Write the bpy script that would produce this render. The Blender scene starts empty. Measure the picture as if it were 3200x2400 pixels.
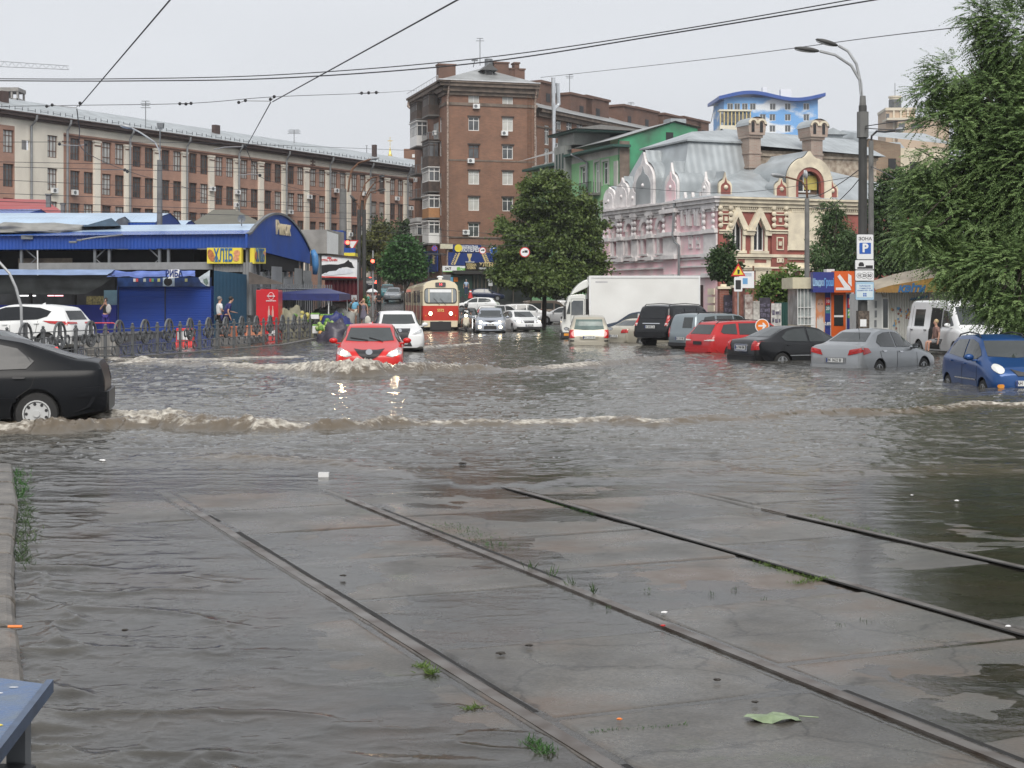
import bpy,bmesh,math,random
import numpy as np
from mathutils import Vector,Matrix,noise
from mathutils.bvhtree import BVHTree
R=math.radians
SC=bpy.context.scene
COL=SC.collection
# ------------------------------------------------------------ camera
FOC,HX,HY,CH=4800.0,1600.0,945.0,1.85
cam_d=bpy.data.cameras.new("camera");cam=bpy.data.objects.new("camera",cam_d);COL.objects.link(cam)
cam.location=(0,0,CH);cam.rotation_euler=(R(90),0,0)
cam_d.sensor_width=36.0;cam_d.lens=36.0*FOC/3200.0
cam_d.shift_y=-(1200-HY)/3200.0
cam_d.clip_start=0.1;cam_d.clip_end=5000
SC.camera=cam
# ------------------------------------------------------------ sky, sun, exposure
W=bpy.data.worlds.new("World");SC.world=W;W.use_nodes=True
nt=W.node_tree;nt.nodes.clear()
sky=nt.nodes.new('ShaderNodeTexSky');sky.sky_type='NISHITA';sky.sun_disc=False
sky.sun_elevation=R(48);sky.sun_rotation=R(176);sky.air_density=1.0;sky.dust_density=4.0;sky.ozone_density=1.0
hs=nt.nodes.new('ShaderNodeHueSaturation');hs.inputs['Saturation'].default_value=0.15
nt.links.new(sky.outputs[0],hs.inputs['Color'])
# cloud deck: an even overcast with soft, wide variation
tc=nt.nodes.new('ShaderNodeTexCoord');nz=nt.nodes.new('ShaderNodeTexNoise');nz.inputs['Scale'].default_value=2.2;nz.inputs['Detail'].default_value=4
mp=nt.nodes.new('ShaderNodeMapping');mp.inputs['Scale'].default_value=(1,1,3)
nt.links.new(tc.outputs['Generated'],mp.inputs[0]);nt.links.new(mp.outputs[0],nz.inputs['Vector'])
cr=nt.nodes.new('ShaderNodeValToRGB');cr.color_ramp.elements[0].position=.3;cr.color_ramp.elements[1].position=.75
cr.color_ramp.elements[0].color=(5.85,6.05,6.4,1);cr.color_ramp.elements[1].color=(6.7,6.95,7.35,1)
nt.links.new(nz.outputs['Fac'],cr.inputs[0])
mx=nt.nodes.new('ShaderNodeMixRGB');mx.inputs[0].default_value=.85
nt.links.new(hs.outputs[0],mx.inputs[1]);nt.links.new(cr.outputs[0],mx.inputs[2])
bg=nt.nodes.new('ShaderNodeBackground');bg.inputs['Strength'].default_value=0.113
nt.links.new(mx.outputs[0],bg.inputs[0]);wo=nt.nodes.new('ShaderNodeOutputWorld');nt.links.new(bg.outputs[0],wo.inputs[0])
sd=bpy.data.lights.new("sun",'SUN');sd.energy=2.5;sd.angle=R(40);sd.color=(1,.95,.88)
sun=bpy.data.objects.new("sun",sd);COL.objects.link(sun);sun.location=(-30,-40,60)
sun.rotation_euler=Vector((.05,-.80,.85)).to_track_quat('Z','Y').to_euler()
SC.view_settings.view_transform='Standard';SC.view_settings.look='None'
SC.view_settings.exposure=0.2;SC.view_settings.gamma=1
SC.cycles.max_bounces=6;SC.cycles.glossy_bounces=4;SC.cycles.transparent_max_bounces=8
SC.cycles.use_denoising=True
SC.cycles.caustics_reflective=False;SC.cycles.caustics_refractive=False;SC.cycles.sample_clamp_indirect=6
# ------------------------------------------------------------ helpers
def P(px,py,Y):return Vector(((px-HX)*Y/FOC,Y,CH+(HY-py)*Y/FOC))
def XA(px,Y):return(px-HX)*Y/FOC
def ZA(py,Y):return CH+(HY-py)*Y/FOC
def G(px,py,z=0.0):
    Y=FOC*(CH-z)/(py-HY);return Vector(((px-HX)*Y/FOC,Y,z))
def sst(a,b,x):
    t=min(1,max(0,(x-a)/(b-a)));return t*t*(3-2*t)
def nsst(a,b,x):
    t=np.clip((x-a)/(b-a),0,1);return t*t*(3-2*t)
def tag(o,label=None,cat=None,group=None,kind=None):
    if label:o['label']=label
    if cat:o['category']=cat
    if group:o['group']=group
    if kind:o['kind']=kind
    return o
def thing(name,label,cat,loc=(0,0,0),rz=0,group=None):
    o=bpy.data.objects.new(name,None);COL.objects.link(o);o.location=loc;o.rotation_euler=(0,0,rz)
    o.empty_display_size=.3
    return tag(o,label,cat,group)
def mw(o):
    m=Matrix.LocRotScale(o.location,o.rotation_euler,o.scale)
    while o.parent:o=o.parent;m=Matrix.LocRotScale(o.location,o.rotation_euler,o.scale)@m
    return m
def copy_tree(o,parent=None):
    c=o.copy();COL.objects.link(c);c.parent=parent
    for ch in list(o.children):copy_tree(ch,c)
    return c
class MB:
    def __init__(s):s.v=[];s.f=[];s.m=[];s.mi=0
    def add(s,vs,fs):
        n=len(s.v);s.v.extend([tuple(v)for v in vs])
        for f in fs:s.f.append([n+i for i in f]);s.m.append(s.mi)
        return s
    def box(s,x0,x1,y0,y1,z0,z1,M=None):
        vs=[(x,y,z)for z in(z0,z1)for x,y in((x0,y0),(x1,y0),(x1,y1),(x0,y1))]
        if M:vs=[M@Vector(v)for v in vs]
        return s.add(vs,[(3,2,1,0),(4,5,6,7),(0,1,5,4),(1,2,6,5),(2,3,7,6),(3,0,4,7)])
    def quad(s,a,b,c,d):return s.add([a,b,c,d],[(0,1,2,3)])
    def poly(s,pts):return s.add(pts,[list(range(len(pts)))])
    def prism(s,pts,d):
        """closed outline pts (3d) pushed along vector d"""
        n=len(pts);d=Vector(d);a=[Vector(p)for p in pts]
        return s.add(a+[p+d for p in a],[list(range(n))[::-1],[n+i for i in range(n)]]+[(i,(i+1)%n,n+(i+1)%n,n+i)for i in range(n)])
    def tube(s,pts,r,n=6,cap=True):
        pts=[Vector(p)for p in pts];k=len(pts)
        rs=r if isinstance(r,(list,tuple))else[r]*k
        base=len(s.v);up=Vector((0,0,1));last=None
        for i,p in enumerate(pts):
            t=(pts[min(i+1,k-1)]-pts[max(i-1,0)]).normalized()
            if last is None:
                a=t.cross(up)
                if a.length<.05:a=t.cross(Vector((1,0,0)))
            else:a=last-t*last.dot(t)
            a.normalize();last=a;b=t.cross(a)
            for j in range(n):
                w=2*math.pi*j/n;s.v.append(tuple(p+(a*math.cos(w)+b*math.sin(w))*rs[i]))
        for i in range(k-1):
            for j in range(n):
                j2=(j+1)%n;s.f.append([base+i*n+j,base+i*n+j2,base+(i+1)*n+j2,base+(i+1)*n+j]);s.m.append(s.mi)
        if cap:
            s.f.append([base+j for j in range(n)][::-1]);s.m.append(s.mi)
            s.f.append([base+(k-1)*n+j for j in range(n)]);s.m.append(s.mi)
        return s
    def cyl(s,a,b,r,n=16,r2=None):return s.tube([a,b],[r,r if r2 is None else r2],n)
    def lathe(s,c,prof,n=20,axis='Z'):
        """prof = [(r, h)]; revolve about axis through c"""
        base=len(s.v);c=Vector(c);k=len(prof)
        for r,h in prof:
            for j in range(n):
                w=2*math.pi*j/n;x,y=r*math.cos(w),r*math.sin(w)
                s.v.append(tuple(c+Vector({'Z':(x,y,h),'Y':(x,h,y),'X':(h,x,y)}[axis])))
        for i in range(k-1):
            for j in range(n):
                j2=(j+1)%n;s.f.append([base+i*n+j,base+i*n+j2,base+(i+1)*n+j2,base+(i+1)*n+j]);s.m.append(s.mi)
        s.f.append([base+j for j in range(n)][::-1]);s.m.append(s.mi)
        s.f.append([base+(k-1)*n+j for j in range(n)]);s.m.append(s.mi)
        return s
    def ball(s,c,r,n=12,k=7,sq=(1,1,1)):
        c=Vector(c);base=len(s.v)
        for i in range(1,k):
            ph=math.pi*i/k
            for j in range(n):
                w=2*math.pi*j/n
                s.v.append((c.x+r*sq[0]*math.sin(ph)*math.cos(w),c.y+r*sq[1]*math.sin(ph)*math.sin(w),c.z+r*sq[2]*math.cos(ph)))
        top=len(s.v);s.v.append((c.x,c.y,c.z+r*sq[2]));s.v.append((c.x,c.y,c.z-r*sq[2]))
        for i in range(k-2):
            for j in range(n):
                j2=(j+1)%n;s.f.append([base+i*n+j,base+(i+1)*n+j,base+(i+1)*n+j2,base+i*n+j2]);s.m.append(s.mi)
        for j in range(n):
            j2=(j+1)%n
            s.f.append([top,base+j,base+j2]);s.m.append(s.mi)
            s.f.append([top+1,base+(k-2)*n+j2,base+(k-2)*n+j]);s.m.append(s.mi)
        return s
    def build(s,name,mat,parent=None,world=False,smooth=False,fix=False,bevel=0):
        me=bpy.data.meshes.new(name)
        vs=[Vector(v)for v in s.v]
        loc=Vector((0,0,0))
        if parent is not None:
            if world:inv=mw(parent).inverted();vs=[inv@v for v in vs]
        else:
            xs=[v.x for v in vs];ys=[v.y for v in vs];zs=[v.z for v in vs]
            loc=Vector(((min(xs)+max(xs))/2,(min(ys)+max(ys))/2,min(zs)));vs=[v-loc for v in vs]
        me.from_pydata([tuple(v)for v in vs],[],s.f)
        mats=mat if isinstance(mat,(list,tuple))else[mat]
        for m in mats:me.materials.append(m)
        if len(mats)>1:me.polygons.foreach_set('material_index',s.m)
        if fix or bevel:
            bm=bmesh.new();bm.from_mesh(me);bmesh.ops.recalc_face_normals(bm,faces=bm.faces)
            if bevel:bmesh.ops.bevel(bm,geom=[e for e in bm.edges if len(e.link_faces)==2 and e.calc_face_angle()>.6],offset=bevel,segments=2,affect='EDGES',profile=.6)
            bm.to_mesh(me);bm.free()
        if smooth:me.shade_smooth()
        me.update()
        o=bpy.data.objects.new(name,me);COL.objects.link(o);o.location=loc
        if parent is not None:o.parent=parent
        return o
def parts(s,name,mat,parent=None,**k):
    """every unconnected piece becomes an object of its own"""
    p=list(range(len(s.v)))
    def f(i):
        while p[i]!=i:p[i]=p[p[i]];i=p[i]
        return i
    for q in s.f:
        a=f(q[0])
        for i in q[1:]:p[f(i)]=a
    key={}
    for q in s.f:
        c=key.setdefault(f(q[0]),[]);c.append(q)
    for fs in key.values():
        m=MB();ids=sorted({i for q in fs for i in q});ix={i:j for j,i in enumerate(ids)};m.v=[s.v[i]for i in ids];m.f=[[ix[i]for i in q]for q in fs];m.m=[0]*len(m.f);m.build(name,mat,parent,**k)
def put(o,parent):o.parent=parent;return o
def np_mesh(name,verts,quads,mat,parent=None,smooth=True,tri=False):
    me=bpy.data.meshes.new(name);n=len(verts);m=len(quads);k=3 if tri else 4
    me.vertices.add(n);me.vertices.foreach_set('co',np.asarray(verts,dtype=np.float32).ravel())
    me.loops.add(m*k);me.loops.foreach_set('vertex_index',np.asarray(quads,dtype=np.int32).ravel())
    me.polygons.add(m);me.polygons.foreach_set('loop_start',np.arange(0,m*k,k,dtype=np.int32))
    me.update(calc_edges=True)
    for mm in(mat if isinstance(mat,(list,tuple))else[mat]):me.materials.append(mm)
    if smooth:me.shade_smooth()
    o=bpy.data.objects.new(name,me);COL.objects.link(o)
    if parent is not None:o.parent=parent
    return o
def evaluated(o,name,mats):
    dg=bpy.context.evaluated_depsgraph_get();dg.update()
    me=bpy.data.meshes.new_from_object(o.evaluated_get(dg));me.name=name
    if mats is not None:
        me.materials.clear()
        for m in mats:me.materials.append(m)
    return me
# ------------------------------------------------------------ materials
MATS={}
def mat(name,col,rough=.6,metal=0,var=.12,scale=3.0,bump=0,bscale=None,spec=.5,coat=0,emit=0,ecol=None,detail=5,dirt=None,stretch=(1,1,1),alpha=None,trans=0):
    if name in MATS:return MATS[name]
    m=bpy.data.materials.new(name);m.use_nodes=True;t=m.node_tree;b=t.nodes['Principled BSDF']
    b.inputs['Roughness'].default_value=rough;b.inputs['Metallic'].default_value=metal
    b.inputs['Specular IOR Level'].default_value=spec;b.inputs['Coat Weight'].default_value=coat;b.inputs['Coat Roughness'].default_value=.05
    b.inputs['Base Color'].default_value=(*col,1);b.inputs['Transmission Weight'].default_value=trans
    if var or bump or dirt:
        tc=t.nodes.new('ShaderNodeTexCoord');mp=t.nodes.new('ShaderNodeMapping');mp.inputs['Scale'].default_value=stretch
        t.links.new(tc.outputs['Object'],mp.inputs[0])
    if var or dirt:
        n=t.nodes.new('ShaderNodeTexNoise');n.inputs['Scale'].default_value=scale;n.inputs['Detail'].default_value=detail
        t.links.new(mp.outputs[0],n.inputs['Vector'])
        r=t.nodes.new('ShaderNodeValToRGB');r.color_ramp.elements[0].position=.3;r.color_ramp.elements[1].position=.7
        a=[min(1,max(0,c*(1-var)))for c in col];c2=[min(1,c*(1+var))for c in col]
        if dirt:a=dirt
        r.color_ramp.elements[0].color=(*a,1);r.color_ramp.elements[1].color=(*c2,1)
        t.links.new(n.outputs['Fac'],r.inputs[0]);t.links.new(r.outputs[0],b.inputs['Base Color'])
    if bump:
        n2=t.nodes.new('ShaderNodeTexNoise');n2.inputs['Scale'].default_value=bscale or scale*6;n2.inputs['Detail'].default_value=6
        t.links.new(mp.outputs[0],n2.inputs['Vector']);bp=t.nodes.new('ShaderNodeBump');bp.inputs['Strength'].default_value=bump;bp.inputs['Distance'].default_value=.02
        t.links.new(n2.outputs['Fac'],bp.inputs['Height']);t.links.new(bp.outputs[0],b.inputs['Normal'])
    if emit:
        b.inputs['Emission Color'].default_value=(*(ecol or col),1);b.inputs['Emission Strength'].default_value=emit
    MATS[name]=m;return m
def paint(name,col,metal=.0):return mat('paint_'+name,col,rough=.3,metal=metal,var=.04,scale=1.5,coat=.4,spec=.3)
def brick_mat(name,c1,c2,mortar,sc=1.0,bw=.25,bh=.075,stain=None,var=.5):
    """running bond laid along local X/Z (object space)"""
    if name in MATS:return MATS[name]
    m=bpy.data.materials.new(name);m.use_nodes=True;t=m.node_tree;b=t.nodes['Principled BSDF'];b.inputs['Roughness'].default_value=.75
    g=t.nodes.new('ShaderNodeNewGeometry');tc=t.nodes.new('ShaderNodeTexCoord')
    sx=t.nodes.new('ShaderNodeSeparateXYZ');t.links.new(tc.outputs['Object'],sx.inputs[0])
    ad=t.nodes.new('ShaderNodeMath');ad.operation='ADD';t.links.new(sx.outputs[0],ad.inputs[0]);t.links.new(sx.outputs[1],ad.inputs[1])
    cb=t.nodes.new('ShaderNodeCombineXYZ');t.links.new(ad.outputs[0],cb.inputs[0]);t.links.new(sx.outputs[2],cb.inputs[1])
    br=t.nodes.new('ShaderNodeTexBrick');br.inputs['Scale'].default_value=1;br.inputs['Brick Width'].default_value=bw*sc;br.inputs['Row Height'].default_value=bh*sc
    br.inputs['Mortar Size'].default_value=.008*sc;br.inputs['Color1'].default_value=(*c1,1);br.inputs['Color2'].default_value=(*c2,1);br.inputs['Mortar'].default_value=(*mortar,1)
    t.links.new(cb.outputs[0],br.inputs['Vector'])
    n=t.nodes.new('ShaderNodeTexNoise');n.inputs['Scale'].default_value=.45;n.inputs['Detail'].default_value=8;n.inputs['Roughness'].default_value=.65
    t.links.new(tc.outputs['Object'],n.inputs['Vector'])
    r=t.nodes.new('ShaderNodeValToRGB');r.color_ramp.elements[0].position=.3;r.color_ramp.elements[1].position=.72
    k=1-var;r.color_ramp.elements[0].color=(k,k,k,1);r.color_ramp.elements[1].color=(1.15,1.1,1.05,1)
    t.links.new(n.outputs['Fac'],r.inputs[0])
    mu=t.nodes.new('ShaderNodeMixRGB');mu.blend_type='MULTIPLY';mu.inputs[0].default_value=.8
    t.links.new(br.outputs[0],mu.inputs[1]);t.links.new(r.outputs[0],mu.inputs[2]);t.links.new(mu.outputs[0],b.inputs['Base Color'])
    MATS[name]=m;return m
def sheet_mat(name,col,pitch=.18,rough=.45,axis=0,depth=.02,var=.1,metal=0,dirt=None):
    """profiled sheet metal: ribs every `pitch` metres along an object axis (0 = X and Y together)"""
    if name in MATS:return MATS[name]
    m=mat(name,col,rough=rough,var=var,scale=.6,metal=metal,dirt=dirt);t=m.node_tree;b=t.nodes['Principled BSDF']
    tc=t.nodes.new('ShaderNodeTexCoord');sx=t.nodes.new('ShaderNodeSeparateXYZ');t.links.new(tc.outputs['Object'],sx.inputs[0])
    a=t.nodes.new('ShaderNodeMath');a.operation='ADD'
    if axis==0:t.links.new(sx.outputs[0],a.inputs[0]);t.links.new(sx.outputs[1],a.inputs[1])
    else:t.links.new(sx.outputs[axis-1],a.inputs[0]);a.inputs[1].default_value=0
    mu=t.nodes.new('ShaderNodeMath');mu.operation='MULTIPLY';mu.inputs[1].default_value=2*math.pi/pitch;t.links.new(a.outputs[0],mu.inputs[0])
    si=t.nodes.new('ShaderNodeMath');si.operation='SINE';t.links.new(mu.outputs[0],si.inputs[0])
    bp=t.nodes.new('ShaderNodeBump');bp.inputs['Distance'].default_value=depth;bp.inputs['Strength'].default_value=.8
    t.links.new(si.outputs[0],bp.inputs['Height']);t.links.new(bp.outputs[0],b.inputs['Normal'])
    return m
GLASS=mat('dark_glass',(.025,.03,.032),rough=.06,var=0,spec=.7)
CGLASS=mat('car_glass',(.03,.036,.036),rough=.05,var=.2,scale=1.2,spec=.8)
WGLASS=mat('window_glass',(.085,.09,.095),rough=.08,var=.5,scale=.7,spec=.6)
CURT=mat('curtained_glass',(.40,.41,.40),rough=.25,var=.35,scale=.9,stretch=(3,3,.4))
BLACK=mat('black_plastic',(.018,.018,.02),rough=.5,var=.1)
RUBBER=mat('rubber',(.02,.02,.02),rough=.75,var=.15,scale=8)
CHROME=mat('chrome',(.6,.61,.62),rough=.15,metal=1,var=0)
ALLOY=mat('alloy',(.42,.43,.44),rough=.35,metal=.7,var=.1,scale=6)
WHITEP=mat('white_plastic',(.72,.73,.73),rough=.4,var=.05)
STEEL=mat('grey_steel',(.16,.17,.18),rough=.5,var=.2,scale=2,metal=.3)
RUST=mat('rusty_metal',(.16,.08,.045),rough=.75,var=.4,scale=3)
CONC=mat('concrete',(.27,.26,.245),rough=.75,var=.25,scale=1.2,bump=.3)
DCONC=mat('dark_concrete',(.12,.115,.11),rough=.6,var=.3,scale=1.5,bump=.3)
CREAM=mat('cream_plaster',(.60,.56,.46),rough=.8,var=.14,scale=.5,dirt=(.46,.43,.36))
def text(body,size,m,parent,M,name='lettering',sx=1.0,ext=.01,bold=0.0,align='CENTER',shear=0):
    """M: 4x4 placing the text (x = reading direction, z = out of the face), in the parent's space"""
    c=bpy.data.curves.new(name,'FONT');c.body=body;c.size=size;c.extrude=ext;c.align_x=align;c.align_y='CENTER';c.offset=bold;c.shear=shear;c.resolution_u=3
    o=bpy.data.objects.new(name,c);COL.objects.link(o)
    dg=bpy.context.evaluated_depsgraph_get();me=bpy.data.meshes.new_from_object(o.evaluated_get(dg));me.name=name
    bpy.data.objects.remove(o);me.materials.clear();me.materials.append(m)
    me.transform(M@Matrix.Diagonal((sx,1,1,1)))
    o=bpy.data.objects.new(name,me);COL.objects.link(o);o.parent=parent
    return o
def face_M(origin,xdir,zdir=(0,0,1)):
    """matrix whose x runs along xdir, y up along zdir, z = their cross product (out of the face)"""
    x=Vector(xdir).normalized();y=Vector(zdir).normalized();z=x.cross(y)
    m=Matrix((x,y,z)).transposed().to_4x4();m.translation=Vector(origin);return m
# ============================================================ GROUND AND WATER
def vnoise(x,y,seed=0):
    xi=np.floor(x).astype(np.int64);yi=np.floor(y).astype(np.int64);fx=x-xi;fy=y-yi
    fx=fx*fx*fx*(fx*(fx*6-15)+10);fy=fy*fy*fy*(fy*(fy*6-15)+10)
    def h(a,b):
        n=(a*374761393+b*668265263+seed*974634777)&0xffffffff
        n=((n^(n>>13))*1274126177)&0xffffffff
        return((n^(n>>16))&0xffff)/65535.0
    return(h(xi,yi)*(1-fx)+h(xi+1,yi)*fx)*(1-fy)+(h(xi,yi+1)*(1-fx)+h(xi+1,yi+1)*fx)*fy
def fbm(x,y,o=4,seed=0,g=.5):
    a=1;s=0;t=0
    for i in range(o):
        s=s+a*vnoise(x*2**i+17.3*i,y*2**i-9.1*i,seed+i);t+=a;a*=g
    return s/t
RD=(-.393,.920)
R0=(-1.24,9.92)
def rail_s(X,Y):return(X-R0[0])*RD[1]-(Y-R0[1])*RD[0]
def rail_t(X,Y):return(X-R0[0])*RD[0]+(Y-R0[1])*RD[1]
RAILS=(0.0,1.5,3.23,4.72)
def ground_z(X,Y):
    X=np.asarray(X,dtype=float);Y=np.asarray(Y,dtype=float)
    z=-.012-.05*nsst(14.4,18,Y)-.24*nsst(18,31,Y)
    z=z+.30*nsst(82,106,Y)
    l=np.interp(Y,[105,135,158,200,211,260,400,1500],[0,.75,1.9,3.2,3.6,4.6,6.5,8])
    r=np.interp(Y,[105,140,155,200,260,400,1500],[0,.05,.5,3.0,4.4,6.5,8])
    w=nsst(-8,0,X)
    return z+l*(1-w)+r*w
def gz(X,Y):return float(ground_z(X,Y))
ys=np.concatenate([np.linspace(-30,3,12),np.geomspace(4,1600,260)]);ss=np.linspace(-1.3,1.3,181)
YY,SS_=np.meshgrid(ys,ss,indexing='ij');XX=SS_*(np.abs(YY)+30)
ZZ=ground_z(XX,YY)-.02
ASPH=mat('wet_asphalt',(.05,.05,.05),rough=.22,var=.3,scale=.8,bump=.25,bscale=30)
n0,n1=XX.shape
idx=np.arange(n0*n1).reshape(n0,n1)
q=np.stack([idx[:-1,:-1],idx[:-1,1:],idx[1:,1:],idx[1:,:-1]],-1).reshape(-1,4)
tag(np_mesh('ground',np.stack([XX,YY,ZZ],-1).reshape(-1,3),q,ASPH),kind='structure')

# --- the concrete slab paving round the tram rails
def slab_z(X,Y):
    s=rail_s(X,Y);t=rail_t(X,Y)
    z=ground_z(X,Y)+.012
    
    edges=np.array([-4.6,-2.4,-.07,.07,1.43,1.57,3.16,3.30,4.65,4.79,7.2,9.6])
    k=np.searchsorted(edges,s);L=np.where((k%2)==0,1.47,1.8)
    u=t/1.47+.33*(k%3);j=np.floor(u);fr=(u-j)*1.47
    hsh=(np.sin(k*12.9898+j*78.233)*43758.5453)%1;h2=(np.sin(k*39.3+j*11.1)*24634.63)%1;h3=(np.sin(k*7.7+j*51.9)*9634.6)%1
    sc_=s-(edges[np.clip(k-1,0,11)]+edges[np.clip(k,0,11)])/2
    plate=(hsh-.5)*.012+(h2-.5)*.013*(fr-.7)+(h3-.5)*.013*sc_
    z=z+plate+(fbm(X*1.3,Y*1.3,4,5)-.5)*.016
    joint=np.minimum(fr,1.47-fr);jg=np.exp(-(joint/.022)**2)*.018
    strip=np.zeros_like(s,dtype=bool)
    for r in RAILS:strip|=np.abs(s-r)<.07
    z=z-np.where(strip,0,jg)
    
    z=z-.035*(1-nsst(-3.0,-.3,s+(fbm(X*.7,Y*.7,3,9)-.5)*2.2))-.035*nsst(5.2,8,s)
    z=z-.012*nsst(.25,0,np.abs(s-3.9)-.7)*nsst(8.5,6.5,Y)
    for r in RAILS:
        a=np.abs(s-r);z=np.where(a<.085,ground_z(X,Y)+.0235-.010*(fbm(X*2,Y*2,2,3)),z)
        z=z-np.where((a>.045)&(a<.085),.03*(.55+.9*(fbm(t*1.3,t*0+r,3,21)-.3)),0)
    return z
sg=np.arange(-4.2,9.2,.021);tg=np.arange(-6.2,12.2,.026)
S_,T_=np.meshgrid(sg,tg,indexing='ij')
# invert (s, t): X = R0 + s*n + t*d with n = (RD[1], -RD[0])
SX=R0[0]+S_*RD[1]+T_*RD[0];SY=R0[1]-S_*RD[0]+T_*RD[1]
SZ=slab_z(SX,SY)
def slab_mat():
    m=bpy.data.materials.new('wet_concrete_slabs');m.use_nodes=True;t=m.node_tree;b=t.nodes['Principled BSDF']
    tc=t.nodes.new('ShaderNodeTexCoord')
    def nz(s,d=6,r=.6):
        n=t.nodes.new('ShaderNodeTexNoise');n.inputs['Scale'].default_value=s;n.inputs['Detail'].default_value=d;n.inputs['Roughness'].default_value=r
        t.links.new(tc.outputs['Object'],n.inputs['Vector']);return n
    def ramp(src,a,b_,ca,cb):
        r=t.nodes.new('ShaderNodeValToRGB');r.color_ramp.elements[0].position=a;r.color_ramp.elements[1].position=b_
        r.color_ramp.elements[0].color=(*ca,1);r.color_ramp.elements[1].color=(*cb,1);t.links.new(src,r.inputs[0]);return r
    base=ramp(nz(1.1).outputs['Fac'],.3,.72,(.045,.042,.037),(.125,.118,.105))
    fine=ramp(nz(60,3).outputs['Fac'],.3,.7,(.5,.5,.5),(1.35,1.32,1.27))
    mu=t.nodes.new('ShaderNodeMixRGB');mu.blend_type='MULTIPLY';mu.inputs[0].default_value=.9;t.links.new(base.outputs[0],mu.inputs[1]);t.links.new(fine.outputs[0],mu.inputs[2])
    mud=ramp(nz(.55,5).outputs['Fac'],.50,.60,(0,0,0),(1,1,1))
    m2=t.nodes.new('ShaderNodeMixRGB');m2.inputs[2].default_value=(.090,.062,.042,1);t.links.new(mud.outputs[0],m2.inputs[0]);t.links.new(mu.outputs[0],m2.inputs[1])
    moss=ramp(nz(.9,6).outputs['Fac'],.62,.72,(0,0,0),(.7,.7,.7))
    m3=t.nodes.new('ShaderNodeMixRGB');m3.inputs[2].default_value=(.055,.070,.02,1);t.links.new(moss.outputs[0],m3.inputs[0]);t.links.new(m2.outputs[0],m3.inputs[1])
    vo=t.nodes.new('ShaderNodeTexVoronoi');vo.feature='DISTANCE_TO_EDGE';vo.inputs['Scale'].default_value=.8;wn=nz(3,4);vm=t.nodes.new('ShaderNodeVectorMath');vm.operation='MULTIPLY_ADD';vm.inputs[1].default_value=(.35,.35,.35)
    t.links.new(wn.outputs['Color'],vm.inputs[0]);t.links.new(tc.outputs['Object'],vm.inputs[2]);t.links.new(vm.outputs[0],vo.inputs['Vector']);ck=ramp(vo.outputs['Distance'],.0,.014,(.25,.23,.2),(1,1,1))
    m4=t.nodes.new('ShaderNodeMixRGB');m4.blend_type='MULTIPLY';m4.inputs[0].default_value=.8;t.links.new(m3.outputs[0],m4.inputs[1]);t.links.new(ck.outputs[0],m4.inputs[2]);t.links.new(m4.outputs[0],b.inputs['Base Color'])
    ro=ramp(nz(1.7,6).outputs['Fac'],.38,.62,(.22,.22,.22),(.42,.42,.42));t.links.new(ro.outputs[0],b.inputs['Roughness'])
    bp=t.nodes.new('ShaderNodeBump');bp.inputs['Strength'].default_value=.35;bp.inputs['Distance'].default_value=.006;t.links.new(nz(45,5).outputs['Fac'],bp.inputs['Height']);t.links.new(bp.outputs[0],b.inputs['Normal'])
    return m
n0,n1=SX.shape;idx=np.arange(n0*n1).reshape(n0,n1)
q=np.stack([idx[:-1,:-1],idx[1:,:-1],idx[1:,1:],idx[:-1,1:]],-1).reshape(-1,4)
tag(np_mesh('tramway_paving',np.stack([SX,SY,SZ],-1).reshape(-1,3),q,slab_mat()),kind='structure')
# --- rails: the steel heads in their flangeways
RAILM=mat('worn_rail_steel',(.16,.15,.14),rough=.38,metal=.6,var=.35,scale=5,dirt=(.07,.045,.03))
rail_lab=["leftmost wet steel tram rail running out from the bottom edge to the flood","second steel tram rail from the left, beside the mossy slab",
"third steel tram rail from the left, leaving by the right edge past the grass","rightmost steel tram rail, farthest back, half sunk in green water"]
def RW(s,t,z):return Vector((R0[0]+s*RD[1]+t*RD[0],R0[1]-s*RD[0]+t*RD[1],z))
for k,r in enumerate(RAILS):
    mb=MB()
    for i in range(36):
        if-5+i*.42>(4.1,4.0,5.1,2.0)[k]:break
        t0=-5.0+i*.42;t1=t0+.42
        for a,b_,h in((-.040,-.032,.024),(-.032,.030,.0215),(.030,.036,.0215)):
            z0=float(ground_z(*RW(r,t0,0)[:2]))+h;z1=float(ground_z(*RW(r,t1,0)[:2]))+h
            mb.add([RW(r+a,t0,z0-.05),RW(r+b_,t0,z0-.05),RW(r+b_,t0,z0),RW(r+a,t0,z0),RW(r+a,t1,z1-.05),RW(r+b_,t1,z1-.05),RW(r+b_,t1,z1),RW(r+a,t1,z1)],
[(0,1,2,3),(7,6,5,4),(3,2,6,7),(0,3,7,4),(1,5,6,2)])
    ro_=mb.build('tram_rail',RAILM);g2=MB()
    for i in range(72):
        t0=-5.0+i*.21;wd=.016+.030*fbm(np.array(t0*1.1),np.array(r*3.1),3,77);sd_=1 if k in(0,1)else-1
        if fbm(np.array(t0*.45),np.array(r*5.3),2,79)<.38 or t0>(3.6,3.4,4.6,1.6)[k]:continue
        z0,z1=(float(ground_z(*RW(r,q,0)[:2]))+.0245 for q in(t0,t0+.21));a,b_=sd_*.037,sd_*(.037+float(wd));g2.quad(RW(r+a,t0,z0),RW(r+b_,t0,z0),RW(r+b_,t0+.21,z1),RW(r+a,t0+.21,z1))
    g2.build('flangeway',mat('black_groove',(.008,.007,.006),rough=.8),ro_,world=True)
    tag(ro_,rail_lab[k],'rail','tram rails in the slab paving')
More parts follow.
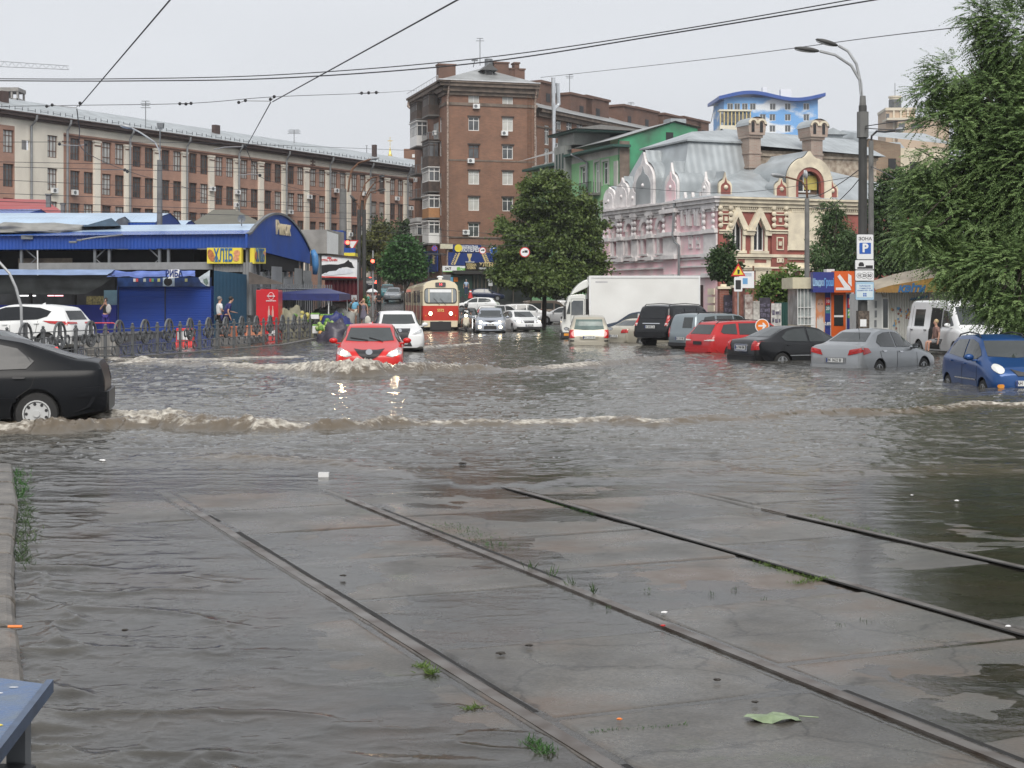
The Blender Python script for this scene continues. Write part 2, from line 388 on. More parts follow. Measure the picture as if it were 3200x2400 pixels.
# --- flood water
WR=np.concatenate([np.geomspace(4.0,14,420),np.geomspace(14.05,30,330),np.geomspace(30.1,112,330)])
WC=np.linspace(-.52,.52,900)
WY,WS=np.meshgrid(WR,WC,indexing='ij');WX=WS*WY
def ripple(X,Y,f,seed,o=3):return fbm(X*f,Y*f,o,seed)-.5
deep=nsst(14.6,19.5,WY)
def rdg(X,Y,f,seed,pw=5):return(1-np.abs(2*fbm(X*f,Y*f,3,seed)-1))**pw
WZ=ripple(WX,WY,.55,1)*.030*deep+rdg(WX*.7,WY*1.3,1.3,2,4)*.030*deep+rdg(WX*.7,WY*1.25,3.4,3,5)*.018*(.10+.9*deep)+ripple(WX,WY,9,4)*.003*deep
# stronger flow down the left gutter and over the slabs' right margin
sW=rail_s(WX,WY);gut=(1-nsst(-2.6,.3,sW+(fbm(WX*.8,WY*.8,3,19)-.5)*1.6))*(1-deep)
WZ+=gut*(ripple(WX*1.1,WY*1.1,1.2,31)*.016+rdg(WX*.7+WY*.25,WY*1.2,1.5,33,7)*.040+rdg(WX,WY,4.2,35,5)*.010)
mar=nsst(4.6,6,sW)*(1-deep);WZ+=mar*rdg(WX*.5+WY*.5,WY*1.6,2.6,34,4)*.010
FO=np.zeros_like(WZ);MUD=np.zeros_like(WZ)
def crest(pts,front=.22,back=.7,seed=0,lump=.35,jag=.35):
    """pts: (photo x, photo y of the foot, height m, foam 0-1) -> a breaking crest laid out on the water in world metres"""
    global WZ,FO,MUD
    w=[(*G(p[0],p[1])[:2],p[2],p[3])for p in pts];w.sort()
    xs=[a[0]for a in w];yc=np.interp(WX,xs,[a[1]for a in w]);h=np.interp(WX,xs,[a[2]for a in w],left=0,right=0);fo=np.interp(WX,xs,[a[3]for a in w],left=0,right=0)
    sc_=yc/23.0
    wob=(fbm(WX*.9/sc_,WX*0+seed,4,seed+40)-.5)*1.3*sc_+(fbm(WX*5/sc_,WX*0+seed,3,seed+47)-.5)*.30*sc_
    d=WY-(yc+wob+front*.9)
    amp=.85*h*(1-jag+2*jag*fbm(WX*1.6/sc_,WX*0+3.3*seed,4,seed+50))
    prof=np.where(d<0,np.exp(-(d/front)**2),np.exp(-(d/back)**2))
    WZ+=amp*prof
    env=np.where(d<0,np.exp(-(d/(front*1.6))**4),np.exp(-(d/(back*1.1))**2))
    ridge=1-np.abs(2*fbm(WX*3.2,WY*3.2,4,seed+60)-1)*2
    ridge2=1-np.abs(2*fbm(WX*9,WY*7,3,seed+65)-1)*2
    ridge3=1-np.abs(2*fbm(WX*22,WY*16,2,seed+66)-1)*2;WZ+=amp*env*fo*(ridge*lump+ridge2*lump*.8+ridge3*lump*.35)
    pat=fbm(WX*1.1/sc_,WX*0+seed*1.7,3,seed+70)
    FO=np.maximum(FO,env*np.clip(fo*1.22+(pat-.5)*1.5,0,1.12)*(fo>.02))
    MUD=np.maximum(MUD,np.where(d<0,np.exp(-(d/(front*2.4))**2),np.exp(-(d/(back*1.3))**2))*np.clip(h/.05,0,1))
crest([(-500,1362,.10,.7),(-100,1356,.11,.7),(0,1352,.11,.75),(250,1348,.13,.8),(560,1342,.14,.8),(800,1350,.14,.75),(1000,1346,.12,.7),(1300,1333,.08,.6),(1700,1330,.065,.55),(2100,1327,.065,.75),
(2330,1325,.08,.35),(2500,1305,.085,.2),(2700,1300,.08,.3),(2900,1290,.06,.6),(3150,1272,.08,.8),(3400,1262,.06,.6)],front=.20,back=.45,seed=1,lump=.4,jag=.8)
crest([(-200,1345,.03,.4),(0,1338,.05,.55),(120,1328,.10,.8),(220,1322,.15,.9),(330,1318,.13,.85),(480,1316,.10,.75),(700,1322,.06,.6),(1000,1326,.03,.4),(1200,1326,.01,.15)],front=.35,back=.6,seed=2,lump=.45,jag=.7)
crest([(240,1118,.03,.3),(430,1132,.06,.75),(650,1146,.07,.8),(900,1170,.15,.9),(1000,1178,.22,1),(1150,1180,.22,1),(1270,1176,.18,.95),(1500,1168,.15,.85),(1700,1158,.12,.6),(1900,1148,.11,.5),(2010,1135,.11,.5),(2110,1120,.08,.4),(2250,1105,.03,.1)],front=.38,back=.9,seed=3,lump=.35,jag=.7)
crest([(960,1098,.03,.2),(1200,1102,.10,.7),(1330,1096,.13,.8),(1470,1082,.07,.5),(1560,1078,.02,.1)],front=.5,back=1.6,seed=4)
crest([(330,1142,.03,.4),(430,1138,.07,.9),(600,1130,.07,.9),(760,1125,.07,.8),(900,1122,.04,.5),(960,1120,.02,.3)],front=.4,back=1.6,seed=5,jag=.7)
crest([(550,1440,.02,.05),(700,1446,.05,.12),(900,1452,.05,.2),(1100,1470,.04,.1),(1300,1485,.02,.03)],front=.25,back=.5,seed=6)
crest([(1250,1500,.01,.02),(1500,1522,.018,.1),(1800,1512,.028,.25),(2000,1508,.028,.3),(2330,1502,.032,.4),(2450,1500,.03,.1),(2800,1492,.03,.02),(3300,1480,.03,.02)],front=.22,back=.6,seed=7)
crest([(2000,1468,.015,.02),(2150,1470,.04,.35),(2300,1468,.02,.2),(2400,1465,.01,0)],front=.2,back=.4,seed=8)
crest([(600,1222,.01,.05),(760,1216,.035,.25),(860,1195,.03,.3),(900,1185,.01,.1)],front=.25,back=.5,seed=9)
gzW=ground_z(WX,WY);sl=(sW>-4.1)&(sW<9.1)&(rail_t(WX,WY)<12.1)
gzW=np.where(sl,slab_z(WX,WY),gzW)
WZ=WZ*(1-.3*(1-gut)*(1-deep))-.0012*(1-nsst(15,18,WY))*(1-gut)
depth=WZ-gzW
MU=np.clip(depth/.11,0,1)**.9
n0,n1=WX.shape;idx=np.arange(n0*n1).reshape(n0,n1)
q=np.stack([idx[:-1,:-1],idx[:-1,1:],idx[1:,1:],idx[1:,:-1]],-1).reshape(-1,4)
keep=(depth[:-1,:-1]>-.05)|(depth[1:,1:]>-.05);q=q[keep.ravel()]
def water_mat():
    m=bpy.data.materials.new('muddy_flood_water');m.use_nodes=True;t=m.node_tree;t.nodes.clear()
    out=t.nodes.new('ShaderNodeOutputMaterial');tc=t.nodes.new('ShaderNodeTexCoord')
    def nz(s,d=4,st=(1,1,1),r=.55):
        mp=t.nodes.new('ShaderNodeMapping');mp.inputs['Scale'].default_value=st;t.links.new(tc.outputs['Object'],mp.inputs[0])
        n=t.nodes.new('ShaderNodeTexNoise');n.inputs['Scale'].default_value=s;n.inputs['Detail'].default_value=d;n.inputs['Roughness'].default_value=r
        t.links.new(mp.outputs[0],n.inputs['Vector']);return n.outputs['Fac']
    def math_(op,a,b=None,c=None):
        n=t.nodes.new('ShaderNodeMath');n.operation=op
        for i,v in enumerate((a,b,c)):
            if v is None:continue
            if isinstance(v,(int,float)):n.inputs[i].default_value=v
            else:t.links.new(v,n.inputs[i])
        return n.outputs[0]
    def attr(n):
        a=t.nodes.new('ShaderNodeAttribute');a.attribute_name=n;return a.outputs['Fac']
    mu,fo,md,ch=attr('turbid'),attr('foam'),attr('silt'),attr('chop')
    h=math_('ADD',math_('MULTIPLY',nz(2.6,5,(.8,1.2,1)),1.0),math_('MULTIPLY',nz(9,4,(.8,1.2,1)),.35))
    bp=t.nodes.new('ShaderNodeBump');bp.inputs['Distance'].default_value=.055;t.links.new(h,bp.inputs['Height']);t.links.new(ch,bp.inputs['Strength'])
    bp2=t.nodes.new('ShaderNodeBump');bp2.inputs['Distance'].default_value=.006;bp2.inputs['Strength'].default_value=.22;t.links.new(nz(34,3),bp2.inputs['Height']);t.links.new(bp.outputs[0],bp2.inputs['Normal'])
    N=bp2.outputs[0]
    mix=t.nodes.new('ShaderNodeMixRGB');mix.inputs[1].default_value=(.104,.099,.086,1);mix.inputs[2].default_value=(.125,.10,.072,1);t.links.new(md,mix.inputs[0])
    mud=t.nodes.new('ShaderNodeBsdfDiffuse');t.links.new(mix.outputs[0],mud.inputs[0])
    tr=t.nodes.new('ShaderNodeBsdfTransparent');tr.inputs[0].default_value=(.93,.91,.87,1)
    m1=t.nodes.new('ShaderNodeMixShader');t.links.new(mu,m1.inputs[0]);t.links.new(tr.outputs[0],m1.inputs[1]);t.links.new(mud.outputs[0],m1.inputs[2])
    gl=t.nodes.new('ShaderNodeBsdfGlossy');gl.inputs['Roughness'].default_value=.07;t.links.new(N,gl.inputs['Normal'])
    fr=t.nodes.new('ShaderNodeFresnel');fr.inputs['IOR'].default_value=1.42;t.links.new(N,fr.inputs['Normal'])
    m2=t.nodes.new('ShaderNodeMixShader');t.links.new(fr.outputs[0],m2.inputs[0]);t.links.new(m1.outputs[0],m2.inputs[1]);t.links.new(gl.outputs[0],m2.inputs[2])
    fd=t.nodes.new('ShaderNodeBsdfPrincipled');fd.inputs['Roughness'].default_value=.45
    fcn=t.nodes.new('ShaderNodeValToRGB');fcn.color_ramp.elements[0].position=.35;fcn.color_ramp.elements[1].position=.65;fcn.color_ramp.elements[0].color=(.14,.115,.09,1);fcn.color_ramp.elements[1].color=(.62,.585,.51,1)
    t.links.new(nz(7,5),fcn.inputs[0]);t.links.new(fcn.outputs[0],fd.inputs['Base Color'])
    fb=t.nodes.new('ShaderNodeBump');fb.inputs['Distance'].default_value=.05;fb.inputs['Strength'].default_value=.9;t.links.new(nz(14,5),fb.inputs['Height']);t.links.new(fb.outputs[0],fd.inputs['Normal'])
    
    th=math_('SUBTRACT',1.02,fo);f1=math_('SUBTRACT',nz(6.5,8,(.6,1,1),.72),math_('MULTIPLY_ADD',th,.50,.34));f2=math_('MULTIPLY',f1,7.0)
    f2n=t.nodes.new('ShaderNodeClamp');t.links.new(f2,f2n.inputs[0])
    fz=math_('MULTIPLY',f2n.outputs[0],math_('GREATER_THAN',fo,.03))
    m3=t.nodes.new('ShaderNodeMixShader');t.links.new(fz,m3.inputs[0]);t.links.new(m2.outputs[0],m3.inputs[1]);t.links.new(fd.outputs[0],m3.inputs[2])
    t.links.new(m3.outputs[0],out.inputs[0]);return m
wo_=np_mesh('flood_water',np.stack([WX,WY,WZ],-1).reshape(-1,3),q,water_mat());tag(wo_,kind='structure')
CHOP=.06+.42*deep+.15*gut+.10*mar
for nm,A in(('turbid',MU),('foam',FO),('silt',MUD),('chop',CHOP)):
    at=wo_.data.attributes.new(nm,'FLOAT','POINT');at.data.foreach_set('value',A.astype(np.float32).ravel())
# --- kerb of the market pavement, and the pavement itself
KP=[(-17,36),(-14.2,44),(-12.75,50),(-11.2,58),(-9.75,66),(-9.4,80),(-9.3,96),(-10.6,112),(-13.5,140),(-17,170),(-20,200)]
mb=MB()
for(x0,y0),(x1,y1)in zip(KP[:-1],KP[1:]):
    n=max(1,int(math.hypot(x1-x0,y1-y0)/3))
    for i in range(n):
        a,b_=i/n,(i+1)/n
        p=[(x0+(x1-x0)*a,y0+(y1-y0)*a),(x0+(x1-x0)*b_,y0+(y1-y0)*b_)]
        zz=[float(np.interp(q[1],[0,66,80,95,112,140,170,200],[.055,.055,.14,.44,.64,1.22,2.42,3.32]))for q in p]
        mb.add([(p[0][0],p[0][1],zz[0]),(p[1][0],p[1][1],zz[1]),(p[1][0]-.22,p[1][1],zz[1]),(p[0][0]-.22,p[0][1],zz[0]),
(p[0][0]+.02,p[0][1],-.5),(p[1][0]+.02,p[1][1],-.5),(p[1][0]-.24,p[1][1],-.5),(p[0][0]-.24,p[0][1],-.5)],
[(0,1,2,3),(0,4,5,1),(3,2,6,7),(0,3,7,4),(1,5,6,2)])
tag(mb.build('kerb',DCONC,fix=True),kind='structure')
mb=MB()
for(x0,y0),(x1,y1)in zip(KP[:-1],KP[1:]):
    za,zb=(float(np.interp(q,[0,66,80,95,112,140,170,200],[-.035,-.035,.12,.42,.62,1.2,2.4,3.3]))for q in(y0,y1))
    mb.add([(x0-.2,y0,za),(x1-.2,y1,zb),(x1-60,y1,zb),(x0-60,y0,za)],[(0,1,2,3)])
tag(mb.build('market_pavement',mat('wet_paving',(.075,.072,.068),rough=.16,var=.3,scale=.7,bump=.2)),kind='structure')
# --- raised stone kerb in the near left corner
KE=[(-5.42,16.7),(-4.25,13.2),(-3.22,9.9),(-2.38,7.45),(-1.96,6.2),(-1.3,4.3)]
rnd=random.Random(4);mb=MB()
for(x0,y0),(x1,y1)in zip(KE[:-1],KE[1:]):
    n=max(1,round(math.hypot(x1-x0,y1-y0)/.95))
    for i in range(n):
        a,b_=i/n+.012,(i+1)/n-.012;dz=rnd.uniform(-.008,.008);dx=rnd.uniform(-.01,.01)
        A=Vector((x0+(x1-x0)*a+dx,y0+(y1-y0)*a,0));B=Vector((x0+(x1-x0)*b_+dx,y0+(y1-y0)*b_,0))
        pr=[(0,-.2),(0,.07),(-.02,.098),(-.05,.11),(-.34,.115),(-.34,-.2)]
        mb.add([(A.x+u,A.y,v+dz)for u,v in pr]+[(B.x+u,B.y,v+dz)for u,v in pr],[tuple(range(6)),tuple(range(11,5,-1))]+[(k,6+k,6+(k+1)%6,(k+1)%6)for k in range(6)])
o=mb.build('kerb_stones',mat('old_kerb_stone',(.12,.108,.094),rough=.4,var=.45,scale=5,bump=.8,bscale=22),fix=True,bevel=.012);tag(o,kind='structure')
mb=MB()
for(x0,y0),(x1,y1)in zip(KE[:-1],KE[1:]):mb.add([(x0-.33,y0,.09),(x1-.33,y1,.09),(x1-6,y1,.1),(x0-6,y0,.1)],[(0,3,2,1)])
tag(mb.build('platform',mat('platform_asphalt',(.10,.095,.085),rough=.5,var=.4,scale=3,bump=.5),fix=True),kind='structure')
# ============================================================ BUILDINGS
class Face:
    """a wall plane of a building: u runs along D, v is height over the root, w stands out along N"""
    def __init__(s,root,D,N,off=(0,0)):
        s.root=root;L=Vector(root.location);a=root.rotation_euler.z;c,sn=math.cos(a),math.sin(a)
        s.Dl,s.Nl=Vector((*D,0)),Vector((*N,0));s.o=Vector((off[0],off[1],0))
        rot=lambda v:Vector((v[0]*c-v[1]*sn,v[0]*sn+v[1]*c,0))
        s.D=rot(D);s.L=L+rot(off)
    def uv(s,px,py):
        k=(px-HX)/FOC;u=(k*s.L.y-s.L.x)/(s.D.x-k*s.D.y);Y=s.L.y+s.D.y*u
        return u,CH+(HY-py)*Y/FOC-s.root.location.z
    def u(s,px):return s.uv(px,0)[0]
    def p(s,u,v,w=0):return s.o+s.Dl*u+s.Nl*w+Vector((0,0,v))
    def box(s,mb,u0,u1,v0,v1,w0,w1):
        vs=[s.p(u,v,w)for v in(v0,v1)for u,w in((u0,w0),(u1,w0),(u1,w1),(u0,w1))]
        mb.add(vs,[(3,2,1,0),(4,5,6,7),(0,1,5,4),(1,2,6,5),(2,3,7,6),(3,0,4,7)]);return mb
    def pbox(s,mb,x0,y0,x1,y1,w0,w1):
        """box from two photo points on the face"""
        a,b=s.uv(x0,y0),s.uv(x1,y1);return s.box(mb,min(a[0],b[0]),max(a[0],b[0]),min(a[1],b[1]),max(a[1],b[1]),w0,w1)
    def outline(s,mb,pts,w0,w1):
        return mb.prism([s.p(u,v,w0)for u,v in pts],s.Nl*(w1-w0))
    def wall(s,mb,u0,u1,v0,v1,holes,depth=.25,w=0):
        us=sorted({u0,u1,*[h[i]for h in holes for i in(0,1)]});vs=sorted({v0,v1,*[h[i]for h in holes for i in(2,3)]})
        us=[a for a in us if u0<=a<=u1];vs=[a for a in vs if v0<=a<=v1]
        for a,b in zip(us[:-1],us[1:]):
            run=None
            for c,d in zip(vs[:-1],vs[1:]):
                m,n=(a+b)/2,(c+d)/2
                inh=any(h[0]<m<h[1]and h[2]<n<h[3]for h in holes)
                if not inh:mb.quad(s.p(a,c,w),s.p(b,c,w),s.p(b,d,w),s.p(a,d,w))
        for h in holes:
            a,b,c,d=h
            for q in(((a,c),(a,d)),((b,c),(b,d)),((a,c),(b,c)),((a,d),(b,d))):
                (p0,p1)=q;mb.quad(s.p(*p0,w),s.p(*p1,w),s.p(*p1,w-depth),s.p(*p0,w-depth))
        return mb
    def M(s,u,v,w=0):
        """places lettering reading left to right as seen from outside"""
        up=Vector((0,0,1));x=up.cross(s.Nl);m=Matrix((x,up,s.Nl)).transposed().to_4x4();m.translation=s.p(u,v,w);return m
def window_proto(root,w,h,fm,pm,bars,trans=(),fw=.07,name='window'):
    """frame + panes in a plane: local x across, z up, outward -y, origin at bottom left"""
    mb=MB()
    mb.box(0,w,-.03,.05,0,fw);mb.box(0,w,-.03,.05,h-fw,h);mb.box(0,fw,-.027,.05,fw,h-fw);mb.box(w-fw,w,-.027,.05,fw,h-fw)
    for b in bars:mb.box(w*b-fw*.4,w*b+fw*.4,-.022,.05,fw,h-fw)
    for b in trans:mb.box(fw,w-fw,-.024,.05,h*b-fw*.4,h*b+fw*.4)
    o=mb.build(name,fm,root);pn=MB().box(fw*.5,w-fw*.5,.02,.04,fw*.5,h-fw*.5).build('pane',pm,o);return o
def inst(proto,face,u,v,depth,parent,pm=None):
    """copy of a window at (u, v) of a face; u = its left edge as seen from outside"""
    c=proto.copy();COL.objects.link(c);c.parent=parent
    m=face.M(u,v,-depth);x,y,z=m.col[0].xyz,m.col[1].xyz,m.col[2].xyz
    c.matrix_local=Matrix((x,-z,y)).transposed().to_4x4()@Matrix.Identity(4)if False else Matrix.Translation(m.translation)@Matrix((x,-z,y)).transposed().to_4x4()
    for ch in proto.children:
        d=ch.copy();COL.objects.link(d);d.parent=c
        if pm is not None:d.data=pm
    return c
def drop(o):
    for ch in list(o.children):bpy.data.objects.remove(ch)
    bpy.data.objects.remove(o)
def ac_unit(parent,face,u,v,w=.0,sc=1.0):
    mb=MB();face.box(mb,u,u+.8*sc,v,v+.55*sc,w+.05,w+.38);o=mb.build('air_conditioner',WHITEP,parent,fix=True)
    f=MB();c=face.p(u+.3*sc,v+.27*sc,w+.385)
    f.tube([c,c+face.Nl*.012],.2*sc,12);f.build('fan',STEEL,o)
    return o
ROOFM=sheet_mat('zinc_roof',(.36,.39,.405),pitch=.62,rough=.42,axis=1,depth=.014,var=.2,metal=.25)
BRK=brick_mat('brown_brick',(.27,.13,.08),(.215,.105,.064),(.19,.15,.12),sc=1.6,var=.4)
WHITE=mat('white_frame',(.72,.72,.70),rough=.45,var=.06)
BROWNF=mat('brown_window_frame',(.12,.06,.04),rough=.6,var=.2)
# ---------------------------------------------------------------- long institute building on the left
LB=thing('institute_building','long cream and brick building with grey metal roof behind the blue market','building',(-35.7,185,0),math.atan2(.875,.483))
fl=Face(LB,(1,0),(0,-1))
EAVE=21.3;BAY=4.76
pil0=fl.u(657)
def rowz(top):return(top-2.35,top)
rows=[rowz(19.45),rowz(15.98),rowz(12.5),rowz(9.0)]
holes=[];wins=[]
U0,U1=-52,62
kmin=-5
for k in range(kmin,13):
    a=pil0+k*BAY
    for off in(.98,2.98):
        for z0,z1 in rows:holes.append((a+off,a+off+1.42,z0,z1));wins.append((a+off,z0))
left0=pil0+kmin*BAY
ux=fl.u(164)-.7
for z0,z1 in rows[:3]:holes.append((ux,ux+1.42,z0,z1));wins.append((ux,z0))
ux2=fl.u(78)-.45;holes.append((ux2,ux2+1.1,17.6,18.6))
for off in(-1.2,-3.6):
    for z0,z1 in rows[:3]:holes.append((fl.u(38)+off,fl.u(38)+off+1.42,z0,z1));wins.append((fl.u(38)+off,z0))
INB=brick_mat('institute_brick',(.46,.265,.20),(.40,.23,.175),(.35,.25,.2),sc=1.8,var=.3)
mb=MB();lv=fl.u(46)
fl.wall(mb,left0,U1,0,19.9,[h for h in holes if h[0]>left0]);fl.wall(mb,U0,lv,0,19.9,[h for h in holes if h[1]<lv])
mb.build('brick_wall',INB,LB)
mb=MB();fl.wall(mb,lv,left0,0,19.9,[h for h in holes if lv<h[0]<left0]);fl.wall(mb,U0,U1,19.9,EAVE-.1,[],w=.0)
for k in range(kmin,14):
    a=pil0+k*BAY
    if k==kmin:continue
    fl.box(mb,a-.45,a+.45,0,19.25,.003,.28);fl.box(mb,a-.55,a+.55,19.25,19.45,.004,.34)
mb.build('plaster_wall',mat('old_cream_plaster',(.78,.73,.63),rough=.85,var=.1,scale=.35,detail=8,dirt=(.60,.56,.49),stretch=(1,1,.5)),LB,fix=True)
mb=MB();fl.box(mb,left0,U1,19.60,19.72,.002,.12)
for k in range(kmin,14):a=pil0+k*BAY;fl.box(mb,a-.5,a+.5,18.85,18.97,.28,.33)
mb.build('string_course',mat('brown_trim',(.13,.065,.045),rough=.7,var=.2),LB)
mb=MB();fl.box(mb,U0,U1,EAVE-.62,EAVE-.38,.0,.35);fl.box(mb,U0,U1,EAVE-.378,EAVE-.05,.0,.8);fl.box(mb,U0,U1,EAVE-.048,EAVE+.06,.0,1.0)
mb.build('cornice',mat('dark_cornice',(.085,.055,.048),rough=.6,var=.25),LB,fix=True)
mb=MB();mb.add([fl.p(U0,EAVE+.061,1.0),fl.p(U1,EAVE+.061,1.0),fl.p(U1,EAVE+2.55,-7),fl.p(U0,EAVE+2.55,-7),fl.p(U1,EAVE,-14),fl.p(U0,EAVE,-14)],[(0,1,2,3),(3,2,4,5)])
rf=mb.build('roof',ROOFM,LB)
mb=MB()
for i in range(64):
    u=U0+1+i*1.75;fl.box(mb,u,u+1.1,EAVE+.40,EAVE+.45,.2,.24)
    for a in(0,1.0):fl.box(mb,u+a,u+a+.05,EAVE+.2,EAVE+.65,.2,.26)
mb.build('snow_guards',STEEL,rf)
for px,h,w in((55,2.8,.5),(85,1.1,.9),(1238,1.7,.45),(745,1.0,.9)):
    u=fl.u(px);mb=MB();fl.box(mb,u,u+w,EAVE+.9,EAVE+1.6+h,-4.2,-3.6);mb.build('chimney',mat('sooty_brick',(.07,.045,.04),rough=.8),rf)
mb=MB()
for k in range(kmin,14,2):
    u=pil0+k*BAY+.15
    mb.tube([fl.p(u,EAVE-.1,.95),fl.p(u,EAVE-.5,.9),fl.p(u,EAVE-1.2,.42),fl.p(u,3,.42)],.13,7)
u=fl.u(95);mb.tube([fl.p(u,EAVE-.1,.95),fl.p(u,EAVE-.5,.9),fl.p(u,EAVE-1.2,.15),fl.p(u,3,.15)],.13,7)
parts(mb,'downpipe',mat('zinc_pipe',(.25,.26,.27),rough=.5,metal=.4),LB)
pa=window_proto(LB,1.42,2.35,BROWNF,WGLASS,(.33,.67),(.3,.76),fw=.085)
cm=MB().box(.04,1.38,.02,.04,.04,2.31).build('pane',CURT,pa);curt=cm.data;bpy.data.objects.remove(cm)
rnd=random.Random(2);vis=sorted(wins,key=lambda w:-w[1])[:118];far=[w for w in wins if w not in vis]
vis=[w for w in vis if fl.u(-60)<w[0]<fl.u(1300)][:98]
shown=set(vis)
for w in vis:inst(pa,fl,w[0],w[1],.2,LB,curt if rnd.random()<.6 else None)
mb=MB()
for w in wins:
    if w in shown:continue
    a,z=w;fl.box(mb,a,a+1.42,z,z+2.2,-.26,-.22)
if mb.v:tag(mb.build('window_rows',WGLASS,LB),kind='stuff')
drop(pa)
for px,py in((165,445+150),(228,601),(654,590),(733,600),(735,640),(958,615),(1047,595),(903,662),(1135,605),(1237,620),(1090,732),(1280,650)):
    u,v=fl.uv(px,py);ac_unit(LB,fl,u-.4,v-.3,.05 if px not in(654,733,958)else .3)
mb=MB();u,v=fl.uv(977,505);
for i in range(3):fl.box(mb,u-.5,u+.5,v-.5+i*.42,v-.35+i*.42,.0,.08)
fl.box(mb,u-.1,u+.1,v-.6,v+.6,.0,.07);mb.build('crest',MATS['brown_trim'],LB)
def antenna(px,ytop,ybot,Y,lab,els=3,wid=1.0,lean=0):
    p=P(px,ybot,Y);q=P(px+lean,ytop,Y);t=thing('roof_antenna',lab,'antenna',p,0,'antennas on the roofs')
    MB().tube([Vector((0,0,0)),q-p],.05,5).build('mast',STEEL,t)
    for i in range(els):
        c=(q-p)*(1-.09*i);MB().tube([c+Vector((-wid*(.5+.12*(i%2)),0,0)),c+Vector((wid*(.5+.12*(i%2)),0,0))],.035,4).build('crossbar',STEEL,t)
antenna(455,316,392,175,'roof antenna on the left end of the long cream building',4,.9)
antenna(919,406,447,205,'antenna with four short crossbars midway along the long roof',4,1.4)
antenna(1146,455,478,212,'thin bare antenna rod near the right end of the long roof',1,.3)
# concrete tower frame, chimneys and crane beyond
CT=thing('unfinished_tower','grey concrete frame of an unfinished tower above the long roof, far left','building',(XA(20,320),320,0))
mb=MB();mb.box(-2.6,2.6,0,5,30,ZA(322,320)+1);mb.box(-2.6,2.5,-.1,5,ZA(285,320),ZA(273,320))
for x in(-2.4,-.6,.9,2.1):mb.box(x,x+.35,0,.5,30,ZA(284,320));mb.box(x,x+.35,4,4.5,30,ZA(284,320))
mb.build('frame',CONC,CT);MB().box(-2.0,.4,1.5,3,40,ZA(290,320)).build('lift_core',DCONC,CT)
CR=thing('tower_crane','pale lattice jib of a tower crane reaching in from the left','crane',(XA(-260,420),420,0))
mb=MB();a=P(-400,190,420);b=P(215,217,420);up=Vector((0,0,1.7));n=26
for i in range(n):
    p,q=a.lerp(b,i/n),a.lerp(b,(i+1)/n);ku,kq=up*(1.35-.75*i/n),up*(1.35-.75*(i+1)/n)
    mb.tube([p,q],.13,4);mb.tube([p+ku,q+kq],.13,4);mb.tube([p,p.lerp(q,.5)+ku],.09,4);mb.tube([p.lerp(q,.5)+ku,q],.09,4)
mb.build('jib',mat('pale_crane_paint',(.5,.52,.55),rough=.6),CR,world=True)
mb=MB()
for i in range(20):z=i*3.2;mb.tube([(0,0,z),(1.5,0,z+3.2)],.1,4);mb.tube([(1.5,0,z),(0,0,z+3.2)],.1,4)
mb.tube([(0,0,0),(0,0,64)],.15,4);mb.tube([(1.5,0,0),(1.5,0,64)],.15,4);mb.build('mast',MATS['pale_crane_paint'],CR)
# small brick block and golden cupola
SB=thing('brick_block','small brown brick block showing between the long roof and the tall balconies','building',(XA(1262,260),260,0))
MB().box(0,8,0,8,0,ZA(465,260)).build('wall',BRK,SB);fs=Face(SB,(1,0),(0,-1));mb=MB();fs.pbox(mb,1288,482,1300,492,.01,.05);mb.build('window',WHITE,SB)
GC=thing('gilded_cupola','tiny golden church cupola with a cross above the long grey roof','cupola',(XA(1219,500),500,ZA(495,500)))
MB().lathe((0,0,0),[(.7,0),(.75,.8),(.4,1.8),(.3,2.6),(.08,3.6),(.04,4)],12).build('dome',mat('gold',(.8,.6,.18),rough=.2,metal=1,var=0),GC,smooth=True)
mb=MB();mb.box(-.08,.08,-.08,.08,4,7);mb.box(-.8,.8,-.06,.06,5.6,5.85);mb.build('cross',MATS['gold'],GC)
# ---------------------------------------------------------------- brown brick apartment building
BB=thing('apartment_building','tall brown brick apartment building with enclosed balconies and hipped grey roof','building',(XA(1395,180),180,0),math.atan2(.284,.9588))
bf=Face(BB,(1,0),(0,-1));bs=Face(BB,(0,1),(-1,0))
W1=bf.u(1672);HT=26.2;D1=16.6
tops=[286,365,452,533,615,697]
holes=[];wl=[]
for c,(xa,xb)in enumerate(((1464,1499),(1570,1605))):
    for r,y in enumerate(tops):
        ua,ub=bf.u(xa),bf.u(xb);v=bf.uv(xa,y+c*4-(2 if c else 0))[1]
        holes.append((ua,ua+1.32,v-1.62,v));wl.append((ua,v-1.62,c,r))
mb=MB();bf.wall(mb,0,W1,0,HT,holes);
hs2=[];wl2=[]
for y in(300,390,465,565,650,735):
    u,v=bs.uv(1376,y);hs2.append((u-.5,u+.5,v-.9,v+.9));wl2.append((u+.5,v-.9))
bs.wall(mb,0,D1,0,HT,hs2);mb.quad(bf.p(W1,0,0),bf.p(W1,0,-D1),bf.p(W1,HT,-D1),bf.p(W1,HT,0))
mb.build('brick_wall',BRK,BB)
wp=window_proto(BB,1.32,1.62,WHITE,WGLASS,(.5,),(.74,),fw=.085);cm=MB().box(.04,1.28,.02,.04,.04,1.58).build('pane',mat('curtained_bright',(.5,.5,.47),rough=.3,var=.2,scale=.7),wp);cb=cm.data;bpy.data.objects.remove(cm)
wpb=window_proto(BB,1.32,1.62,BROWNF,WGLASS,(.5,),(.74,),fw=.085)
for ua,v,c,r in wl:
    inst(wpb if(c,r)==(0,2)else wp,bf,ua,v,.16,BB,cb if(c,r)in((0,0),(1,0),(1,1),(0,3),(1,3),(0,4))else None)
wn=window_proto(BB,1.0,1.8,WHITE,WGLASS,(),(.6,),fw=.09)
for u,v in wl2:inst(wn,bs,u,v,.16,BB)
for q in(wp,wpb,wn):drop(q)
mb=MB()
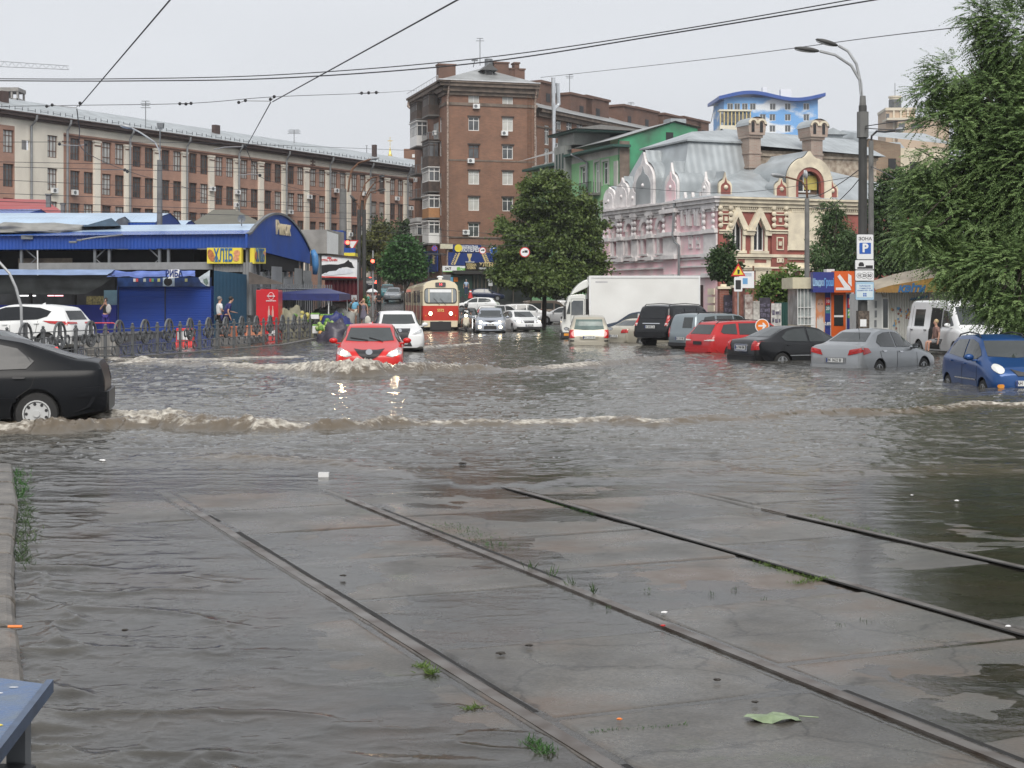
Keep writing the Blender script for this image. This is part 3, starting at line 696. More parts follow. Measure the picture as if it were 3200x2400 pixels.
for ua,v,c,r in wl:bf.box(mb,ua-.12,ua+1.44,v+1.62,v+1.78,.0,.10)
parts(mb,'lintel',mat('sooty_lintel',(.05,.035,.03),rough=.8),BB)
for px,py in((1487,333),(1575,417),(1470,503),(1455,726)):u,v=bf.uv(px,py);ac_unit(BB,bf,u-.4,v-.27)
CORN=mat('weathered_cornice',(.16,.125,.10),rough=.8,var=.35,scale=1.4)
mb=MB()
for fc,L_ in((bf,W1),(bs,D1)):
    for a,b,w in((HT-1.2,HT-.85,.10),(HT,HT+.4,.25),(HT+.402,HT+.95,.55),(HT+.952,HT+1.35,.95),(HT+1.352,HT+1.55,1.15)):fc.box(mb,-w,L_+(.3 if fc is bf else 0),a,b,-.3,w)
mb.build('cornice',CORN,BB,fix=True)
mb=MB();E=HT+1.56;a,b,c,d=bf.p(-1.2,E,1.2),bf.p(W1+.4,E,1.2),bf.p(W1+.4,E,-D1),bf.p(-1.2,E,-D1);e,f=bf.p(W1*.52,E+2.5,-5),bf.p(W1*.52,E+2.5,-D1)
mb.add([a,b,c,d,e,f],[(0,1,4),(0,4,5,3),(1,2,5,4)]);rf=mb.build('roof',mat('grey_sheet_roof',(.30,.31,.31),rough=.45,var=.25,scale=.5,metal=.2),BB)
mb=MB();bf.box(mb,-1.15,W1+.3,E+.02,E+.12,1.0,1.22);
for i in range(12):bs.box(mb,i*1.4,i*1.4+.06,E,E+.7,1.0,1.05)
bs.box(mb,0,D1,E+.64,E+.7,1.0,1.05);mb.build('gutter_rail',mat('light_gutter',(.6,.61,.62),rough=.4),rf)
CHB=brick_mat('chimney_brick',(.17,.085,.06),(.13,.07,.05),(.16,.12,.1),sc=1.6,var=.4)
for x0,x1,yt,yb,dep in((1371,1424,198,240,-3),(1544,1590,192,222,-4),(1590,1640,212,225,-4.5),(1608,1623,194,212,-4.4)):
    fz=Face(BB,(1,0),(0,-1),(0,-dep));mb=MB();a=fz.uv(x0,yt);b=fz.uv(x1,yb)
    fz.box(mb,a[0],b[0],E,a[1]-.18,-1.2,0);fz.box(mb,a[0]-.1,b[0]+.1,a[1]-.18,a[1],-1.3,.1);mb.build('chimney',CHB,rf)
fz=Face(BB,(1,0),(0,-1),(0,2.0));mb=MB();u0,v0=fz.uv(1516,236);u1,v1=fz.uv(1541,219)
fz.box(mb,u0,u1,v0-.3,v1,-3,0);fz.outline(mb,[(u0-.55,v1-.05),(u1+.55,v1-.05),((u0+u1)/2,v1+.75)],-3,.35);dm=mb.build('dormer',mat('dark_tin',(.09,.09,.09),rough=.5),rf,fix=True)
mb=MB();fz.box(mb,u0+.15,u1-.15,v0,v1-.1,.01,.03);mb.build('opening',BLACK,dm)
fz=Face(BB,(1,0),(0,-1),(0,4));mb=MB();u0,v0=fz.uv(1512,210);mb.lathe(fz.p(u0+.6,v0-.6),[(.55,0),(.5,.9),(.5,1.6)],12);mb.build('vent',STEEL,rf)
mb=MB()
for px,w in((1398,.2),(1671,.15)):
    u=bf.u(px);mb.tube([bf.p(u,HT+1.4,.9),bf.p(u,HT-.6,.2),bf.p(u,6,.2)],.12,7)
mb.tube([bs.p(D1-.3,HT+1.2,.8),bs.p(D1-1.2,HT+.5,1.1),bs.p(D1-2.6,HT-.4,.5),bs.p(D1-3,HT-1.4,.2)],.2,7)
parts(mb,'downpipe',mat('peeling_pipe',(.30,.25,.21),rough=.7,var=.6,scale=6,dirt=(.10,.05,.035)),BB)
mb=MB()
for k in(0,.42):
    u=bf.u(1648)+k;mb.tube([bf.p(u,7,.18),bf.p(u,HT+1.8,.3)],.03,4)
for i in range(60):mb.tube([bf.p(bf.u(1648),7.2+i*.33,.18),bf.p(bf.u(1648)+.42,7.2+i*.33,.18)],.02,4)
mb.build('fire_ladder',RUST,BB)
mb=MB();bf.box(mb,0,W1,bf.uv(1450,741)[1]-.1,bf.uv(1450,741)[1]+.05,0,.12)
for i in range(5):bf.box(mb,0,W1,6.6+i*.45,6.85+i*.45,0,.06)
bf.box(mb,0,W1,bf.uv(1450,500)[1]-.12,bf.uv(1450,500)[1]+.06,0,.05);mb.build('plinth_bands',CORN,BB,fix=True)
# balconies: (px left, px right, y top, y bottom, kind)
BALC=[(1327,1365,297,364,'dark'),(1294,1329,322,376,'dark'),(1285,1327,383,460,'white'),(1324,1365,365,445,'open'),(1322,1363,440,525,'brown'),(1290,1326,515,545,'open'),
(1325,1364,525,600,'white_b'),(1290,1324,590,620,'open'),(1328,1362,612,682,'white_o'),(1292,1324,665,695,'sheet'),(1320,1362,692,762,'white'),(1288,1320,700,765,'window')]
VIN=mat('weathered_wood',(.07,.05,.04),rough=.8,var=.4,scale=2)
for i,(x0,x1,y0,y1,kd)in enumerate(BALC):
    far_=x0<1310;ua,ub=(9.6,13.4)if far_ else(3.3,6.6)
    mid=bs.uv((x0+x1)/2,(y0+y1)/2);ub_=(ua+ub)/2;Ym=bs.L.y+bs.D.y*ub_
    vt=CH+(HY-y0)*Ym/FOC;vb=CH+(HY-y1)*Ym/FOC;out=1.35
    mb=MB();h=vt-vb;par=vb+min(1.15,h*.42)
    bs.box(mb,ua-.05,ub+.05,vb-.16,vb,0,out+.05);bal=mb.build('balcony',DCONC,BB,fix=True)
    pm={'white':WHITE,'white_b':VIN,'white_o':mat('orange_cladding',(.38,.19,.08),rough=.6),'brown':VIN,'dark':VIN,'sheet':mat('ribbed_white',(.5,.5,.49),rough=.5),'window':VIN,'open':STEEL}[kd]
    mb=MB()
    if kd=='open':
        for k in range(9):
            t=ua+(ub-ua)*k/8;bs.box(mb,t-.02,t+.02,vb,vb+1.0,out-.04,out)
        for k in range(5):t=out*k/4;bs.box(mb,ua,ua+.03,vb,vb+1.0,t,t+.03)
        bs.box(mb,ua,ub,vb+1.0,vb+1.05,out-.05,out+.01);bs.box(mb,ua-.01,ua+.03,vb+1.0,vb+1.05,0,out-.052);mb.build('railing',pm,bal,fix=True)
        mb=MB();bs.box(mb,ua+.5,ub-.5,vb+.02,vb+2.3,.02,.06);mb.build('balcony_door',mat('dull_door',(.33,.33,.32),rough=.5,var=.3),bal)
    else:
        bs.box(mb,ua,ub,vb,par,out-.1,out);bs.box(mb,ua,ua+.08,vb,par,0,out-.102);bs.box(mb,ub-.08,ub,vb,par,0,out-.102);mb.build('parapet',pm,bal,fix=True)
        if kd!='sheet':
            fm=WHITE if kd.startswith('white')or kd=='window' else VIN
            mb=MB()
            for k in range(6):
                t=ua+(ub-ua-.08)*k/5;bs.box(mb,t,t+.08,par,vt-.1,out-.09,out-.002)
            for k in range(3):t=(out-.1)*k/2;bs.box(mb,ua+.002,ua+.08,par,vt-.1,t,t+.09)
            for z in(par,par+(vt-par)*.66,vt-.2):bs.box(mb,ua,ub,z,z+.1,out-.09,out+.003);bs.box(mb,ua-.003,ua+.08,z,z+.1,0,out-.092)
            bs.box(mb,ua-.15,ub+.15,vt-.1,vt,-.1,out+.15);fr=mb.build('glazing_frame',fm,bal,fix=True)
            mb=MB();bs.box(mb,ua+.05,ub-.05,par,vt-.12,.2,out-.05);mb.build('pane',WGLASS if kd!='dark' else mat('dim_glass',(.05,.045,.04),rough=.3),fr,fix=True)
for px,py in((1366,415),(1365,558),(1362,645),(1306,562)):u,v=bs.uv(px,py);ac_unit(BB,bs,u-.4,v-.3,.1)
# right wing running back along the street
wy0=186;wroot=Vector((XA(1676,wy0),wy0,0));WGr=thing('brick_wing','brown brick wing with grey roof receding behind the green house','building',wroot,math.atan2(.845,.535))
wf=Face(WGr,(1,0),(0,-1));EV=24.6;WL=95
hl=[];wwl=[]
for px,y,w,h in((1746,366,1.2,2.3),(1779,374,1.4,3.0),(1812,378,1.6,2.2),(1845,385,1.6,1.8),(1709,392,1.1,2.4),(1709,464,1.1,1.9),(1744,447,1.1,1.8),(1912,398,1.4,1.4)):
    u,v=wf.uv(px,y);hl.append((u-w/2,u+w/2,v-h,v));wwl.append((u-w/2,v-h,w,h))
mb=MB();wf.wall(mb,0,WL,0,EV,hl,w=0);mb.build('brick_wall',BRK,WGr)
for u,v,w,h in wwl:
    q=window_proto(WGr,w,h,WHITE,WGLASS,(.5,),(.7,),fw=.13);inst(q,wf,u,v,.12,WGr);drop(q)
mb=MB();u0,v0=wf.uv(1937,398);
for i in range(5):wf.box(mb,u0+i*1.5,u0+i*1.5+.2,v0-1.6,v0-.1,.01,.1)
for z in(0,.75,1.5):wf.box(mb,u0,u0+6.2,v0-1.65+z,v0-1.5+z,.01,.11)
mb.build('ribbon_window',WHITE,WGr)
mb=MB();wf.box(mb,0,WL,EV-1.5,EV-1.3,0,.1);wf.box(mb,0,WL,EV-.2,EV+.3,0,.4);wf.box(mb,0,WL,EV+.302,EV+.7,0,.8);mb.build('cornice',CORN,WGr,fix=True)
mb=MB();mb.add([wf.p(-2,EV+.71,.95),wf.p(WL,EV+.71,.95),wf.p(WL,EV+3.1,-6),wf.p(-2,EV+3.1,-6),wf.p(WL,EV,-13),wf.p(-2,EV,-13)],[(0,1,2,3),(3,2,4,5)]);rf=mb.build('roof',MATS['grey_sheet_roof'],WGr)
wr=Face(WGr,(1,0),(0,-1),(0,3.5))
for x0,x1,yt in((1690,1735,250),(1783,1850,288),(1832,1903,296),(1948,1985,325),(1985,2057,332),(2075,2140,352),(2135,2190,362),(2180,2215,372)):
    a=wr.uv(x0,yt);b=wr.u(x1);mb=MB();wr.box(mb,a[0],b,EV,a[1]-.3,-4,0);wr.box(mb,a[0]-.2,b+.2,a[1]-.3,a[1],-4.2,.2)
    c=mb.build('chimney_block',CHB,rf);mb=MB();wr.box(mb,(a[0]+b)/2-.5,(a[0]+b)/2+.5,a[1]-2.6,a[1]-1.5,.01,.04);mb.build('vent',BLACK,c)
mb=MB();u0,v0=wf.uv(1720,250)
for dpx in(1703,1716):
    a=wf.uv(dpx,262 if dpx==1716 else 245)
    mb.tube([wf.p(a[0],a[1],1.2),wf.p(a[0]+(0 if dpx==1703 else .25),wf.uv(1706,325)[1],1.2),wf.p(wf.u(1703)+.1,wf.uv(1706,345)[1],1.2),wf.p(wf.u(1703),6,1.2)],.26,8)
parts(mb,'flue_pipe',mat('bright_zinc',(.6,.62,.64),rough=.25,metal=.7,var=.1),WGr)
antenna(1500,120,205,186,'tall thin antenna mast on the brown building beside the dormer',2,.8)
antenna(1479,186,210,184,'short bent antenna left of the dormer on the brown roof',3,.7,5)
antenna(1780,233,292,215,'antenna with stacked bars above the first roof of the wing',3,.9)
antenna(1972,320,372,240,'thin leaning antenna on the second chimney block of the wing',2,.9,0)
antenna(2222,325,382,235,'crooked antenna pole standing alone right of the wing roofs',2,.9,12)
# ---------------------------------------------------------------- shop fronts and signs at its foot
sgn=lambda n,c,**k:mat('sign_'+n,c,rough=.35,var=.05,**k)
NAVY=sgn('navy',(.012,.035,.17));YEL=sgn('yellow',(.75,.62,.06));SWH=sgn('white',(.75,.76,.77));GOLD=sgn('gold',(.62,.50,.25));SBK=sgn('black',(.015,.014,.014));GRN=sgn('green',(.18,.45,.08));ORG=sgn('orange',(.75,.20,.03));RED=sgn('red',(.55,.03,.03))
gzb=gz(-5,180)
def board(face,x0,y0,x1,y1,m,name,lab,cat,w0=.1,w1=.25,parent=None):
    mb=MB();face.pbox(mb,x0,y0,x1,y1,w0,w1)
    a=face.uv((x0+x1)/2,y1);t=thing(name,lab,cat,mw(face.root)@face.p(a[0],a[1],w1),face.root.rotation_euler.z)
    mb2=MB();inv=mw(t).inverted()@mw(face.root);mb2.v=[tuple(inv@Vector(v))for v in mb.v];mb2.f=mb.f;mb2.m=mb.m
    mb2.build('board',m,t,fix=True);t['w1']=w1;return t
def ftext(t,face,px,py,body,size,m,w=.26,sx=1.0,bold=.0,name='lettering',ext=.02):
    u,v=face.uv(px,py);M=mw(t).inverted()@mw(face.root)@face.M(u,v,w);return text(body,size,m,t,M,name,sx,ext,bold)
def fshape(t,face,pts,m,name,w=.26,th=.03):
    """outline in photo points on a face"""
    q=[face.uv(*p)for p in pts];mb=MB();face.outline(mb,q,w,w+th);inv=mw(t).inverted()@mw(face.root);mb.v=[tuple(inv@Vector(v))for v in mb.v]
    return mb.build(name,m,t,fix=True)
def circ(cx,cy,r,n=20,sy=1):return[(cx+r*math.cos(2*math.pi*i/n),cy+r*sy*math.sin(2*math.pi*i/n))for i in range(n)]
b1=board(bf,1412,765,1500,788,NAVY,'shop_sign','navy lottery sign with a yellow ball above the gold cup board','sign',.3,.5)
ftext(b1,bf,1464,772,'НАЦІОНАЛЬНА',.40,SWH,.51,.68,.012);ftext(b1,bf,1468,782,'ЛОТЕРЕЯ',.62,SWH,.51,.8,.02);fshape(b1,bf,circ(1429,776,12),YEL,'ball',.52)
b2=board(bf,1398,789,1548,831,NAVY,'billboard','wide navy board with gold cup and pale scrolls on the brick building','billboard',.3,.45)
cup=[(1456,793),(1472,793),(1470,802),(1467,808),(1466,814),(1470,817),(1459,817),(1462,814),(1461,808),(1458,802)];fshape(b2,bf,cup,GOLD,'gold_cup',.46)
for s_,cx in((1,1415),(-1,1520)):
    for i in range(7):
        a=.5+i*.33;px_,py_=cx+s_*(-2+i*2.2),826-i*5.2;fshape(b2,bf,[(px_,py_),(px_+s_*6,py_-5),(px_+s_*9,py_-3),(px_+s_*5,py_+2)],GOLD,'scroll_leaf',.46);fshape(b2,bf,[(px_-1,py_),(px_-s_*5,py_-4),(px_-s_*7,py_-1),(px_-s_*3,py_+2)],GOLD,'scroll_leaf',.46)
ftext(b2,bf,1465,820,'ЗОЛОТИЙ',.22,SWH,.46,1,.006)
b3=board(bs,1318,789,1377,848,NAVY,'billboard','dark navy side board with pale scroll round the corner of the brick building','billboard',.3,.45)
for i in range(6):fshape(b3,bs,[(1364+(i%2)*4,795+i*5),(1370+(i%2)*3,797+i*5),(1368,801+i*5),(1363,800+i*5)],GOLD,'scroll_leaf',.46)
b4=board(bf,1380,831,1451,850,SWH,'bank_sign','white bank sign reading 24/7 under the gold cup board','sign',.3,.5)
ftext(b4,bf,1397,840,'24/7',.42,SBK,.51,1,.008);ftext(b4,bf,1438,841,'При',.5,GRN,.51,1,.015);fshape(b4,bf,[(1424,836),(1432,836),(1432,844),(1424,844)],GRN,'logo_square',.51);fshape(b4,bf,[(1380,848),(1451,848),(1451,850),(1380,850)],GRN,'stripe',.51)
b5=board(bf,1450,821,1484,845,SBK,'shop_sign','small black bakery sign with narrow gold letters beside the white bank sign','sign',.5,.8)
ftext(b5,bf,1467,829,'ХЛІБНА',.42,GOLD,.81,.75,.012);ftext(b5,bf,1467,838,'ЛАВКА',.40,GOLD,.81,.8,.012)
b6=board(bf,1485,821,1600,845,SBK,'shop_sign','long black bakery sign with big gold letters partly behind the tree','sign',.5,.82)
ftext(b6,bf,1523,828,'ХЛІБНА',.62,GOLD,.83,1.0,.02);ftext(b6,bf,1533,840,'ПЕКАРНЯ-КОНДИТЕРСЬКА',.26,SWH,.83,.95,.008)
SH=thing('bakery_shop','dark glazed bakery front with shallow awning under the black gold-lettered signs','shop',(mw(BB)@bf.p(5,gzb,.2)),BB.rotation_euler.z)
def shp(x0,y0,x1,y1,w0,w1,m,name):
    mb=MB();bf.pbox(mb,x0,y0,x1,y1,w0,w1);inv=mw(SH).inverted()@mw(BB);mb.v=[tuple(inv@Vector(v))for v in mb.v];return mb.build(name,m,SH,fix=True)
shp(1410,846,1680,858,.1,1.4,mat('dark_awning',(.03,.028,.026),rough=.6),'awning');shp(1400,858,1680,960,.05,.3,mat('shop_interior',(.03,.035,.034),rough=.25,var=.6,scale=.8),'glazing')
for x in(1478,1489,1502,1514,1530,1552,1600):shp(x,858,x+2.5,960,.3,.42,mat('shop_mullion',(.12,.10,.08),rough=.5),'mullion')
shp(1516,859,1545,862,.42,.5,mat('warm_strip_light',(.9,.7,.3),emit=1.2,var=0),'strip_light');shp(1400,862,1472,950,.3,.4,mat('dark_green_stall',(.015,.05,.04),rough=.6),'green_panel')
for x,y,m_ in((1400,866,sgn('lightblue',(.12,.35,.55))),(1415,866,ORG),(1521,865,SWH),(1549,860,ORG),(1523,880,SWH)):shp(x,y,x+13,y+14,.43,.46,m_,'poster')
bl=board(bf,1373,762,1412,778,mat('lightpanel',(.55,.52,.40),rough=.6),'panel_sign','plain cream panel left of the yellow lottery ball','sign',.3,.5)
# ---------------------------------------------------------------- green house
GK=thing('green_house','green plastered house with balconies and a blank dark green gable wall','building',(XA(1935,150),150,0),math.atan2(.363,.932))
gf=Face(GK,(0,1),(-1,0));gs_=Face(GK,(1,0),(0,-1))
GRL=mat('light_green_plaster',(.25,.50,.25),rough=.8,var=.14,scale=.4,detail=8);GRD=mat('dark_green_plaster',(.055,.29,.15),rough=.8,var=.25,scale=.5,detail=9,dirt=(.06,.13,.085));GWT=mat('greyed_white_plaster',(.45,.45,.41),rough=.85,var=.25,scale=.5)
hh=[];gwl=[]
for px,y0,y1,w in((1893,505,576,1.4),(1866,507,602,1.2),(1823,522,575,1.3),(1889,632,700,1.4),(1860,640,702,1.2),(1887,762,838,1.5),(1862,765,845,1.2),(1700,560,610,1.4),(1740,550,600,1.4)):
    u,v=gf.uv(px,y0);vb=gf.uv(px,y1)[1];hh.append((u-w/2,u+w/2,vb,v));gwl.append((u+w/2,vb,w,v-vb))
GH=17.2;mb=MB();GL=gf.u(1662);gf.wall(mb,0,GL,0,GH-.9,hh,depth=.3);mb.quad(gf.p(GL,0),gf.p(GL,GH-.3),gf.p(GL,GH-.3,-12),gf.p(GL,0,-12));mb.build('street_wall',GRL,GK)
gwl=[g for g in gwl if g[0]<GL-1]
for u,v,w,h in gwl:q=window_proto(GK,w,h,WHITE,CURT if h>2.5 else WGLASS,(.5,),(.72,),fw=.10);inst(q,gf,u,v,.2,GK);drop(q)
mb=MB();gf.wall(mb,0,GL,GH-.9,GH-.2,[])
for u,v,w,h in gwl:gf.box(mb,u-w-.2,u-w,v-.1,v+h+.25,0,.08);gf.box(mb,u,u+.2,v-.1,v+h+.25,0,.08);gf.box(mb,u-w,u,v+h+.02,v+h+.25,0,.1)
gf.box(mb,.2,1.0,0,GH-1.5,0,.14);mb.build('trim',GWT,GK,fix=True)
TA,TB=gf.u(1786),gf.u(1751);mb=MB();gf.box(mb,-.6,TA,GH-.2,GH+.05,-1,1.0);gf.box(mb,TB,GL+.5,GH-.8,GH-.55,-1,1.0);gf.box(mb,TA-3,TB+1.5,GH+2.3,GH+2.5,-5,.8);mb.build('eaves',mat('dark_green_eave',(.02,.07,.055),rough=.6),GK,fix=True)
mb=MB();gf.box(mb,TA,TB,0,GH+1.1,0,.7);gf.box(mb,TA-1,TB+.2,GH+1.1,GH+2.3,-4,.2)
tw=mb.build('stair_tower',mat('grey_render',(.27,.28,.26),rough=.85,var=.25,scale=.6),GK,fix=True)
mb=MB();uc=(TA+TB)/2
for k in(-.8,0,.8):gf.box(mb,uc+k-.2,uc+k+.2,GH-1.3,GH+.3,.70,.73)
pts=[(uc-.9,GH-6),(uc+.9,GH-6)]+[(uc+.9*math.cos(a),GH-3.6+.9*math.sin(a))for a in[math.pi*i/8 for i in range(9)]];gf.outline(mb,pts,.70,.74);mb.build('tower_openings',mat('dark_opening_green',(.03,.06,.05),rough=.7),tw,fix=True)
mb=MB();sw=gs_.u(2180);pk=gs_.u(2106);vp=gs_.uv(2106,382)[1]
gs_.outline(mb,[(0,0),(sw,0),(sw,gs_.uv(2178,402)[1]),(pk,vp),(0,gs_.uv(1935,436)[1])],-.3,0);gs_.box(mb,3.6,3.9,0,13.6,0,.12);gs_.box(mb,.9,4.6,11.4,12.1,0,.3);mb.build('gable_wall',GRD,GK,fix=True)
mb=MB();gs_.box(mb,.02,1.1,0,gs_.uv(1935,440)[1],0,.06);mb.build('brick_edge',CORN,GK,fix=True)
mb=MB();v1=gs_.uv(1935,436)[1];mb.add([gs_.p(-.5,v1+.02,.3),gs_.p(pk,vp+.12,.3),gs_.p(pk,vp+.12,-26),gs_.p(-.5,v1+.02,-26),gs_.p(sw+.3,gs_.uv(2178,402)[1]+.1,.3),gs_.p(sw+.3,gs_.uv(2178,402)[1],-26)],[(0,1,2,3),(1,4,5,2)]);mb.build('roof',MATS['grey_sheet_roof'],GK)
mb=MB();a=gs_.uv(2102,368);b=gs_.uv(2150,384);gs_.box(mb,a[0],b[0],b[1]-1,a[1],-2,-.4);mb.build('metal_chimney',ROOFM,GK)
mb=MB();a=gs_.uv(2081,413);gs_.box(mb,a[0],a[0]+.8,a[1]-1.3,a[1],.0,.04);mb.build('attic_opening',BLACK,GK)
mb=MB();mb.add([gf.p(TA-3.3,GH+2.52,1.0),gf.p(TB+1.8,GH+2.52,1.0),gf.p(TB,GH+3.3,-3),gf.p(TA-1,GH+3.3,-3),gf.p(TB+1.8,GH+2.52,-8),gf.p(TA-3.3,GH+2.52,-8)],[(0,1,2,3),(1,4,2),(4,5,3,2),(5,0,3)]);mb.build('tower_roof',mat('old_tin',(.10,.095,.085),rough=.6,var=.3),GK)
for(px,y,wd)in((1858,605,3.0),(1858,702,3.0)):
    u,v=gf.uv(px,y);mb=MB();gf.box(mb,u-wd/2,u+wd/2,v-.25,v,0,1.1);bl_=mb.build('balcony',DCONC,GK,fix=True);mb=MB()
    for k in range(13):t=u-wd/2+wd*k/12;gf.box(mb,t-.02,t+.02,v,v+1.05,1.05,1.09)
    for k in range(5):gf.box(mb,u-wd/2,u-wd/2+.03,v,v+1.05,k*.26,k*.26+.03)
    gf.box(mb,u-wd/2,u+wd/2,v+1.05,v+1.1,1.04,1.1);mb.build('railing',BLACK,bl_,fix=True)
u,v=gf.uv(1868,645);ac_unit(GK,gf,u-.4,v-.4,.1);u,v=gf.uv(1872,765);ac_unit(GK,gf,u-.4,v-.4,.1)
mb=MB();u,v=gf.uv(1840,490);mb.tube([gf.p(u+2.2,v+.4,1.0),gf.p(u,v-.6,.2),gf.p(u,1,.2)],.13,7);mb.build('downpipe',MATS['zinc_pipe'],GK)
# ---------------------------------------------------------------- pink and red ornate house
PH=thing('ornate_house','ornate pink and dark red stucco house with zinc mansard roof and kokoshnik gables','house',(XA(2242,110),110,0),math.atan2(.376,.926))
pf=Face(PH,(0,1),(-1,0));rf_=Face(PH,(1,0),(0,-1))
z_=lambda zx,zy:(1850+zx*.4219,300+zy*.4219)
PINK=mat('pink_stucco',(.80,.50,.55),rough=.8,var=.06,scale=1.1,detail=8,dirt=(.74,.64,.64));PWH=mat('white_stucco',(.80,.77,.76),rough=.8,var=.06,scale=1.6,detail=8,dirt=(.60,.57,.57))
DRED=mat('oxide_red_stucco',(.27,.085,.068),rough=.75,var=.22,scale=1.4,detail=7);CST=mat('cream_stucco',(.70,.63,.48),rough=.8,var=.14,scale=1.2,detail=8,dirt=(.52,.46,.36))
ZINC=ROOFM;DGL=mat('black_window_glass',(.012,.013,.016),rough=.08,var=0)
EZ=9.0;PL=18.3;RL=21
def frame_pts(pts):return pts
# pink side wall with real arched/pointed openings approximated by recessed niches
hp=[]
def hole(face,zx0,zy0,zx1,zy1,lst):
    a,b=face.uv(*z_(zx0,zy0)),face.uv(*z_(zx1,zy1));h=(min(a[0],b[0]),max(a[0],b[0]),min(a[1],b[1]),max(a[1],b[1]));lst.append(h);return h
arches=[hole(pf,502,935,536,1165,hp),hole(pf,383,945,412,1170,hp),hole(pf,268,955,297,1180,hp),hole(pf,165,968,188,1185,hp)]
for zx in(700,757,815):hole(pf,zx-12,900,zx+12,962,hp)
mb=MB();pf.wall(mb,0,PL,-1,EZ,hp,depth=.35);mb.build('pink_wall',PINK,PH)
hr=[]
wr_=[hole(rf_,1030,905,1110,1145,hr),hole(rf_,1193,910,1275,1148,hr)]
mb=MB();rf_.wall(mb,0,RL,-1,EZ,hr,depth=.3);mb.build('red_wall',DRED,PH)
# dark glossy sheet filling in behind the holes
mb=MB();pf.box(mb,.5,PL,.5,EZ-.3,-.9,-.36);mb.build('niche_back',mat('niche_pane',(.10,.09,.09),rough=.2,var=.4,scale=.8),PH,fix=True)
# windows of the red side: pointed, white frames, black glass
for h in wr_:
    u0,u1,v0,v1=h;um=(u0+u1)/2;ys_=v1-.85
    mb=MB();rf_.outline(mb,[(u0,v0),(u1,v0),(u1,ys_),(um,v1+.05),(u0,ys_)],-.28,-.22);w=mb.build('window',DGL,PH,fix=True)
    mb=MB()
    for a,b in((u0,u0+.07),(u1-.07,u1),(um-.05,um+.05)):rf_.box(mb,a,b,v0,v0+2.35,-.22,-.15)
    for z in(v0,v0+2.3):rf_.box(mb,u0,u1,z,z+.09,-.22,-.148)
    mb.build('frame',WHITE,w,fix=True)
    
    mb=MB();o_,t_=.42,.12
    rf_.box(mb,u0-o_*.55,u0,v0,ys_,.0,t_);rf_.box(mb,u1,u1+o_*.55,v0,ys_,.0,t_)
    pts=[(u0-.52,ys_-.35),(u0-.52,ys_+.1),(um,v1+1.0),(u1+.52,ys_+.1),(u1+.52,ys_-.35),(u1+.0,ys_-.35),(u1,ys_),(um,v1+.06),(u0,ys_),(u0,ys_-.35)]
    rf_.outline(mb,pts,.0,t_+.1)
    rf_.outline(mb,[(u0-.25,ys_+.05),(u0,ys_+.02),(um,v1+.10),(u1,ys_+.02),(u1+.25,ys_+.05),(um,v1+.42)],t_+.1,t_+.17);rf_.box(mb,u0-.3,u1+.3,v0-.2,v0,0,.2)
    mb.build('window_surround',CST,PH,fix=True)
    mb=MB();rf_.outline(mb,[(u0-.3,ys_-.1),(u0-.3,ys_+.02),(u0,ys_+.0),(u0,ys_-.1)],.23,.24)
# red side mouldings (photo zoom coordinates)
mb=MB()
def rb(zx0,zy0,zx1,zy1,w0,w1,m=None):
    a,b=rf_.uv(*z_(zx0,zy0)),rf_.uv(*z_(zx1,zy1));rf_.box(m or mb,min(a[0],b[0]),max(a[0],b[0]),min(a[1],b[1]),max(a[1],b[1]),w0,w1)
def pb(zx0,zy0,zx1,zy1,w0,w1,m=None):
    a,b=pf.uv(*z_(zx0,zy0)),pf.uv(*z_(zx1,zy1));pf.box(m or mb,min(a[0],b[0]),max(a[0],b[0]),min(a[1],b[1]),max(a[1],b[1]),w0,w1)
vv=lambda zy:rf_.uv(*z_(935,zy))[1]
for a,b,w in((EZ-.62,EZ-.42,.12),(EZ-.25,EZ-.02,.28),(EZ,EZ+.28,.45),(EZ+.282,EZ+.42,.62)):rf_.box(mb,-w*.2,RL,a,b,0,w)
for i in range(120):rf_.box(mb,.1+i*.175,.19+i*.175,EZ-.42,EZ-.27,.0,.2)
for a,b,w in((vv(1205),vv(1195),.14),(vv(1190),vv(1168),.26),(vv(1290),vv(1278),.16),(vv(1275),vv(1262),.24)):rf_.box(mb,0,RL,a,b,0,w)
rf_.box(mb,0,RL,vv(1278)-.0,vv(1205),.0,.05)
rb(1445,862,1700,1145,.02,.16);rb(1470,838,1700,866,.02,.158);rb(1430,1110,1447,1145,.02,.157)
for x0,x1 in((1133,1200),(1297,1440),(930,1020),(1700,1780)):rb(x0,990,x1,1003,.12,.34);rb(x0+3,1005,x1-3,1022,.12,.24)
for x0,x1 in((1207,1285),(1300,1330),(1362,1400),(1440,1490),(1540,1575)):rb(x0,1295,x1,1398,.02,.12)
mb.build('cream_mouldings',CST,PH,fix=True)
mb=MB()
rf_.box(mb,0,.88,-1,EZ-.6,.02,.16)
for zx0,zx1 in((1322,1438),(1703,1775)):a=rf_.u(z_(zx0,0)[0]);b=rf_.u(z_(zx1,0)[0]);rf_.box(mb,a,b,0,EZ-.6,.02,.18)
for zx0,zx1,zy0,zy1 in((1075,1130,1197,1240),(1197,1290,1195,1240),(1335,1345,1040,1140),(1430,1700,1145,1160)):pass
parts(mb,'red_pilaster',DRED,PH,fix=True)
mb=MB()
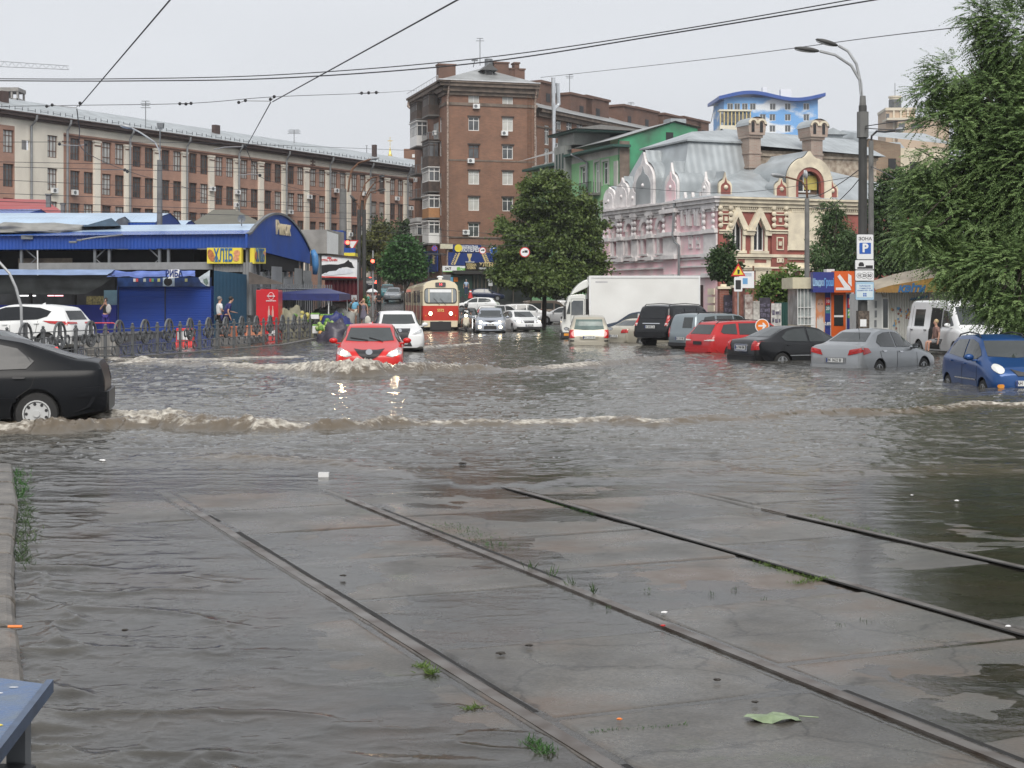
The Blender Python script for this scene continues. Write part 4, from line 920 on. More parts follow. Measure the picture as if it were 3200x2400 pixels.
def panel(face,zx0,zy0,zx1,zy1,w,m=mb):
    a,b=face.uv(*z_(zx0,zy0)),face.uv(*z_(zx1,zy1));u0,u1,v0,v1=min(a[0],b[0]),max(a[0],b[0]),min(a[1],b[1]),max(a[1],b[1])
    face.box(m,u0,u1,v0,v0+.08,w,w+.07);face.box(m,u0,u1,v1-.08,v1,w,w+.07);face.box(m,u0,u0+.08,v0+.08,v1-.08,w,w+.068);face.box(m,u1-.08,u1,v0+.08,v1-.08,w,w+.068)
    face.box(m,(u0+u1)/2-.12,(u0+u1)/2+.12,(v0+v1)/2-.15,(v0+v1)/2+.15,w,w+.1)
panel(rf_,1355,1045,1408,1142,.18);panel(rf_,1358,1200,1408,1235,.18);panel(rf_,1340,875,1425,965,.18);panel(rf_,950,870,1010,950,.17)
for zx in(1335,1425,940,1015,1708):
    u,v=rf_.uv(*z_(zx,960))
    for k in range(5):mb.ball(rf_.p(u,v+k*.42,.26),.2,8,5,(1,.6,.9))
mb.build('relief_ornament',CST,PH,fix=True)
mb=MB()
for zx0,zx1 in((1078,1128),(1200,1288),(1430,1700)):
    rb(zx0,1200,zx1,1236,.05,.065)
parts(mb,'red_panel',DRED,PH,fix=True)
mb=MB();rb(1288,1285,1358,1420,.03,.06);rb(1400,1300,1440,1420,.03,.061);rb(1440,1305,1530,1420,.03,.06);parts(mb,'dark_opening',mat('opening_shade',(.05,.03,.025),rough=.8),PH,fix=True)  # open dark bays: their shade is put in as flat dark panels
# pink side mouldings
mb=MB();pv=lambda zy:pf.uv(*z_(925,zy))[1]
for a,b,w in((EZ-.62,EZ-.42,.12),(EZ-.25,EZ-.02,.28),(EZ,EZ+.28,.45),(EZ+.282,EZ+.42,.62)):pf.box(mb,-w,PL,a,b,0,w)
for i in range(90):pf.box(mb,.1+i*.2,.2+i*.2,EZ-.42,EZ-.27,.0,.2)
for a,b,w in((pv(1015),pv(990),.2),(pv(1185),pv(1165),.22),(pv(1262),pv(1250),.2),(pv(1340),pv(1322),.22),(pv(1205),pv(1195),.12)):pf.box(mb,0,PL,a,b,0,w)
CW=lambda u:(u-.001)
for zx0,zx1,pr in((835,930,.2),(552,660,.55),(424,470,.3),(312,350,.3),(205,245,.3),(100,150,.3)):
    a=pf.u(z_(zx1,0)[0]);b=pf.u(z_(zx0,0)[0]);pf.box(mb,a,b,pv(1160),pv(1020),0,pr*.6)
    for zz in(pv(1000),pv(1180),pv(1330),EZ-.3):pf.box(mb,a-.05,b+.05,zz-.12,zz+.18,0,pr+.1)
    for k in range(5):
        for u in(a+.25,b-.25):mb.ball(pf.p(u,pv(975)+k*.44,pr*.5+.12),.21,8,5,(.6,1,.9))
for zx in(700,757,815):
    u,v=pf.uv(*z_(zx,962));pts=[(u-.55,v),(u-.55,v+.9),(u,v+2.5),(u+.55,v+.9),(u+.55,v),(u+.3,v),(u+.3,v+.85),(u,v+1.6),(u-.3,v+.85),(u-.3,v)];pf.outline(mb,pts,0,.22)
for zx in(735,790,860):panel(pf,zx-16,1035,zx+12,1130,.0,mb)
for h in arches:
    um=(h[0]+h[1])/2;r=.95;n=10;v=h[3]-.55
    out=[(um+r*math.cos(math.pi*i/n),v+r*1.15*math.sin(math.pi*i/n))for i in range(n+1)];inn=[(um+.6*math.cos(math.pi*i/n),v+.6*1.1*math.sin(math.pi*i/n))for i in range(n,-1,-1)]
    pf.outline(mb,out+inn,0,.16);pf.box(mb,h[0]-.3,h[0],h[2],v,0,.12);pf.box(mb,h[1],h[1]+.3,h[2],v,0,.12);pf.box(mb,h[0]-.4,h[1]+.4,h[2]-.15,h[2],0,.25)
mb.build('white_mouldings',PWH,PH,fix=True)
mb=MB()
for zx0,zx1 in((555,655),(100,148)):
    a=pf.u(z_(zx1,0)[0]);b=pf.u(z_(zx0,0)[0]);pf.box(mb,a,b,-1,EZ-.6,.0,.3)
parts(mb,'pink_pilaster',PINK,PH,fix=True)
mb=MB();mb2=MB()
for zx0,zx1 in((600,650),(440,520),(330,400),(240,300)):panel(pf,zx0,1045 if zx0==600 else 1195,zx1,1150 if zx0==600 else 1245,.31 if zx0==600 else .0)
for zx0,zx1 in((755,800),(870,905),(310,360),(235,300),(150,200)):panel(pf,zx0,1290,zx1,1330,.0)
mb.build('panels',PWH,PH,fix=True)
mb=MB();a=pf.uv(*z_(815,1400));pf.box(mb,a[0]-.2,a[0]+.6,a[1]-3.2,a[1],.01,.07);a=pf.uv(*z_(765,1400));pf.box(mb,a[0]-.2,a[0]+.3,a[1]-4.5,a[1],.01,.07);parts(mb,'ground_floor_window',mat('dark_grate',(.05,.03,.03),rough=.6),PH,fix=True)
mb=MB();u=pf.u(z_(655,0)[0]);vt=EZ;mb.tube([pf.p(u,EZ+.5,.5),pf.p(u,EZ-2.2,.65),pf.p(u,pv(1060),.5),pf.p(u-.5,pv(1090),.4),pf.p(u-.5,1,.4)],.10,7);mb.build('downpipe',MATS['zinc_pipe'],PH)
mb=MB();
for i in range(5):pf.box(mb,0,.9,i*.6,i*.6+.45,.2,.3);rf_.box(mb,0,.9,i*.6,i*.6+.45,.2,.3)
parts(mb,'quoin',CST,PH,fix=True)
# roofs
def L3(x,y,z):return Vector((x,y,z))
E2=EZ+.43
mb=MB()
ap=L3(10.2,6.8,12.9)
mb.add([L3(-.6,-.6,E2),L3(RL,-.6,E2),ap,L3(6.2,6.8,12.2),L3(-.6,6.0,E2),L3(RL,6.8,E2+.3)],[(0,1,2,3),(0,3,4),(1,5,2)])
mb.add([L3(0,5.6,E2),L3(8.6,5.6,E2+.0),L3(6.7,7.2,14.15),L3(1.6,7.2,14.15),L3(-.1,17.6,E2),L3(1.6,14.8,14.15),L3(6.7,14.8,14.15),L3(8.6,17.6,E2)],[(0,1,2,3),(0,3,5,4),(1,7,6,2),(4,5,6,7)])
mb.add([L3(1.35,6.95,14.15),L3(7.1,6.95,14.15),L3(7.1,15,14.15),L3(1.35,15,14.15),L3(1.35,6.95,14.28),L3(7.1,6.95,14.28),L3(7.1,15,14.28),L3(1.35,15,14.28),L3(3.2,9.6,15.2),L3(7.1,10.5,15.6)],[(3,2,1,0),(0,1,5,4),(3,0,4,7),(4,5,9,8),(4,8,7),(7,8,9,6),(5,6,9)])
mb.add([L3(6.9,7.0,14.05),L3(19.5,7.0,13.6),L3(19.5,11.5,15.4),L3(6.9,11.5,15.8),L3(19.5,16,13.5),L3(6.9,16,13.5)],[(0,1,2,3),(3,2,4,5),(1,4,2)])
ro=mb.build('roof',ZINC,PH)
mb=MB();mb.box(7.3,19,7.6,15,E2,13.75);mb.box(7.2,19.1,7.45,7.6,13.3,13.5);mb.build('attic_wall',mat('worn_attic_brick',(.40,.35,.28),rough=.85,var=.3,scale=2.5,dirt=(.22,.16,.12)),PH)
# ogee dormer
def ogee(u,v,w,h,k=.32):
    pts=[(u-w/2,v)];n=9
    for i in range(n+1):a=math.pi-math.pi*.36*i/n-.0;pts.append((u+w/2*math.cos(a),v+h*.42+w/2*.9*math.sin(a)))
    x0,y0=pts[-1];tip=(u,v+h)
    for i in range(1,5):t=i/5;pts.append((x0+(tip[0]-x0)*(t**.75),y0+(tip[1]-y0)*(t**1.7)))
    pts.append(tip);left=pts[1:-1][::-1]
    return pts+[(2*u-x,y)for x,y in left]+[(u+w/2,v)]
um=7.5;mb=MB();base=E2-.05
out=ogee(um,base,3.7,3.55)
inn=[(um+1.22*math.cos(math.pi*i/14),base+1.15+1.22*math.sin(math.pi*i/14))for i in range(15)]
ring=out+[(um+1.22,base)]+inn+[(um-1.22,base)]
rf_.outline(mb,ring,.1,.45);db=mb.build('dormer_front',CST,PH,fix=True)
mb=MB();r2=[(um+1.22*math.cos(math.pi*i/14),base+1.15+1.22*math.sin(math.pi*i/14))for i in range(15)];r3=[(um+.98*math.cos(math.pi*i/14),base+1.1+.98*math.sin(math.pi*i/14))for i in range(14,-1,-1)]
rf_.outline(mb,[(um+1.22,base)]+r2+[(um-1.22,base),(um-.98,base)]+r3+[(um+.98,base)],.05,.38);mb.build('red_arch',DRED,db,fix=True)
mb=MB();rf_.outline(mb,[(um+.98,base)]+r3[::-1]+[(um-.98,base)],-.3,-.2);mb.build('arch_back',brick_mat('raw_brick',(.2,.11,.07),(.15,.08,.05),(.2,.17,.13),sc=2.0),db,fix=True)
mb=MB();rf_.box(mb,um-.85,um+.35,base+.55,base+1.95,-.2,-.1);wdw=mb.build('window',WHITE,db,fix=True);mb=MB();rf_.box(mb,um-.75,um-.3,base+.65,base+1.85,-.1,-.08);rf_.box(mb,um-.2,um+.25,base+.65,base+1.85,-.1,-.08);mb.build('pane',DGL,wdw,fix=True)
mb=MB();rf_.box(mb,um-.2,um+.9,base+.75,base+1.8,-.08,-.06);mb.build('curtain',mat('yellow_curtain',(.45,.38,.10),rough=.7),db,fix=True)
mb=MB();inner=ogee(um,base+.02,3.72,3.58);pts=[rf_.p(u,v,.05)for u,v in inner];back=[p+Vector((0,5.0,0))for p in pts];n=len(pts)
mb.add(pts+back,[(i,i+1,n+i+1,n+i)for i in range(n-1)]);mb.build('dormer_roof',ZINC,db)
def kokosh(face,u,w,h,m1,m2,base,dep=1.2):
    mb=MB();face.outline(mb,ogee(u,base,w,h),-dep*.25,.18);k=mb.build('kokoshnik',m1,PH,fix=True)
    mb=MB();face.outline(mb,ogee(u,base+.12,w*.74,h*.72),.18,.22);mb.build('tympanum',m2,k,fix=True)
    mb=MB();mb.ball(face.p(u,base+h*.38,.2),w*.17 if face is rf_ else .16,10,6);mb.build('boss',m1,k,smooth=True)
    pts=[face.p(a,b,0)for a,b in ogee(u,base+.05,w*1.06,h*1.03)];n=len(pts);q=-face.Nl*dep;mb=MB();mb.add(pts+[p+q for p in pts],[(i,i+1,n+i+1,n+i)for i in range(n-1)]);mb.build('hood',ZINC,k)
for zx in(980,1393,1768):kokosh(rf_,rf_.u(z_(zx,0)[0]),1.05,1.75,CST,DRED,E2)
kokosh(pf,pf.u(z_(852,0)[0]),1.0,1.9,PWH,PWH,E2,1.0);kokosh(pf,pf.u(z_(600,0)[0]),2.0,3.0,PWH,PINK,E2,2.2)
kokosh(pf,pf.u(z_(395,0)[0]),3.4,4.2,PWH,ZINC,E2,3.0);kokosh(pf,pf.u(z_(320,0)[0]),1.6,1.9,PWH,PWH,E2,1.6);kokosh(pf,pf.u(z_(235,0)[0]),2.4,2.5,PWH,PWH,E2,1.6);kokosh(pf,pf.u(z_(140,0)[0]),2.2,1.9,PWH,PWH,E2,2.0)
# two ornate brick chimneys
CHM=brick_mat('old_chimney_brick',(.36,.25,.21),(.40,.33,.28),(.42,.38,.33),sc=1.4,var=.35)
for(x0,x1,h0,h1,yt,yb)in((1166,1250,1146,1276,163,465),(1624,1708,1600,1738,178,470)):
    c0=Face(PH,(1,0),(0,-1),(0,5.9));a=c0.uv(*z_(x0,yb));b=c0.uv(*z_(x1,yt));ha,hb=c0.u(z_(h0,0)[0]),c0.u(z_(h1,0)[0]);zt=b[1];hz=c0.uv(*z_(x0,yt+115))[1]
    mb=MB();c0.box(mb,a[0],b[0],a[1]-1.5,hz-.3,-1.3,0)
    for k,w in((1.1,.06),(2.2,.1),(3.0,.16)):c0.box(mb,a[0]-w,b[0]+w,hz-.3-k-.14,hz-.3-k,-1.3-w,w)
    c0.box(mb,a[0]-.12,b[0]+.12,hz-.3,hz-.1,-1.45,.12)
    ch=mb.build('chimney',CHM,PH,fix=True)
    mid=(ha+hb)/2;w=hb-ha;mb=MB();hh_=zt-hz
    c0.outline(mb,[(ha+.1,hz-.1),(hb-.1,hz-.1),(hb,hz+hh_*.5)]+[(mid+w/2*math.cos(math.pi*i/8),hz+hh_*.5+hh_*.5*math.sin(math.pi*i/8))for i in range(1,8)]+[(ha,hz+hh_*.5)],-1.5,.25);hd=mb.build('chimney_head',CHM,ch,fix=True)
    mb=MB();mb2=MB()
    for k in(-.24,.24):
        m_=mid+w*k;c0.outline(mb,[(m_-.13,hz+.1)]+[(m_+.13,hz+.1)]+[(m_+.13*math.cos(math.pi*i/6),hz+.75+.16*math.sin(math.pi*i/6))for i in range(7)],.25,.27)
        c0.outline(mb2,[(m_+.42*math.cos(math.pi*i/8),hz+.75+.42*math.sin(math.pi*i/8))for i in range(9)]+[(m_+.26*math.cos(math.pi*i/8),hz+.75+.26*math.sin(math.pi*i/8))for i in range(8,-1,-1)],.25,.36)
    mb.build('flue_opening',BLACK,hd,fix=True);mb2.build('arch_trim',CST,hd,fix=True)
    mb=MB();n=9;pr=[(mid+(w/2+.05)*math.cos(math.pi*i/n),hz+hh_*.5+(hh_*.5+.06)*math.sin(math.pi*i/n))for i in range(n+1)]
    mb.add([c0.p(u,v,.35)for u,v in pr]+[c0.p(u,v,-1.6)for u,v in pr],[(i,i+1,n+2+i,n+1+i)for i in range(n)]);mb.build('cap',ZINC,hd)
# ---------------------------------------------------------------- buildings behind on the right
BG=thing('grey_roof_house','low house with grey sheet roof and raw brick gable behind the tall lamp post','house',(XA(2560,138),138,0),.12)
b0=Face(BG,(1,0),(0,-1));mb=MB()
A=lambda px,py,w=0:b0.p(*b0.uv(px,py),w)
za=b0.uv(2600,480)[1];zr=b0.uv(2600,408)[1]
mb.add([b0.p(-1,za-3.0,.5),b0.p(11,za-3.0,.5),b0.p(11,zr,-9),b0.p(0,zr,-9),b0.p(-6,za-3.4,-9)],[(0,1,2,3),(0,3,4)]);mb.build('roof',ZINC,BG);mb=MB();b0.box(mb,-.5,10.5,0,za-3.05,-8,0);mb.build('wall',CREAM,BG)
mb=MB();g0,g1=b0.uv(2650,543),b0.uv(2776,462);b0.outline(mb,[(g0[0],0),(g1[0],0),(g1[0],g1[1]),(g1[0]-3.0,g1[1]+.5),(g0[0],g0[1])],1.0,3.0)
mb.build('brick_gable',brick_mat('ochre_brick',(.30,.22,.15),(.25,.17,.12),(.3,.26,.2),sc=1.6),BG,fix=True);mb=MB();b0.box(mb,g1[0],g1[0]+4.5,0,g1[1]-.3,1.0,2.9);cw=mb.build('cream_wall',CST,BG,fix=True)
mb=MB();u,v=b0.uv(2738,505);b0.box(mb,u,u+.7,v-.9,v,3.0,3.04);u,v=b0.uv(2815,515);b0.box(mb,u-.3,u+.5,v-1.2,v,2.9,2.95);mb.build('window',BLACK,BG,fix=True)
mb=MB();mb.add([b0.p(g0[0]-1,g0[1]-.4,3.3),b0.p(g1[0]-3.0,g1[1]+.72,3.3),b0.p(g1[0]+5,g1[1]-.0,3.3),b0.p(g1[0]+5,g1[1]+1.8,-4),b0.p(g1[0]-3,g1[1]+2.0,-4),b0.p(g0[0]-1,g0[1]+1,-4)],[(0,1,4,5),(1,2,3,4)]);mb.build('upper_roof',ZINC,BG)
mb=MB();u,v=b0.uv(2610,452);b0.box(mb,u-.9,u+1.0,v-1.1,v+1.0,-3.2,-.9);b0.outline(mb,[(u-1.3,v+1.0),(u+1.4,v+1.0),(u,v+1.6)],-3.3,-.6);mb.build('roof_hatch',ROOFM,BG,fix=True)
# blue tower painted with clouds
BT=thing('cloud_tower','tall blue apartment tower painted with white clouds under a wavy blue roof','tower',(XA(2262,450),450,0),.06)
t0=Face(BT,(1,0),(0,-1))
def cloud_mat():
    m=mat('painted_clouds',(.1,.3,.7),rough=.6,var=.1);t=m.node_tree;b=t.nodes['Principled BSDF']
    tc=t.nodes.new('ShaderNodeTexCoord');mp=t.nodes.new('ShaderNodeMapping');mp.inputs['Scale'].default_value=(.75,.75,1.5);n=t.nodes.new('ShaderNodeTexNoise');n.inputs['Scale'].default_value=.16;n.inputs['Detail'].default_value=6
    r=t.nodes.new('ShaderNodeValToRGB');r.color_ramp.elements[0].position=.48;r.color_ramp.elements[0].color=(.16,.38,.72,1);r.color_ramp.elements[1].position=.57;r.color_ramp.elements[1].color=(.72,.76,.80,1)
    t.links.new(tc.outputs['Object'],mp.inputs[0]);t.links.new(mp.outputs[0],n.inputs[0]);t.links.new(n.outputs['Fac'],r.inputs[0]);t.links.new(r.outputs[0],b.inputs['Base Color']);return m
TW=t0.u(2556);hz=[];hw=[]
for r,y in enumerate((333,367,402)):
    for px in((2282,2304,2328,2353,2415,2462,2520)if r==0 else(2384,2414,2462,2520)):
        u,v=t0.uv(px,y);hz.append((u-.9,u+.9,v-1,v+1));hw.append((u-.9,v-1))
mb=MB();vt=t0.uv(2400,305)[1];t0.wall(mb,0,TW,0,vt,hz,depth=.3);mb.quad(t0.p(TW,0),t0.p(TW,0,-16),t0.p(TW,vt,-16),t0.p(TW,vt));mb.quad(t0.p(0,0),t0.p(0,vt),t0.p(0,vt,-16),t0.p(0,0,-16))
mb.build('wall',cloud_mat(),BT)
q=window_proto(BT,1.8,2.0,WHITE,WGLASS,(.5,),(),fw=.14)
for u,v in hw:inst(q,t0,u,v,.2,BT)
drop(q)
mb=MB();n=30;pts=[]
for i in range(n+1):
    px=2243+(2574-2243)*i/n;y=297+11*math.sin((px-2243)/331*2*math.pi*1.15+2.6)*1.0;pts.append(t0.uv(px,y))
prof=pts+[(u,v-1.0)for u,v in pts[::-1]];t0.outline(mb,prof,-16,2.2);mb.build('wave_roof',mat('cobalt_roof',(.02,.075,.32),rough=.4,var=.1),BT,fix=True)
mb=MB()
for px,y,w,h in((2393,266,1.3,2.6),(2450,272,3.2,2.0),(2360,285,4,1.4)):u,v=t0.uv(px,y);t0.box(mb,u,u+w,v-5,v,-6,-4)
for i in range(16):t0.box(mb,1+i*1.7,1.1+i*1.7,pts[i][1]if i<30 else vt,(pts[i][1])+1.4,1.6,1.7)
mb.build('roof_plant',WHITEP,BT,fix=True)
mb=MB();a=t0.uv(2245,348);b=t0.uv(2340,395);t0.box(mb,a[0],b[0],0,b[1],.02,2.5);t0.box(mb,a[0]-.3,b[0]+.3,b[1]+4.1,b[1]+4.6,.02,2.8);lw=mb.build('balcony_bays',mat('tower_cream',(.66,.62,.50),rough=.6,var=.15,scale=.3),BT,fix=True)
mb=MB()
for i in range(8):t0.box(mb,a[0]+.3+i*1.1,a[0]+1.0+i*1.1,b[1]+.8,b[1]+3.4,2.3,2.54)
mb.build('bay_windows',WGLASS,lw,fix=True);mb=MB()
for i in range(9):t0.box(mb,a[0]+i*1.1,a[0]+.28+i*1.1,b[1],b[1]+4.1,1.9,2.5)
mb.build('bay_posts',mat('tower_yellow',(.66,.52,.22),rough=.6),lw,fix=True)
# beige tower block
YT=thing('beige_tower','distant beige apartment tower with round turret behind the right hand tree','tower',(XA(2766,520),520,0),-.05)
y0=Face(YT,(1,0),(0,-1));BEI=mat('beige_cladding',(.50,.38,.27),rough=.7,var=.08,scale=.2);BE2=mat('pale_beige',(.60,.54,.43),rough=.7,var=.06)
mb=MB();y0.pbox(mb,2768,340,2860,700,-14,0);y0.pbox(mb,2800,372,2960,700,0,3);mb.build('wall',BEI,YT,fix=True)
mb=MB();y0.pbox(mb,2766,337,2862,345,-14,.6);y0.pbox(mb,2766,372,2960,378,-5,3.6)
for px in(2790,2812,2834):y0.pbox(mb,px,345,px+5,700,0,.5)
mb.build('pale_bands',BE2,YT,fix=True);mb=MB();y0.pbox(mb,2802,388,2822,402,3,3.1);y0.pbox(mb,2769,355,2779,380,.0,.1);y0.pbox(mb,2840,390,2880,402,3,3.1);mb.build('window',WGLASS,YT,fix=True)
mb=MB();c=y0.p(*y0.uv(2806,340),-5);w=18*520/4800;h=45*520/4800;mb.lathe(c,[(w,-1),(w,h*.85),(w*1.15,h*.9),(w*1.15,h),(.1,h*1.05)],18);tu=mb.build('turret',BE2,YT,smooth=False)
mb=MB()
for i in range(9):a=math.pi*(1+i/8);mb.box(-.35,.35,-.1,.1,.6,h*.75,Matrix.Translation(c+Vector((w*1.02*math.cos(a),w*1.02*math.sin(a),0)))@Matrix.Rotation(a+math.pi/2,4,'Z'))
mb.build('turret_windows',WGLASS,tu);mb=MB();mb.tube([c+Vector((0,0,h)),c+Vector((0,0,h+4.5))],.12,5);mb.build('mast',STEEL,tu)
# ============================================================ VEHICLES
def smooth_curve(pts,xs,sig):
    px=[p[0]for p in pts];py=[p[1]for p in pts];d=.02;g=np.arange(px[0]-.6,px[-1]+.6,d);v=np.interp(g,px,py)
    k=np.exp(-(np.arange(-30,31)*d/sig)**2/2);k/=k.sum();return np.interp(xs,g,np.convolve(np.pad(v,30,'edge'),k,'valid'))
def patch(bvh,poly,axis,sgn,m,name,parent,off=.008,step=.07,thick=.012):
    """lay an outline (two coordinates) on the body from direction axis; poly in (y,z) for axis 'x', (x,z) for axis 'y', (x,y) for axis 'z'"""
    bm=bmesh.new();vs=[bm.verts.new((a,b,0))for a,b in poly]
    try:f=bm.faces.new(vs)
    except Exception:bm.free();return None
    xs=[p[0]for p in poly];ys=[p[1]for p in poly]
    for ax,lo,hi in((0,min(xs),max(xs)),(1,min(ys),max(ys))):
        n=int((hi-lo)/step)
        for i in range(1,n+1):
            c=lo+(hi-lo)*i/(n+1);co=(c,0,0)if ax==0 else(0,c,0);no=(1,0,0)if ax==0 else(0,1,0)
            bmesh.ops.bisect_plane(bm,geom=bm.verts[:]+bm.edges[:]+bm.faces[:],plane_co=co,plane_no=no)
    d=Vector({'x':(-sgn,0,0),'y':(0,-sgn,0),'z':(0,0,-sgn)}[axis])
    last=None;bad=[]
    for v in bm.verts:
        a,b=v.co.x,v.co.y;o=Vector({'x':(sgn*6,a,b),'y':(a,sgn*6,b),'z':(a,b,sgn*6)}[axis])
        h=bvh.ray_cast(o,d)
        if h[0]is None:bad.append((v,o));continue
        n=h[1]if h[1].dot(d)<0 else-h[1]
        v.co=h[0]+(n*.6-d*.4)*off;last=v.co.copy()
    if last is None:bm.free();return None
    for v,o in bad:
        h=bvh.find_nearest(o+d*5.2);v.co=h[0]-d*off
    bmesh.ops.recalc_face_normals(bm,faces=bm.faces)
    fs=bm.faces[:]
    s=sum((f.normal.dot(d)for f in fs))
    if s>0:bmesh.ops.reverse_faces(bm,faces=fs)
    r=bmesh.ops.extrude_face_region(bm,geom=fs);nv=[g for g in r['geom']if isinstance(g,bmesh.types.BMVert)]
    for v in nv:v.co-=d*thick
    bmesh.ops.recalc_face_normals(bm,faces=bm.faces)
    me=bpy.data.meshes.new(name);bm.to_mesh(me);bm.free();me.materials.append(m)
    for p in me.polygons:p.use_smooth=False
    o=bpy.data.objects.new(name,me);COL.objects.link(o);o.parent=parent;return o
def rr(y0,y1,z0,z1,r=.04,n=3):
    pts=[]
    for cx,cy,a0 in((y1-r,z1-r,0),(y0+r,z1-r,90),(y0+r,z0+r,180),(y1-r,z0+r,270)):
        for i in range(n+1):a=R(a0+90*i/n);pts.append((cx+r*math.cos(a),cy+r*math.sin(a)))
    return pts
HL=mat('headlight_glass',(.45,.46,.47),rough=.12,var=.3,scale=9,spec=.8);TL=mat('tail_light',(.42,.012,.012),rough=.15,var=.25,scale=9,coat=.5);TLW=mat('tail_light_clear',(.55,.5,.48),rough=.15,var=.2,scale=9)
LIT=mat('lit_lamp',(1,.93,.72),emit=110,ecol=(1,.82,.50),var=0);LITW=mat('lit_lamp_soft',(1,.9,.66),emit=9,ecol=(1,.80,.50),var=0);AMB=mat('amber_lens',(.7,.28,.04),rough=.2,var=.1);BRK_=mat('brake_lit',(1,.05,.03),emit=5,ecol=(1,.06,.03),var=0)
PLATE=mat('plate_white',(.66,.67,.66),rough=.4,var=.08,scale=10);SEAM=mat('panel_gap',(.012,.012,.012),rough=.8,var=0)
SEAT=mat('seat_grey',(.06,.06,.06),rough=.8,var=.2)
def wheel(parent,x,y,r,w,spokes=5,rim_m=ALLOY,side=1,style='spoke'):
    t=MB();pr=[(r*.62,-w/2),(r*.93,-w/2),(r,-w*.3),(r,w*.3),(r*.93,w/2),(r*.62,w/2)]
    n=24;b=len(t.v)
    for rr_,h in pr:
        for j in range(n):a=2*math.pi*j/n;t.v.append((x+rr_*math.cos(a),y+h,r+rr_*math.sin(a)))
    k=len(pr)
    for i in range(k):
        i2=(i+1)%k
        for j in range(n):j2=(j+1)%n;t.f.append([b+i*n+j,b+i*n+j2,b+i2*n+j2,b+i2*n+j]);t.m.append(0)
    wh=t.build('wheel',RUBBER,parent,smooth=False,fix=True)
    m=MB();c=Vector((x,y+side*w*.36,r));ri=r*.64;out=Vector((0,side,0))
    m.tube([c-out*.10,c-out*.05],ri*.99,20)
    m.lathe(c,[(ri,-.02*side),(ri,.035*side),(ri*.9,.035*side),(ri*.9,-.02*side)],22,'Y')
    if style=='cover':
        m.tube([c-out*.01,c+out*.02],[ri*.9,ri*.82],22)
        m.tube([c,c+out*.045],ri*.24,12)
    else:
        for i in range(spokes):
            a=2*math.pi*i/spokes+.3;d=Vector((math.cos(a),0,math.sin(a)));e=Vector((-math.sin(a),0,math.cos(a)))
            p=[c+d*ri*.12-e*.045,c+d*ri*.95-e*.035,c+d*ri*.95+e*.035,c+d*ri*.12+e*.045];m.prism([q+out*.0 for q in p],out*.03)
        m.tube([c,c+out*.04],ri*.22,12)
    rim=m.build('rim',rim_m,wh,fix=True)
    if style=='cover':
        h=MB()
        for i in range(9):a=2*math.pi*i/9;q=c+out*.014+Vector((math.cos(a),0,math.sin(a)))*ri*.72;h.tube([q,q+out*.012],ri*.12,6)
        h.build('vent_holes',BLACK,rim)
    return wh
